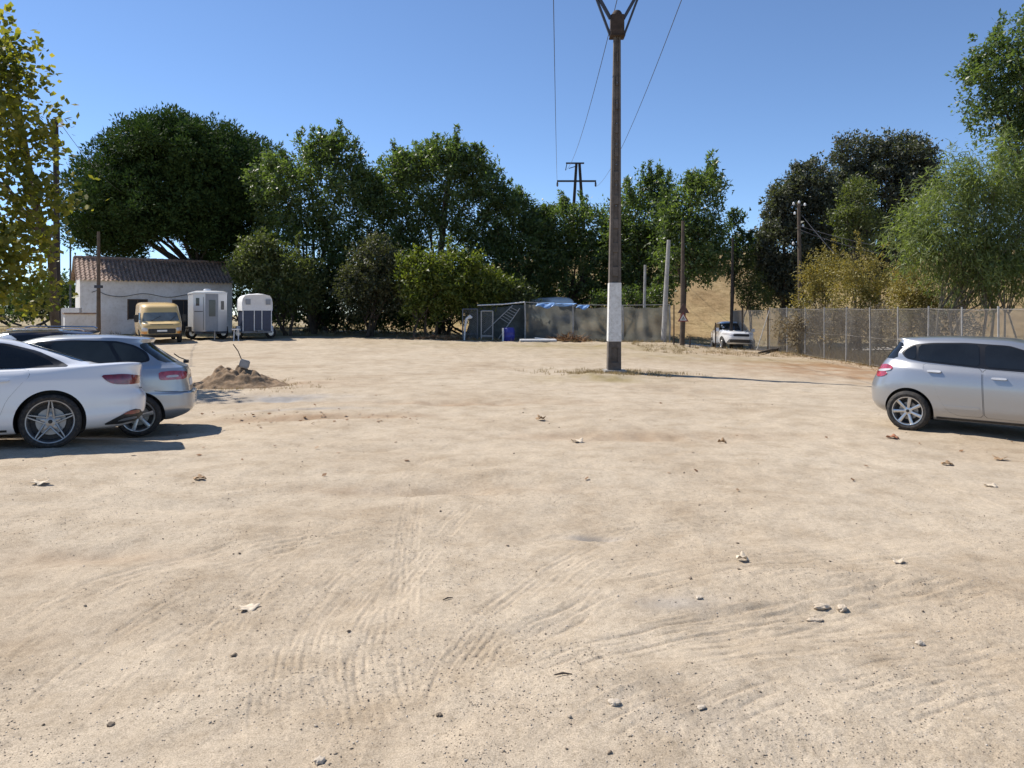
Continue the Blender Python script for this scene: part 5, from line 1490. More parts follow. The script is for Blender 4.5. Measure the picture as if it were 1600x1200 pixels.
van = Car('yellow_van', 'faded yellow panel van parked nose-on in front of the farmhouse', 4.74, van_rings, (0.95, 3.75, 0.32, 0.95), M['van_yellow'], cat='van', well_r=0.38)
van.put_wheels('six', 0.2, 0.2, M['dark_metal'])
van.patch('windscreen', [(-0.82, 1.10), (-0.74, 1.50), (0.74, 1.50), (0.82, 1.10)], M['pane_bright'], 'front', off=0.008, smooth=1, step=0.08)
van.patch('grille', [(-0.60, 0.50), (-0.60, 0.74), (0.60, 0.74), (0.60, 0.50)], M['black_plastic'], 'front', off=0.008, smooth=1, step=0.08)
van.patch('bumper', [(-0.88, 0.34), (-0.90, 0.48), (0.90, 0.48), (0.88, 0.34)], M['black_plastic'], 'front', off=0.03, smooth=1, step=0.06)
van.patch('number_plate', [(-0.22, 0.60), (-0.22, 0.68), (0.22, 0.68), (0.22, 0.60)], M['plate'], 'front', off=0.02, smooth=0, step=0.08)
van.patch('bonnet_gap', [(-0.5, 0.93), (-0.5, 0.955), (0.5, 0.955), (0.5, 0.93)], M['gap'], 'front', off=0.004, smooth=0, step=0.1)
for s_ in (-1, 1):
    van.patch('headlight', [(s_ * 0.62, 0.62), (s_ * 0.62, 0.78), (s_ * 0.86, 0.80), (s_ * 0.88, 0.64)], M['clear_lamp'], 'front', off=0.012, smooth=1, step=0.04)
    van.patch('indicator', [(s_ * 0.66, 0.50), (s_ * 0.66, 0.59), (s_ * 0.89, 0.60), (s_ * 0.89, 0.50)], M['amber'], 'front', off=0.014, smooth=1, step=0.04)
    mb = MB(); mb.box((3.98, s_ * 1.06, 1.22), (0.10, 0.20, 0.36)); mb.build('door_mirror', M['black_plastic'], van.root, bevel=0.03)
    van.patch('side_window', [(3.0, 1.14), (3.05, 1.48), (3.75, 1.48), (4.0, 1.14)], M['glass'], 'left' if s_ > 0 else 'right', off=0.008, smooth=1, step=0.08)
for s_ in (0.0, 0.42):
    mb = MB(); mb.tube([(4.36, -0.45 + s_ * 2, 1.10), (4.17, -0.02 + s_ * 1.6, 1.33)], 0.012, 6); mb.build('wiper', M['trim_black'], van.root)
vq = W(252, HOR, 36.2)
van.place(vq.x, vq.y, -PI / 2 + math.radians(30), (4.2, 0))
# a white van of the same kind behind the net
wv = empty('white_van', (0, 0, 0), 0, 'white van roof showing above the net and the blue tarps', 'van')
for ch in van.root.children:
    c = ch.copy(); COL.objects.link(c); c.parent = wv
    if ch.name.startswith('body'):
        c.data = ch.data.copy(); c.data.materials[0] = M['van_white']
    for g in ch.children:
        d_ = g.copy(); COL.objects.link(d_); d_.parent = c
q = W(846, HOR, 45.0)
wv.location = (q.x, q.y + 3, s1(q.x, q.y)); wv.rotation_euler = (0, 0, -PI / 2 + 0.25); wv.scale = (1.25, 0.95, 1.27)

pk_rings = [
    dict(z=0.34, xr=0.3, xf=4.2, w=0.70, nr=7), dict(z=0.40, xr=0.08, xf=4.40, w=0.84, tp=TPb, nr=7), dict(z=0.60, xr=0.0, xf=4.45, w=0.90, tp=TPb, nr=7),
    dict(z=0.85, xr=0.0, xf=4.44, w=0.905, tp=TPb, nr=7), dict(z=[(0, 1.05), (3, 1.0), (4.4, 0.97)], xr=0.03, xf=4.36, w=0.895, tp=TPb, nr=7, sharp=True),
    dict(z=[(0, 1.10), (3, 1.06), (4.3, 1.02)], xr=0.05, xf=4.2, w=0.86, tp=TPb, nr=7), dict(z=[(0, 1.13), (3.2, 1.10), (3.6, 1.08)], xr=0.2, xf=3.40, w=0.80, tp=TPb, nr=6, nf=5, sharp=True),
    dict(z=1.35, xr=0.35, xf=3.0, w=0.73, nr=6, nf=5), dict(z=[(0.3, 1.54), (1.5, 1.56), (2.7, 1.53)], xr=0.5, xf=2.62, w=0.655, nr=6, nf=5), dict(z=[(0.4, 1.60), (1.5, 1.63), (2.5, 1.60)], xr=0.6, xf=2.45, w=0.58, nr=6, nf=5),
    dict(z=1.645, xr=0.8, xf=2.2, w=0.40, nr=5, nf=5), dict(z=1.655, xr=1.1, xf=1.9, w=0.08, nr=5, nf=5)]
pk = Car('white_pickup', 'white off-road car driving up the dirt road behind the fence', 4.45, pk_rings, (0.85, 3.55, 0.36, 0.885), M['white_paint'], cat='car', well_r=0.41)
pk.put_wheels('six', 0.22, 0.22, M['rim_grey'])
pk.patch('windscreen', [(-0.72, 1.12), (-0.62, 1.54), (0.62, 1.54), (0.72, 1.12)], M['glass'], 'front', off=0.008, smooth=1, step=0.08)
pk.patch('grille', [(-0.42, 0.76), (-0.42, 0.90), (0.42, 0.90), (0.42, 0.76)], M['black_plastic'], 'front', off=0.008, smooth=1, step=0.08)
pk.patch('lower_grille', [(-0.7, 0.42), (-0.62, 0.60), (0.62, 0.60), (0.7, 0.42)], M['black_plastic'], 'front', off=0.008, smooth=1, step=0.08)
pk.patch('number_plate', [(-0.25, 0.62), (-0.25, 0.72), (0.25, 0.72), (0.25, 0.62)], M['plate'], 'front', off=0.015, smooth=0, step=0.08)
for s_ in (-1, 1):
    pk.patch('headlight', [(s_ * 0.46, 0.80), (s_ * 0.46, 0.92), (s_ * 0.82, 0.96), (s_ * 0.84, 0.86)], M['clear_lamp'], 'front', off=0.012, smooth=1, step=0.04)
    pk.patch('side_window', [(0.6, 1.15), (0.75, 1.50), (2.4, 1.51), (3.05, 1.15)], M['glass'], 'left' if s_ > 0 else 'right', off=0.008, smooth=1, step=0.08)
    mb = MB(); mb.taper((2.95, s_ * 0.98, 1.06), (0.10, 0.20), (2.92, s_ * 0.98, 1.24), (0.08, 0.18)); mb.build('door_mirror', M['white_paint'], pk.root, bevel=0.02)
pq = W(1155, HOR, 40.4)
pk.place(pq.x, pq.y, -PI / 2 - math.radians(4), (4.0, 0))

M['trailer_white'] = paint('trailer_white', (0.68, 0.69, 0.70), 0.0, 0.45, 0.2)
M['trailer_grey'] = simple('trailer_grey', (0.27, 0.285, 0.31), 0.5, var=0.1)
M['trailer_blue'] = simple('trailer_navy', (0.025, 0.035, 0.075), 0.4, var=0.2)
M['canvas'] = simple('white_canvas', (0.74, 0.74, 0.74), 0.8, var=0.06, bump=0.3, bscale=5)
M['pane'] = glass_mat('window_pane', (0.05, 0.055, 0.065), 0.1)
def wheel_simple(parent, x, y, r, w, yaw=0.0):
    mb = MB(); mb.lathe([(0.001, -w / 2), (r * 0.55, -w / 2), (r - 0.02, -w / 2), (r, -w / 2 + 0.03), (r, w / 2 - 0.03), (r - 0.02, w / 2), (r * 0.55, w / 2), (0.001, w / 2)], 'y', 24)
    o = mb.build('wheel', M['tyre'], parent, True, 30); o.location = (x, y, r); o.rotation_euler = (0, 0, yaw)
    mb = MB(); mb.lathe([(0.001, -w / 2 - 0.01), (r * 0.5, -w / 2 - 0.008), (r * 0.55, -w / 2 + 0.02)], 'y', 20); mb.build('rim', M['rim_grey'], o, True)
# white trailer, front towards the lot: local x right, y away, front at y = 0
tq = W(331, HOR, 38.4); tz = s1(tq.x, tq.y)
tr1 = empty('horse_trailer', (tq.x, tq.y, tz), math.radians(30), 'white and grey horse trailer with a pointed front and small windows', 'trailer')
tr1.scale = (0.82, 0.85, 1.0)
plan = [(-0.38, 0.0), (0.38, 0.0), (1.0, 0.62), (1.0, 3.3), (-1.0, 3.3), (-1.0, 0.62)]
zb, zt = 0.42, 2.36
names = ['front_panel', 'side_front_panel', 'side_panel', 'rear_panel', 'side_panel', 'side_front_panel']
mats_ = ['trailer_grey', 'trailer_white', 'trailer_white', 'trailer_grey', 'trailer_white', 'trailer_white']
for i in range(6):
    a, b = Vector((*plan[i], 0)), Vector((*plan[(i + 1) % 6], 0))
    e = (b - a).normalized(); nrm = Vector((e.y, -e.x, 0))
    q4 = [a, b, b - nrm * 0.05, a - nrm * 0.05]
    mb = MB(); mb.add([(p.x, p.y, zb) for p in q4] + [(p.x, p.y, zt) for p in q4], ((0, 3, 2, 1), (4, 5, 6, 7), (0, 1, 5, 4), (1, 2, 6, 5), (2, 3, 7, 6), (3, 0, 4, 7)))
    pn = mb.build(names[i], M[mats_[i]], tr1, bevel=0.008)
    L_ = (b - a).length
    def on(u0, u1, z0, z1, off, nm, mt):
        p, q = a + e * (u0 * L_) + nrm * off, a + e * (u1 * L_) + nrm * off
        p2, q2 = p - nrm * 0.02, q - nrm * 0.02
        m_ = MB(); m_.add([(*p[:2], z0), (*q[:2], z0), (*q[:2], z1), (*p[:2], z1), (*p2[:2], z0), (*q2[:2], z0), (*q2[:2], z1), (*p2[:2], z1)], ((0, 1, 2, 3), (7, 6, 5, 4), (0, 4, 5, 1), (1, 5, 6, 2), (2, 6, 7, 3), (3, 7, 4, 0)))
        m_.build(nm, M[mt], pn)
    if i == 0: on(0.28, 0.78, 1.2, 2.05, 0.012, 'window', 'pane')
    if i == 1: on(0.30, 0.65, 1.55, 2.0, 0.012, 'window', 'pane')
    if i == 5: on(0.22, 0.50, 1.75, 2.15, 0.012, 'window', 'pane'); on(0.10, 0.80, 0.52, 1.42, 0.010, 'door', 'trailer_white'); on(0.10, 0.80, 1.44, 1.47, 0.014, 'door_gap', 'gap'); on(0.84, 0.86, 0.5, 2.2, 0.012, 'seam', 'gap')
mb = MB()
pl2 = [(x * 1.03, (y - 1.6) * 1.02 + 1.6) for x, y in plan]; pl3 = [(x * 0.8, (y - 1.6) * 0.85 + 1.6) for x, y in plan]
mb.add([(x, y, zt) for x, y in pl2] + [(x, y, zt + 0.09) for x, y in pl2] + [(x, y, zt + 0.17) for x, y in pl3], [tuple(range(5, -1, -1))] + [(i, (i + 1) % 6, 6 + (i + 1) % 6, 6 + i) for i in range(6)] + [(6 + i, 6 + (i + 1) % 6, 12 + (i + 1) % 6, 12 + i) for i in range(6)] + [tuple(range(12, 18))])
mb.build('roof', M['trailer_white'], tr1, bevel=0.02)
mb = MB(); mb.lathe([(0.001, zt + 0.30), (0.2, zt + 0.28), (0.24, zt + 0.22), (0.22, zt + 0.15)], 'z', 16, (-0.1, 1.2, 0)); mb.build('roof_vent', M['trailer_white'], tr1, True)
mb = MB(); mb.box((0, 1.75, 0.36), (1.9, 3.0, 0.12)); mb.tube([(-0.6, 0.6, 0.38), (0, -0.55, 0.40)], 0.04, 8); mb.tube([(0.6, 0.6, 0.38), (0, -0.55, 0.40)], 0.04, 8); mb.build('chassis', M['steel_dark'], tr1)
mb = MB(); mb.tube([(0.1, -0.45, 0.0), (0.1, -0.45, 0.5)], 0.035, 8); mb.build('jockey_leg', M['galv'], tr1)
for s_ in (-1, 1):
    wheel_simple(tr1, s_ * 0.96, 1.75, 0.31, 0.18); wheel_simple(tr1, s_ * 0.96, 2.5, 0.31, 0.18)
    mb = MB(); mb.prism([(1.35, 0.40), (1.5, 0.66), (2.75, 0.66), (2.9, 0.40), (2.8, 0.40), (2.68, 0.60), (1.57, 0.60), (1.45, 0.40)], 0, 0.2, 'x'); o = mb.build('mudguard', M['black_plastic'], tr1); o.location = (s_ * 1.0 - (0.0 if s_ > 0 else 0.2), 0, 0)
# navy trailer with white canvas top
tq = W(402, HOR, 38.9); tz = s1(tq.x, tq.y)
tr2 = empty('horse_trailer', (tq.x, tq.y, tz), math.radians(25), 'navy blue horse trailer with a rounded white canvas top', 'trailer')
tr2.scale = (0.88, 0.9, 1.0)
mb = MB(); mb.box((0, 1.6, 0.98), (1.62, 3.2, 1.10)); mb.build('body', M['trailer_blue'], tr2, bevel=0.02)
prof = [(-0.86, 1.50), (-0.87, 1.9), (-0.83, 2.15), (-0.70, 2.30), (-0.4, 2.36), (0, 2.38), (0.4, 2.36), (0.70, 2.30), (0.83, 2.15), (0.87, 1.9), (0.86, 1.50)]
mb = MB(); vs_, fs_ = [], []
for j, (y_, k_) in enumerate(((-0.06, 0.86), (-0.10, 0.97), (0.1, 1.0), (0.9, 1.01), (1.7, 0.995), (2.5, 1.01), (3.2, 1.0), (3.3, 0.95))):
    for i, (x_, z_) in enumerate(prof): vs_.append((x_ * (0.9 + 0.1 * k_) + 0.012 * math.sin(i * 2.7 + j), y_, 1.5 + (z_ - 1.5) * k_ + 0.015 * math.sin(i * 1.9 + j * 2.2)))
n_ = len(prof)
for j in range(7):
    for i in range(n_ - 1): fs_.append((j * n_ + i, j * n_ + i + 1, (j + 1) * n_ + i + 1, (j + 1) * n_ + i))
fs_.append(tuple(range(n_))); fs_.append(tuple(range(8 * n_ - 1, 7 * n_ - 1, -1)))
mb.add(vs_, fs_); cv = mb.build('canopy', M['canvas'], tr2, True, 50)
for x_ in (-0.52, 0.60):
    mb = MB(); mb.box((x_, -0.105, 1.95), (0.26, 0.02, 0.28)); mb.build('canopy_window', M['trailer_grey'], cv)
for x_ in (-0.80, -0.17, 0.26, 0.80):
    mb = MB(); mb.box((x_, -0.02, 0.98), (0.045, 0.05, 1.12)); mb.build('door_post', M['canvas'], tr2)
for x0, x1 in ((-0.76, -0.21), (-0.13, 0.22), (0.30, 0.76)):
    mb = MB(); mb.box(((x0 + x1) / 2, -0.012, 1.0), (x1 - x0 - 0.04, 0.03, 0.95)); mb.build('door_panel', M['trailer_blue'], tr2, bevel=0.01)
mb = MB(); mb.box((0, 1.6, 0.38), (1.7, 3.3, 0.10)); mb.tube([(0.0, 0, 0.42), (0.0, -0.5, 0.45)], 0.05, 8); mb.box((0.1, -0.16, 0.46), (0.5, 0.06, 0.08)); mb.build('chassis', M['steel'], tr2)
for s_ in (-1, 1):
    wheel_simple(tr2, s_ * 0.95, 1.5, 0.31, 0.18)
    mb = MB(); mb.prism([(1.05, 0.42), (1.15, 0.68), (1.85, 0.68), (1.95, 0.42), (1.85, 0.42), (1.78, 0.62), (1.22, 0.62), (1.15, 0.42)], 0, 0.22, 'x'); o = mb.build('mudguard', M['canvas'], tr2); o.location = (s_ * 0.95 - 0.11, 0, 0)
q = W(369, HOR, 37.8); qz = s1(q.x, q.y)
mb = MB(); mb.tube([(q.x - 0.12, q.y, qz), (q.x - 0.1, q.y, qz + 0.6)], 0.03, 6); mb.tube([(q.x + 0.12, q.y, qz), (q.x + 0.1, q.y, qz + 0.6)], 0.03, 6); mb.box((q.x, q.y, qz + 0.62), (0.34, 0.3, 0.06))
tag(mb.build('trestle', M['canvas'], None), 'small pale trestle beside the navy horse trailer', 'trestle')

# ------------------------------------------------------------------ vegetation
M['bark'] = simple('bark', (0.075, 0.058, 0.043), 0.95, var=0.4, scale=4, bump=0.5, bscale=14)
M['bark_pale'] = simple('bark_pale', (0.16, 0.135, 0.10), 0.95, var=0.4, scale=4, bump=0.5, bscale=14)
M['leaf_elm'] = leaf_mat('elm_leaves', [(0.052, 0.078, 0.030), (0.098, 0.135, 0.048), (0.165, 0.205, 0.078)], 0.42, 0.42, spec=0.5)
M['leaf_dark'] = leaf_mat('dark_leaves', [(0.032, 0.052, 0.020), (0.058, 0.090, 0.033), (0.105, 0.145, 0.052)], 0.36)
M['leaf_pine'] = leaf_mat('pine_needles', [(0.026, 0.046, 0.014), (0.042, 0.072, 0.020), (0.065, 0.105, 0.030)], 0.15, 0.7, spec=0.15)
M['leaf_oak'] = leaf_mat('oak_leaves', [(0.050, 0.055, 0.040), (0.082, 0.088, 0.064), (0.135, 0.140, 0.102)], 0.26)
M['leaf_yg'] = leaf_mat('yellow_green_leaves', [(0.070, 0.095, 0.020), (0.125, 0.150, 0.030), (0.20, 0.21, 0.045)], 0.38)
M['leaf_olive'] = leaf_mat('olive_leaves', [(0.060, 0.075, 0.026), (0.100, 0.118, 0.042), (0.150, 0.165, 0.065)], 0.34)
M['leaf_grey'] = leaf_mat('greyish_leaves', [(0.050, 0.054, 0.028), (0.080, 0.085, 0.045), (0.115, 0.115, 0.065)], 0.3)
M['leaf_scrub'] = leaf_mat('dry_scrub', [(0.14, 0.115, 0.075), (0.22, 0.185, 0.12), (0.31, 0.26, 0.17)], 0.35, 0.7, tcol=(1.1, 1.0, 0.8))
M['leaf_yellow'] = leaf_mat('yellowed_leaves', [(0.14, 0.135, 0.038), (0.26, 0.225, 0.065), (0.40, 0.335, 0.11)], 0.35, tcol=(1.3, 1.2, 0.6))
M['leaf_willow'] = leaf_mat('willow_leaves', [(0.095, 0.122, 0.048), (0.155, 0.188, 0.075), (0.23, 0.26, 0.11)], 0.44)
M['leaf_plane'] = leaf_mat('plane_leaves', [(0.075, 0.095, 0.022), (0.18, 0.19, 0.040), (0.36, 0.31, 0.065)], 0.5, tcol=(1.4, 1.4, 0.5))
M['dry_grass'] = leaf_mat('dry_grass', [(0.20, 0.15, 0.07), (0.32, 0.25, 0.13), (0.42, 0.35, 0.2)], 0.3, 0.8, tcol=(1.1, 1.0, 0.8))
M['dead_leaf'] = leaf_mat('dead_leaves', [(0.13, 0.065, 0.03), (0.27, 0.15, 0.07), (0.48, 0.37, 0.25)], 0.2, 0.7, tcol=(1.1, 1.0, 0.8))

def unit(n, rng):
    v = rng.normal(size=(n, 3)); return v / np.linalg.norm(v, axis=1, keepdims=True)

def leaf_mesh(name, P, A, B, L, Wd, quad=False):
    """leaves at P with axis A, side B (unit), length and width arrays"""
    n = len(P)
    L = np.broadcast_to(np.asarray(L, dtype=float), (n,))[:, None]; Wd = np.broadcast_to(np.asarray(Wd, dtype=float), (n,))[:, None]
    if quad:
        V = np.stack([P, P + A * L * 0.45 + B * Wd * 0.5, P + A * L, P + A * L * 0.45 - B * Wd * 0.5], 1).reshape(-1, 3)
        F = np.arange(4 * n).reshape(-1, 4)
    else:
        V = np.stack([P - B * Wd * 0.5, P + B * Wd * 0.5, P + A * L], 1).reshape(-1, 3)
        F = np.arange(3 * n).reshape(-1, 3)
    me = bpy.data.meshes.new(name)
    k = F.shape[1]
    me.vertices.add(len(V)); me.vertices.foreach_set('co', V.astype(np.float32).ravel())
    me.loops.add(len(F) * k); me.loops.foreach_set('vertex_index', F.astype(np.int32).ravel())
    me.polygons.add(len(F)); me.polygons.foreach_set('loop_start', np.arange(0, len(F) * k, k, dtype=np.int32))
    me.update(calc_edges=True)
    return me

def lobes_world(lobes, d, thick=0.85):
    out = []
    for l in lobes:
        px, py, rx, ry = l[:4]; dd = l[4] if len(l) > 4 else 0.0
        D = d + dd; c = W(px, py, D); s = D / FPX
        out.append((np.array(c), np.array([rx * s, max(rx, ry) * 0.5 * s * thick + min(rx, ry) * 0.5 * s * thick, ry * s])))
    return out

def clusters(LB, n, rng, shell=0.24, up=0.15):
    w = np.array([r[0] * r[2] + r[0] * r[1] for _, r in LB]); w = w / w.sum()
    idx = rng.choice(len(LB), n, p=w)
    u = unit(n, rng); u[:, 2] += up; u /= np.linalg.norm(u, axis=1, keepdims=True)
    f = np.clip(1 - np.abs(rng.normal(0, shell, n)) + rng.normal(0, 0.05, n), 0.1, 1.2)
    C = np.array([LB[i][0] for i in idx]); R = np.array([LB[i][1] for i in idx])
    # lumps on the outline
    lump = 1 + 0.16 * pnoise(u[:, 0] * 2.6 + idx * 5.1, u[:, 2] * 2.6 + u[:, 1] * 1.7, 81)
    return C + u * R * (f * lump)[:, None], u

def make_tree(name, label, cat, d, lobes, leaf, n_cl, per, size, spread, trunk_px, trunk_r, seed, mat_bark='bark', droop=0.0, shoots=0, quad=False, aspect=0.55, trunks=1, shell=0.24,
              group=None, thick=0.85, base_d=None, limbs=14, trunk_top=None, stem_spread=0.3, out=0.6):
    rng = np.random.default_rng(seed)
    LB = lobes_world(lobes, d, thick)
    b = W(trunk_px, HOR, base_d or d)
    gzb = s1(b.x, b.y) if abs(b.x) < b.y * 0.8 else g1(b.x, b.y)
    root = empty(name, (b.x, b.y, gzb), 0, label, cat, group)
    O_ = np.array([b.x, b.y, gzb])
    cc, u = clusters(LB, n_cl, rng, shell)
    if shoots:                                     # sprigs standing out of the top
        top = cc[np.argsort(-(cc[:, 2] + rng.normal(0, 1.0, len(cc))))][:max(shoots * 6, 30)]
        pick = top[rng.choice(len(top), shoots)]
        h = rng.uniform(0.3, 1.4, shoots)
        for k in range(3):
            q = pick.copy(); q[:, 2] += h * (k + 1) / 3; q[:, 0] += rng.normal(0, 0.08, shoots)
            cc = np.vstack([cc, q]); uu = np.tile(np.array([[0, 0, 1.0]]), (shoots, 1)); u = np.vstack([u, uu])
    m = len(cc)
    cid = np.repeat(np.arange(m), per)
    n = len(cid)
    t = rng.random(n)
    scl = np.ones(m)
    if shoots: scl[-3 * shoots:] = 0.45
    tw = unit(m, rng) * 0.7 + u * 0.8; tw[:, 2] -= droop
    tw /= np.linalg.norm(tw, axis=1, keepdims=True)
    P = cc[cid] + tw[cid] * ((t - 0.35) * spread * 1.6 * scl[cid])[:, None] + rng.normal(0, spread * 0.36, (n, 3)) * scl[cid][:, None]
    keep = P[:, 2] > gzb + 0.15
    P, cid = P[keep], cid[keep]; n = len(P)
    A = unit(n, rng) * 0.8 + tw[cid] * out; A[:, 2] -= droop * 1.2
    A /= np.linalg.norm(A, axis=1, keepdims=True)
    nb = unit(n, rng); nb[:, 2] = np.abs(nb[:, 2]) + 0.3
    B = np.cross(A, nb); B /= np.linalg.norm(B, axis=1, keepdims=True) + 1e-9
    L = size * rng.uniform(0.6, 1.35, n)
    me = leaf_mesh('crown', P - O_, A, B, L, L * aspect, quad)
    link_mesh('crown', me, M[leaf], root)
    # trunk and limbs
    mb = MB()
    cen = np.mean([c for c, _ in LB], axis=0) - O_
    low = min(c[2] - r[2] for c, r in LB) - gzb
    bases = [np.array([rng.normal(0, stem_spread) if trunks > 1 else 0.0, rng.normal(0, stem_spread) if trunks > 1 else 0.0, 0]) for _ in range(trunks)]
    order = rng.permutation(len(cc))[:limbs]
    for k, bs in enumerate(bases):
        tgt = cen if trunks == 1 else LB[k % len(LB)][0] - O_
        fork = np.array([bs[0] + (tgt[0] - bs[0]) * 0.25, bs[1] + (tgt[1] - bs[1]) * 0.25, max(low * 0.9, tgt[2] * (0.35 if trunks == 1 else 0.25))])
        if trunk_top is not None: fork[2] = trunk_top
        r0 = trunk_r * (1 if trunks == 1 else rng.uniform(0.6, 1.1))
        mb.tube([bs + [0, 0, -0.3], bs + [0, 0, 0.1], bs * 0.6 + fork * 0.4 + [rng.normal(0, 0.06), 0, 0], fork], [r0 * 1.35, r0 * 1.1, r0 * 0.9, r0 * 0.75], 8)
        for q in order[k::trunks]:
            e = cc[q] - O_
            mid = fork + (e - fork) * 0.5 + np.array([0, 0, 0.12 * np.linalg.norm(e - fork)]) + rng.normal(0, 0.15, 3)
            mb.tube([fork, fork + (mid - fork) * 0.5 + rng.normal(0, 0.08, 3), mid, e], [r0 * 0.55, r0 * 0.38, r0 * 0.26, r0 * 0.08], 6)
    mb.build('trunk', M[mat_bark], root, True)
    return root

# stone pine over the farmhouse: rounded clumps of needles on a spreading frame
def make_pine():
    rng = np.random.default_rng(5)
    d = 51.5
    lob = [(282, 226, 66, 44), (245, 240, 62, 46), (330, 238, 52, 46), (280, 262, 104, 70), (215, 292, 78, 72), (170, 320, 62, 68), (350, 278, 66, 62), (270, 325, 120, 62), (390, 285, 50, 60, 3), (405, 262, 34, 42, 4), (200, 360, 72, 40), (330, 350, 85, 42), (140, 345, 34, 45), (240, 375, 100, 34), (340, 385, 70, 28), (180, 385, 50, 24), (400, 340, 50, 50, 2)]
    LB = lobes_world(lob, d, 1.5)
    b = W(318, HOR, d); g = s1(b.x, b.y)
    root = empty('stone_pine', (b.x, b.y, g), 0, 'huge umbrella-shaped stone pine behind the farmhouse', 'tree')
    O_ = np.array([b.x, b.y, g])
    cc, u = clusters(LB, 1700, rng, 0.10, 0.25)
    c2_, u2_ = clusters(LB, 900, rng, 0.5, 0.0)
    cc = np.vstack([cc, c2_]); u = np.vstack([u, u2_])
    # clumps below the flat underside are thinned
    ppx = 800 + cc[:, 0] / cc[:, 1] * FPX; ppy = HOR - (cc[:, 2] - CAM_H) / cc[:, 1] * FPX
    gap = (((ppx - 268) / 46) ** 2 + ((ppy - 392) / 27) ** 2) < 1 + rng.normal(0, 0.45, len(cc))      # open underside where the limbs show
    keep = ~gap & (cc[:, 2] > W(0, 412, d).z + rng.normal(0, 0.4, len(cc)))
    cc, u = cc[keep], u[keep]
    per = 80
    m = len(cc); cid = np.repeat(np.arange(m), per); n = len(cid)
    r = rng.uniform(0.42, 0.85, m)
    dirs = unit(n, rng); dirs[:, 2] = dirs[:, 2] * 0.75 + 0.12
    f = rng.random(n) ** 0.25
    P = cc[cid] + dirs * (r[cid] * f)[:, None]
    A = dirs * 1.0 + unit(n, rng) * 0.35; A[:, 2] += 0.25; A /= np.linalg.norm(A, axis=1, keepdims=True)
    B = np.cross(A, unit(n, rng)); B /= np.linalg.norm(B, axis=1, keepdims=True)
    L = rng.uniform(0.13, 0.27, n)
    link_mesh('crown', leaf_mesh('crown', P - O_, A, B, L, L * 0.55), M['leaf_pine'], root)
    mb = MB()
    fork = np.array([-0.4, 0, 4.0])
    mb.tube([np.array([0, 0, -0.3]), np.array([-0.1, 0, 1.5]), fork], [0.5, 0.42, 0.36], 10)
    for q in rng.permutation(m)[:14]:
        e = cc[q] - O_; mid = fork + (e - fork) * 0.55 + np.array([0, 0, -0.05 * np.linalg.norm(e - fork)])
        mb.tube([fork, fork + (mid - fork) * 0.5 + rng.normal(0, 0.15, 3), mid, e], [0.16, 0.11, 0.07, 0.03], 7)
    mb.build('trunk', M['bark'], root, True)
make_pine()

BG = 'trees along the back of the lot'
make_tree('elm_tree', 'tall green tree standing right behind the navy horse trailer and the pine edge', 'tree', 47.5, [(495, 290, 72, 66), (450, 320, 52, 66), (545, 335, 55, 72), (480, 395, 82, 66), (425, 285, 32, 44), (520, 245, 46, 30), (560, 420, 60, 60), (590, 350, 44, 60), (570, 290, 30, 36)],
          'leaf_elm', 1150, 34, 0.22, 0.52, 505, 0.24, 21, shoots=26, trunks=2, stem_spread=0.7)
make_tree('elm_tree', 'tallest broad green tree in the middle of the back row', 'tree', 48.5, [(685, 285, 66, 58), (640, 320, 56, 66), (730, 315, 50, 68), (690, 395, 84, 66), (620, 270, 30, 36), (690, 245, 40, 24), (745, 275, 30, 40), (620, 420, 60, 60), (765, 330, 36, 60), (600, 310, 36, 44), (660, 260, 40, 30)],
          'leaf_elm', 1250, 34, 0.22, 0.52, 690, 0.26, 22, shoots=30)
make_tree('elm_tree', 'lower green tree with a thin sprig between the tallest tree and the two-legged pole', 'tree', 49.0, [(795, 350, 44, 46), (825, 400, 58, 58), (775, 420, 46, 60), (800, 315, 24, 18), (840, 360, 34, 36)], 'leaf_elm', 640, 32, 0.22, 0.5, 800, 0.2, 23, shoots=12)
make_tree('elm_tree', 'rounded green tree in front of the two-legged power pole', 'tree', 50.0, [(868, 366, 52, 48), (925, 366, 48, 46), (890, 425, 80, 52), (850, 400, 40, 50), (955, 390, 40, 60)], 'leaf_elm', 820, 34, 0.21, 0.5, 890, 0.2, 24, shoots=18)
make_tree('elm_tree', 'green tree just right of the concrete power pole', 'tree', 48.0, [(1000, 345, 42, 56), (1015, 410, 48, 56), (975, 395, 36, 55), (1030, 300, 22, 30)], 'leaf_elm', 640, 34, 0.21, 0.5, 1010, 0.18, 25, shoots=20)
make_tree('elm_tree', 'open-crowned green tree above the road signs', 'tree', 44.0, [(1090, 330, 44, 50), (1075, 390, 50, 52), (1105, 400, 34, 40), (1100, 290, 30, 22), (1050, 350, 30, 45)], 'leaf_elm', 480, 34, 0.21, 0.48, 1065, 0.16, 26, shoots=14)
make_tree('young_tree', 'small dark sprig of a tree between the road signs tree and the dark oaks', 'tree', 46.0, [(1150, 358, 17, 24), (1143, 400, 14, 30), (1162, 390, 12, 20)], 'leaf_dark', 90, 30, 0.2, 0.38, 1145, 0.09, 27, shoots=5)
make_tree('bush', 'sunlit olive-green bush beside the navy horse trailer', 'bush', 43.5, [(440, 435, 50, 46), (405, 400, 42, 32), (470, 450, 36, 46), (395, 420, 30, 34)], 'leaf_olive', 420, 32, 0.19, 0.42, 450, 0.12, 28, shoots=8, trunks=4)
make_tree('bush', 'greyish bush in the dark gap below the two tallest trees', 'bush', 43.0, [(588, 420, 42, 50), (560, 455, 34, 44), (610, 450, 36, 44)], 'leaf_grey', 360, 32, 0.18, 0.42, 585, 0.12, 29, trunks=4)
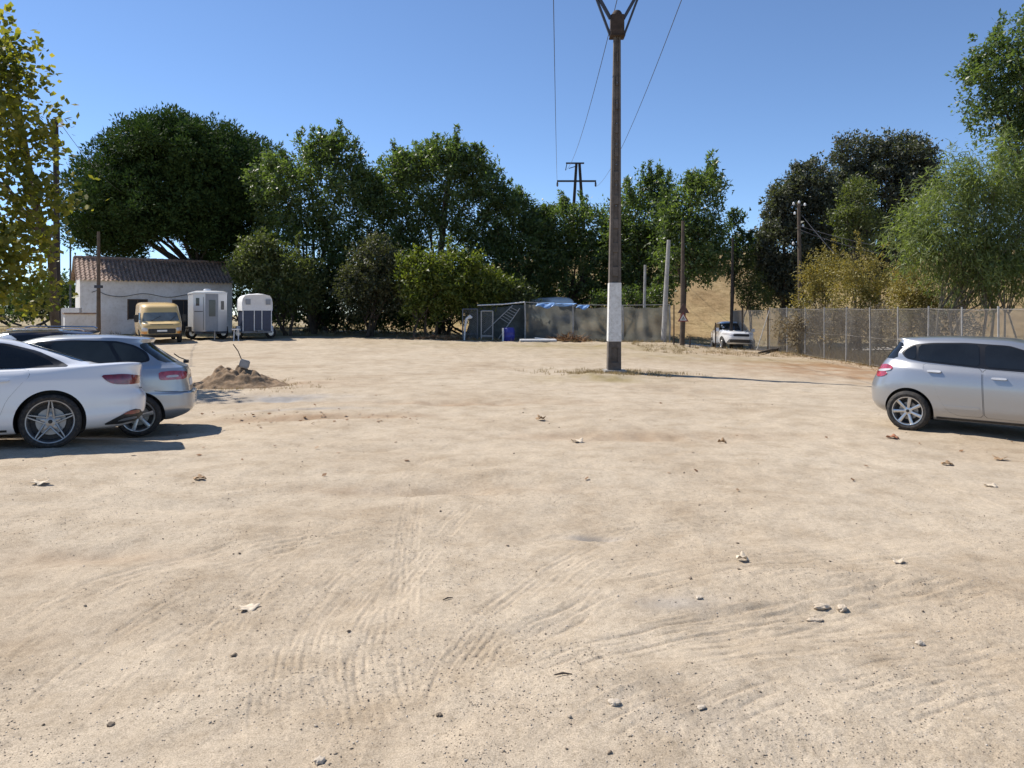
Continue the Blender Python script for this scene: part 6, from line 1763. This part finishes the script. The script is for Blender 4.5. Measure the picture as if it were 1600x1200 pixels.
make_tree('bush', 'yellow-green bush left of the gate frames', 'bush', 41.5, [(662, 440, 40, 40), (650, 425, 26, 26), (700, 455, 34, 34), (665, 475, 36, 25)], 'leaf_yg', 380, 30, 0.19, 0.42, 665, 0.10, 30, shoots=7, trunks=3)
make_tree('bush', 'brightest yellow-green bush directly above the gate frames', 'bush', 42.3, [(735, 440, 38, 36), (710, 420, 24, 26), (765, 455, 30, 28), (740, 470, 40, 24)], 'leaf_yg', 360, 30, 0.19, 0.42, 735, 0.10, 31, shoots=8, trunks=3)
make_tree('bush', 'small pale sprigs rising behind the white rail of the enclosure', 'bush', 42.8, [(795, 462, 26, 16), (820, 460, 16, 14)], 'leaf_olive', 90, 26, 0.18, 0.36, 800, 0.06, 32, shoots=5, trunks=2)
make_tree('bush', 'sprigs of leaves behind the net right of the power pole', 'bush', 43.5, [(985, 468, 28, 14), (1025, 465, 18, 16), (940, 470, 16, 10)], 'leaf_elm', 100, 26, 0.17, 0.34, 990, 0.06, 33, shoots=5, trunks=2)
make_tree('thicket', 'dark thicket at the foot of the trees behind the navy trailer', 'thicket', 50.0, [(470, 460, 70, 50), (545, 470, 70, 50), (610, 480, 60, 40)], 'leaf_dark', 700, 30, 0.24, 0.5, 520, 0.12, 34, trunks=6, stem_spread=2.0)
make_tree('thicket', 'dark thicket behind the net fence at the foot of the back row', 'thicket', 52.0, [(800, 465, 70, 34), (880, 465, 70, 34), (960, 460, 60, 36), (1020, 455, 40, 30)], 'leaf_dark', 520, 30, 0.22, 0.5, 890, 0.12, 35, trunks=6, stem_spread=2.0)
make_tree('thicket', 'dark thicket behind the yellow-green bushes', 'thicket', 47.0, [(650, 480, 50, 34), (720, 470, 55, 36)], 'leaf_dark', 320, 30, 0.2, 0.5, 690, 0.12, 36, trunks=5, stem_spread=1.5)
# right-hand group
make_tree('holm_oak', 'dark grey-green oak nearest the gap with the hill', 'tree', 47.0, [(1245, 320, 40, 46), (1225, 395, 48, 56), (1270, 290, 34, 40), (1285, 350, 36, 60), (1190, 400, 22, 40), (1240, 440, 50, 40), (1215, 330, 22, 36)], 'leaf_oak', 1100, 40, 0.19, 0.42, 1222, 0.26, 41, shell=0.2, aspect=0.7)
make_tree('holm_oak', 'highest dark oak with two rounded tops on the right', 'tree', 50.0, [(1338, 245, 38, 34), (1412, 250, 48, 38), (1370, 300, 66, 52), (1320, 330, 40, 60), (1430, 300, 40, 50), (1360, 390, 80, 60)], 'leaf_oak', 1400, 40, 0.19, 0.45, 1370, 0.3, 42, shell=0.2, aspect=0.7)
make_tree('young_tree', 'olive tree with browning leaves in front of the two-topped oak', 'tree', 43.0, [(1340, 315, 30, 34), (1350, 360, 34, 34), (1320, 350, 20, 30)], 'leaf_olive', 170, 30, 0.17, 0.42, 1335, 0.11, 43)
make_tree('shrub', 'yellow-leaved shrub below the insulator pole', 'shrub', 36.5, [(1285, 430, 32, 32), (1265, 465, 24, 26), (1300, 450, 28, 36)], 'leaf_yellow', 260, 22, 0.12, 0.34, 1285, 0.06, 44, trunks=4, shoots=6)
make_tree('shrub', 'broad golden shrub in the middle of the chain-link fence', 'shrub', 32.5, [(1345, 435, 46, 34), (1330, 470, 34, 34), (1375, 460, 30, 30)], 'leaf_yellow', 340, 22, 0.10, 0.34, 1345, 0.06, 45, trunks=5, shoots=8)
make_tree('shrub', 'golden shrub beside the willow stems', 'shrub', 27.5, [(1432, 450, 36, 26), (1452, 485, 40, 30), (1415, 470, 20, 24)], 'leaf_yellow', 320, 22, 0.09, 0.30, 1445, 0.05, 46, trunks=5, shoots=8)
make_tree('shrub', 'pale olive shrub in front of the hill beside the dark oak', 'shrub', 46.0, [(1168, 440, 24, 34), (1180, 465, 26, 26)], 'leaf_olive', 150, 26, 0.16, 0.36, 1170, 0.06, 47, trunks=3, shoots=4)
make_tree('willow_bush', 'big feathery willow bush above the small silver hatchback', 'bush', 24.0, [(1500, 330, 78, 70), (1450, 370, 58, 60), (1560, 300, 66, 76), (1520, 410, 84, 58), (1600, 360, 70, 90), (1570, 430, 60, 50), (1650, 330, 70, 100)], 'leaf_willow', 980, 46, 0.20, 0.46, 1545, 0.055, 48, droop=0.35, quad=True, aspect=0.16, trunks=9, stem_spread=0.8, shoots=24, shell=0.4, limbs=60, mat_bark='bark_pale')
make_tree('poplar_tree', 'tall leafy tree cut by the top right corner', 'tree', 27.0, [(1575, 120, 62, 52), (1610, 70, 62, 40), (1545, 110, 36, 30), (1570, 190, 48, 44), (1640, 150, 70, 70), (1530, 165, 22, 18), (1620, 230, 60, 60)], 'leaf_elm', 560, 36, 0.15, 0.34, 1625, 0.16, 49, quad=True, droop=0.2, aspect=0.5, shoots=6)
make_tree('shrub', 'low brownish scrub behind the chain-link fence', 'shrub', 30.0, [(1240, 512, 26, 20, 6), (1300, 505, 40, 24, 3), (1380, 510, 50, 26), (1480, 515, 50, 22, -3), (1260, 515, 40, 24, 4), (1340, 515, 44, 26, 1), (1430, 520, 44, 24, -2), (1250, 520, 26, 16, 6)], 'leaf_scrub', 560, 26, 0.11, 0.34, 1410, 0.04, 50, trunks=6, stem_spread=0.7)
make_tree('thicket', 'dark foliage behind the right end of the farmhouse', 'thicket', 58.0, [(350, 440, 50, 50), (400, 450, 60, 55), (300, 465, 40, 30), (440, 460, 50, 50)], 'leaf_dark', 620, 30, 0.26, 0.55, 380, 0.12, 53, trunks=5, stem_spread=2.0)
# left
make_tree('plane_tree', 'plane tree with yellowing leaves along the left edge', 'tree', 20.0, [(10, 110, 44, 80), (25, 250, 48, 80), (-50, 160, 70, 150), (15, 390, 58, 80), (55, 330, 30, 48), (-60, 380, 80, 120), (70, 200, 22, 44), (35, 460, 46, 36), (100, 300, 10, 40)], 'leaf_plane', 460, 17, 0.18, 0.46, 96, 0.15, 51, quad=True, aspect=0.85, shell=0.45, mat_bark='bark', base_d=24.0, trunk_top=3.6)
make_tree('thicket', 'distant dark tree line seen under the plane tree leaves', 'thicket', 72.0, [(-60, 470, 60, 26), (10, 472, 60, 24), (80, 470, 50, 24), (140, 468, 40, 22)], 'leaf_dark', 460, 26, 0.34, 0.7, 40, 0.14, 54, trunks=6, stem_spread=3.0)
make_tree('bush', 'dark bush between the plane tree trunk and the farmhouse gable', 'bush', 56.0, [(95, 455, 20, 30), (70, 470, 30, 26), (30, 475, 40, 24)], 'leaf_dark', 200, 28, 0.22, 0.5, 90, 0.1, 52, trunks=3)

# ------------------------------------------------------------------ grass, litter, gravel
def tufts(name, pts, h, per, seed, mat='dry_grass', label=None):
    rng = np.random.default_rng(seed)
    pts = np.asarray(pts); m = len(pts); cid = np.repeat(np.arange(m), per); n = len(cid)
    x = pts[cid, 0] + rng.normal(0, 0.07, n); y = pts[cid, 1] + rng.normal(0, 0.07, n)
    P = np.stack([x, y, surf(x, y) - 0.01], 1)
    A = rng.normal(0, 0.45, (n, 3)); A[:, 2] = 1; A /= np.linalg.norm(A, axis=1, keepdims=True)
    B = unit(n, rng); B[:, 2] = 0; B /= np.linalg.norm(B, axis=1, keepdims=True)
    hs = h * rng.uniform(0.35, 1.2, n) * (pts[cid, 2] if pts.shape[1] > 2 else 1)
    o = link_mesh(name, leaf_mesh(name, P, A, B, hs, 0.012 + 0.03 * hs), M[mat])
    return tag(o, label, 'grass', kind='stuff')
rng = np.random.default_rng(77)
pts = []
for i in range(len(fpts) - 2):
    for _ in range(130):
        t = rng.random(); p = fpts[i].lerp(fpts[i + 1], t); off = rng.normal(0.75, 0.7)
        if off < -0.25: continue
        pts.append((p.x + off, p.y + rng.normal(0, 0.2), 0.5 + 0.6 * rng.random() if off > 0.1 else 0.3))
tufts('dry_grass', pts, 0.55, 14, 78, label='tall dry grass along the chain-link fence')
pts = []
for _ in range(330): pts.append((pc.x + rng.normal(-0.2, 0.9), pc.y + rng.normal(-0.2, 0.5), 0.5))
for _ in range(300):
    q = npt(rng.uniform(735, 1060), 40.3 + rng.normal(0, 0.4)); pts.append((q.x, q.y, 0.9))
for _ in range(260): pts.append((rng.uniform(6, 13), rng.uniform(32, 38.5), 0.7))
for _ in range(120): pts.append((mc.x + rng.normal(0, 1.0), mc.y + rng.normal(0, 0.6), 0.4))
tufts('dry_weeds', pts, 0.22, 12, 79, label='short dry weeds round the pole foot and the net fence')
pts = []
for _ in range(2600):
    x_, y_ = rng.uniform(-40, 45), rng.uniform(43, 62)
    pts.append((x_, y_, 0.8))
pts = [p for p in pts if abs(p[0]) < p[1] * 0.82]
tufts('field_grass', pts, 0.45, 8, 80, label='dry field grass under and behind the trees')
# brush pile in front of the net
qb = npt(890, 40.2)
n = 260; rr_ = np.random.default_rng(81)
P = np.stack([qb.x + rr_.normal(0, 0.55, n), qb.y + rr_.normal(0, 0.25, n), np.zeros(n)], 1); P[:, 2] = surf(P[:, 0], P[:, 1]) + np.abs(rr_.normal(0, 0.16, n)) * np.exp(-((P[:, 0] - qb.x) / 0.8) ** 2)
A = unit(n, rr_); A[:, 2] = np.abs(A[:, 2]) * 0.6; A /= np.linalg.norm(A, axis=1, keepdims=True)
B = np.cross(A, unit(n, rr_)); B /= np.linalg.norm(B, axis=1, keepdims=True)
tag(link_mesh('brush_pile', leaf_mesh('brush_pile', P, A, B, rr_.uniform(0.25, 0.7, n), 0.05), M['dead_leaf']), 'heap of dry brush against the net fence', 'brush', kind='stuff')
qb = npt(690, 40.5)
n = 420
P = np.stack([qb.x + rr_.normal(0, 1.0, n), qb.y + rr_.normal(0, 0.4, n), np.zeros(n)], 1); P[:, 2] = surf(P[:, 0], P[:, 1]) + np.abs(rr_.normal(0, 0.12, n)) * np.exp(-((P[:, 0] - qb.x) / 1.2) ** 2)
A = unit(n, rr_); A[:, 2] = np.abs(A[:, 2]) * 0.5; A /= np.linalg.norm(A, axis=1, keepdims=True)
B = np.cross(A, unit(n, rr_)); B /= np.linalg.norm(B, axis=1, keepdims=True)
tag(link_mesh('dry_cuttings', leaf_mesh('dry_cuttings', P, A, B, rr_.uniform(0.15, 0.45, n), 0.05), M['dead_leaf']), 'scattered dry cuttings left of the gate frames', 'brush', kind='stuff')
# fallen branch by the fence brace
fb0, fb1 = GP(1186, 553), GP(1228, 549)
mb = MB(); mb.tube([fb0 + Vector((0, 0, 0.05)), fb0.lerp(fb1, 0.4) + Vector((0, 0, 0.12)), fb0.lerp(fb1, 0.75) + Vector((0, 0.1, 0.10)), fb1 + Vector((0, 0, 0.2))], [0.05, 0.08, 0.07, 0.03], 7)
mb.tube([fb0.lerp(fb1, 0.5) + Vector((0, 0, 0.1)), fb0.lerp(fb1, 0.8) + Vector((0, -0.2, 0.25))], [0.04, 0.015], 6)
tag(mb.build('fallen_branch', M['bark'], None, True), 'dark fallen branch at the foot of the fence brace', 'branch')

# dead leaves: litter under the fence and over the lot
def flat_leaves(name, xy, size, seed, label, lift=0.012):
    rng = np.random.default_rng(seed); xy = np.asarray(xy); n = len(xy)
    P = np.stack([xy[:, 0], xy[:, 1], surf(xy[:, 0], xy[:, 1]) + lift * rng.random(n) + 0.004], 1)
    a = rng.uniform(0, 2 * PI, n); A = np.stack([np.cos(a), np.sin(a), rng.uniform(-0.05, 0.45, n)], 1); A /= np.linalg.norm(A, axis=1, keepdims=True)
    B = np.stack([-np.sin(a), np.cos(a), rng.normal(0, 0.3, n)], 1); B /= np.linalg.norm(B, axis=1, keepdims=True)
    L = size * rng.uniform(0.5, 1.3, n)
    o = link_mesh(name, leaf_mesh(name, P, A, B, L, L * 0.8, True), M['dead_leaf'])
    return tag(o, label, 'leaves', kind='stuff')
xy = []
for i in range(len(fpts) - 2):
    for _ in range(90):
        t = rng.random(); p = fpts[i].lerp(fpts[i + 1], t); xy.append((p.x + rng.normal(-0.25, 0.4), p.y + rng.normal(0, 0.2)))
for _ in range(160): xy.append((rng.uniform(7, 13), rng.normal(36.3, 0.7)))
for _ in range(70):
    p = GP(rng.uniform(330, 650), rng.normal(652, 6)); xy.append((p.x, p.y))
for _ in range(36):
    p = GP(rng.uniform(200, 620), rng.uniform(600, 720)); xy.append((p.x, p.y))
for _ in range(24):
    p = GP(rng.uniform(0, 1600), rng.uniform(600, 780)); xy.append((p.x, p.y))
xy = [p for p in xy if abs(p[0]) < p[1] * 0.82]
flat_leaves('leaf_litter', xy, 0.065, 83, 'dead brown leaves scattered along the fence and over the lot')

def stones(name, xy, smin, smax, seed, mat, label, sink=0.35):
    """one mesh of small angular pebbles"""
    rng = np.random.default_rng(seed); xy = np.asarray(xy); n = len(xy)
    base = np.array([(1, 0, 0), (-1, 0, 0), (0, 1, 0), (0, -1, 0), (0, 0, 1), (0, 0, -1), (0.6, 0.6, 0.55), (-0.6, -0.6, 0.5)])[:6]
    tri_ = np.array([(0, 2, 4), (2, 1, 4), (1, 3, 4), (3, 0, 4), (2, 0, 5), (1, 2, 5), (3, 1, 5), (0, 3, 5)])
    s = smin * (smax / smin) ** (rng.random(n) ** 2.2)
    V = base[None] * rng.uniform(0.6, 1.3, (n, 6, 1)) * s[:, None, None]
    V += rng.normal(0, 0.2, V.shape) * s[:, None, None]
    V[:, :, 2] *= 0.62
    a = rng.uniform(0, 2 * PI, n); c, si = np.cos(a)[:, None], np.sin(a)[:, None]
    X = V[:, :, 0] * c - V[:, :, 1] * si; Y = V[:, :, 0] * si + V[:, :, 1] * c
    V[:, :, 0], V[:, :, 1] = X, Y
    z = surf(xy[:, 0], xy[:, 1])
    V[:, :, 0] += xy[:, 0, None]; V[:, :, 1] += xy[:, 1, None]; V[:, :, 2] += (z + s * (0.62 - sink) * 0.8)[:, None]
    F = (np.arange(n) * 6)[:, None, None] + tri_[None]
    me = mesh_np(name, V.reshape(-1, 3), F.reshape(-1, 3))
    return tag(link_mesh(name, me, M[mat]), label, 'gravel', kind='stuff')
def pebble_mat():
    m, nt, p = mat_base('pebbles')
    geo = N(nt, 'ShaderNodeNewGeometry')
    r = ramp(nt, geo.outputs['Random Per Island'], [(0.0, (0.15, 0.12, 0.09)), (0.3, (0.30, 0.24, 0.175)), (0.7, (0.44, 0.37, 0.285)), (0.97, (0.56, 0.50, 0.42))])
    n2 = noise_node(nt, 60, 3, 0.6); b = ramp(nt, n2.outputs['Fac'], [(0.3, (0.75,) * 3), (0.7, (1.1,) * 3)])
    nt.links.new(mixc(nt, 1.0, r.outputs['Color'], b.outputs['Color'], 'MULTIPLY'), p.inputs['Base Color']); p.inputs['Roughness'].default_value = 0.9
    return m
M['pebble'] = pebble_mat()
M['clod'] = simple('dark_clod', (0.20, 0.155, 0.11), 0.95, var=0.4, scale=9)
rng = np.random.default_rng(91)
def polar(n, r0, r1, pw_=1.0, a0=-39, a1=39):
    r = r0 + (r1 - r0) * rng.random(n) ** pw_; a = np.radians(rng.uniform(a0, a1, n)); return np.stack([r * np.sin(a), r * np.cos(a)], 1)
q = polar(95000, 2.3, 9.0, 1.3)
dens = pnoise(q[:, 0] * 0.9, q[:, 1] * 0.9, 8) + 0.5 * pnoise(q[:, 0] * 3.5, q[:, 1] * 3.5, 9) + np.clip((4.2 - q[:, 1]) * 0.35, 0, 0.6)
q = q[rng.random(len(q)) < np.clip(0.35 + dens * 1.3, 0.06, 1)]
stones('fine_gravel', q, 0.0014, 0.0062, 92, 'pebble', 'fine gravel strewn over the near ground')
q = polar(420, 2.3, 20.0, 1.2)
stones('pebbles', q, 0.004, 0.013, 93, 'pebble', 'loose pebbles dotted over the lot', 0.25)
q = polar(420, 2.3, 24.0, 1.0)
mq = np.stack([mc.x + rng.normal(0, 0.75, 90), mc.y + rng.normal(-0.25, 0.45, 90)], 1)
q = np.vstack([q, mq[np.hypot((mq[:, 0] - mc.x) / 1.3, (mq[:, 1] - mc.y) / 0.85) > 0.95]])
stones('soil_clods', q, 0.004, 0.017, 94, 'clod', 'dark soil clods dotted over the lot', 0.2)

# single leaves and stones one can point at
M['leaf_pale'] = simple('pale_dead_leaf', (0.55, 0.46, 0.34), 0.8, var=0.2, scale=25)
M['leaf_brown'] = simple('brown_dead_leaf', (0.30, 0.19, 0.10), 0.8, var=0.3, scale=25)
M['leaf_rust'] = simple('rust_dead_leaf', (0.34, 0.14, 0.07), 0.8, var=0.3, scale=25)
M['stone_a'] = simple('buff_stone', (0.52, 0.43, 0.32), 0.92, var=0.3, scale=30, bump=0.5, bscale=70)
M['stone_b'] = simple('pale_stone', (0.50, 0.425, 0.33), 0.9, var=0.2, scale=30, bump=0.4, bscale=70)
def dead_leaf(px, py, size, yaw, curl, mat, label):
    c = GP(px, py); c.z = s1(c.x, c.y)
    star = []
    for k in range(30):
        a = 2 * PI * k / 30
        r = 0.55 + 0.30 * abs(math.cos(2.5 * a)) + 0.06 * math.sin(7 * a)
        star.append((a, r))
    vs_, fs_ = [(0, 0, 0)], []
    for ring in (0.5, 1.0):
        for a, r in star:
            x_, y_ = r * ring * math.cos(a), r * ring * math.sin(a)
            vs_.append((x_, y_, curl * (x_ * x_ * 0.9 + 0.5 * y_ * y_ * math.sin(a * 2 + 1)) + 0.04 * math.sin(5 * a) * ring))
    for k in range(30):
        k2 = (k + 1) % 30; fs_.append((0, 1 + k, 1 + k2)); fs_.append((1 + k, 31 + k, 31 + k2, 1 + k2))
    vs_ = [(v[0] * size * 0.5, v[1] * size * 0.5, v[2] * size * 0.5) for v in vs_]
    zmin = min(v[2] for v in vs_)
    mb = MB(); mb.add([(v[0], v[1], v[2] - zmin) for v in vs_], fs_)
    mb.tube([(-0.25 * size, 0, -zmin * 0.8 + 0.004), (-0.55 * size, 0.05 * size, -zmin * 0.6 + 0.006)], 0.0022, 5)
    o = mb.build('dead_leaf', M[mat], None, True, 60); o.location = (c.x, c.y, c.z + 0.002); o.rotation_euler = (0, 0, yaw)
    o.modifiers.new('thick', 'SOLIDIFY').thickness = 0.0015
    return tag(o, label, 'leaf')
dead_leaf(389, 947, 0.15, 0.4, 0.22, 'leaf_pale', 'pale dead leaf lying flat on the near left ground')
dead_leaf(1160, 878, 0.11, 1.2, 0.9, 'leaf_pale', 'curled pale leaf casting a dark shadow, left of its twin')
dead_leaf(1402, 880, 0.11, 2.6, 0.7, 'leaf_pale', 'curled pale leaf on the right, below the small silver hatchback')
dead_leaf(64, 755, 0.20, 0.2, 0.4, 'leaf_pale', 'dead leaf on the ground in front of the white sedan')
dead_leaf(312, 746, 0.16, 1.9, 0.5, 'leaf_brown', 'brown leaf on the ground right of the white sedan shadow')
dead_leaf(1394, 684, 0.22, 0.7, 0.4, 'leaf_rust', 'rust-red leaf just in front of the small silver hatchback rear wheel')
dead_leaf(1480, 727, 0.17, 0.9, 0.5, 'leaf_brown', 'left of two brown leaves below the small silver hatchback')
dead_leaf(1562, 717, 0.19, 2.2, 0.5, 'leaf_brown', 'right of two brown leaves below the small silver hatchback')
dead_leaf(1548, 759, 0.15, 0.3, 0.3, 'leaf_pale', 'faded leaf near the right edge below the two brown leaves')
dead_leaf(902, 690, 0.22, 0.5, 0.4, 'leaf_pale', 'pale leaf on the middle of the lot below the power pole')
dead_leaf(845, 658, 0.20, 2.0, 0.8, 'leaf_brown', 'dark curled leaf on the lot left below the power pole')
dead_leaf(1128, 690, 0.16, 1.0, 0.9, 'leaf_brown', 'small dark curled leaf on the lot right below the power pole')

def stone(px, py, sx, sy, sz, yaw, mat, label, seed, group=None):
    c = GP(px, py); c.z = s1(c.x, c.y)
    bm = bmesh.new(); bmesh.ops.create_icosphere(bm, subdivisions=3, radius=1.0)
    for v in bm.verts:
        n_ = float(pnoise(np.array([v.co.x * 1.7 + seed]), np.array([v.co.y * 1.7 + v.co.z * 1.3]), seed)[0]); m_ = float(pnoise(np.array([v.co.x * 4 + seed]), np.array([v.co.y * 4 - v.co.z * 4]), seed + 1)[0])
        v.co *= 1 + 0.35 * n_ + 0.14 * m_
        v.co.x *= sx / 2; v.co.y *= sy / 2; v.co.z *= sz / 2
    me = bpy.data.meshes.new('stone'); bm.to_mesh(me); bm.free()
    o = link_mesh('stone', me, M[mat], None, True, 50); o.location = (c.x, c.y, c.z + sz * 0.28); o.rotation_euler = (0, 0, yaw)
    return tag(o, label, 'stone', group)
stone(1284, 944, 0.10, 0.06, 0.03, 0.2, 'stone_a', 'left upper clod of the three on the right foreground', 3)
stone(1316, 946, 0.07, 0.055, 0.034, 0.9, 'stone_a', 'rightmost of the three clods on the right foreground', 4)
stone(1273, 958, 0.09, 0.045, 0.024, 0.1, 'stone_a', 'lowest clod of the three on the right foreground', 5)
stone(960, 1109, 0.062, 0.05, 0.022, 0.3, 'stone_b', 'flat pale stone near the bottom middle', 6)
stone(1096, 1112, 0.045, 0.03, 0.014, 0.6, 'stone_b', 'thin white chip of stone right of the flat pale stone', 7)
stone(499, 1194, 0.045, 0.04, 0.025, 0.6, 'stone_b', 'small white stone at the very bottom edge', 8)
stone(1092, 937, 0.05, 0.04, 0.02, 1.2, 'stone_b', 'small grey-white stone left of the three clods', 9)
stone(1437, 1000, 0.045, 0.04, 0.025, 1.2, 'stone_b', 'pale stone right of and below the three clods', 10)
stone(173, 1132, 0.034, 0.028, 0.018, 0.2, 'clod', 'dark clod at the bottom left', 11)
stone(686, 1124, 0.026, 0.026, 0.018, 0.2, 'clod', 'dark clod near the bottom, right of the wheel tracks', 12)
for (px, py, l, yw, lab) in ((880, 1069, 0.085, 0.1, 'dark twig lying near the bottom middle'), (700, 938, 0.07, 0.6, 'little dark twig on the wheel tracks in the middle')):
    c = GP(px, py); c.z = s1(c.x, c.y) + 0.006
    mb = MB(); mb.tube([(-l / 2, 0, 0), (0, 0.006, 0.004), (l / 2, 0, 0.0)], [0.003, 0.005, 0.002], 6); o = mb.build('twig', M['bark'], None, True); o.location = c; o.rotation_euler = (0, 0, yw); tag(o, lab, 'twig')
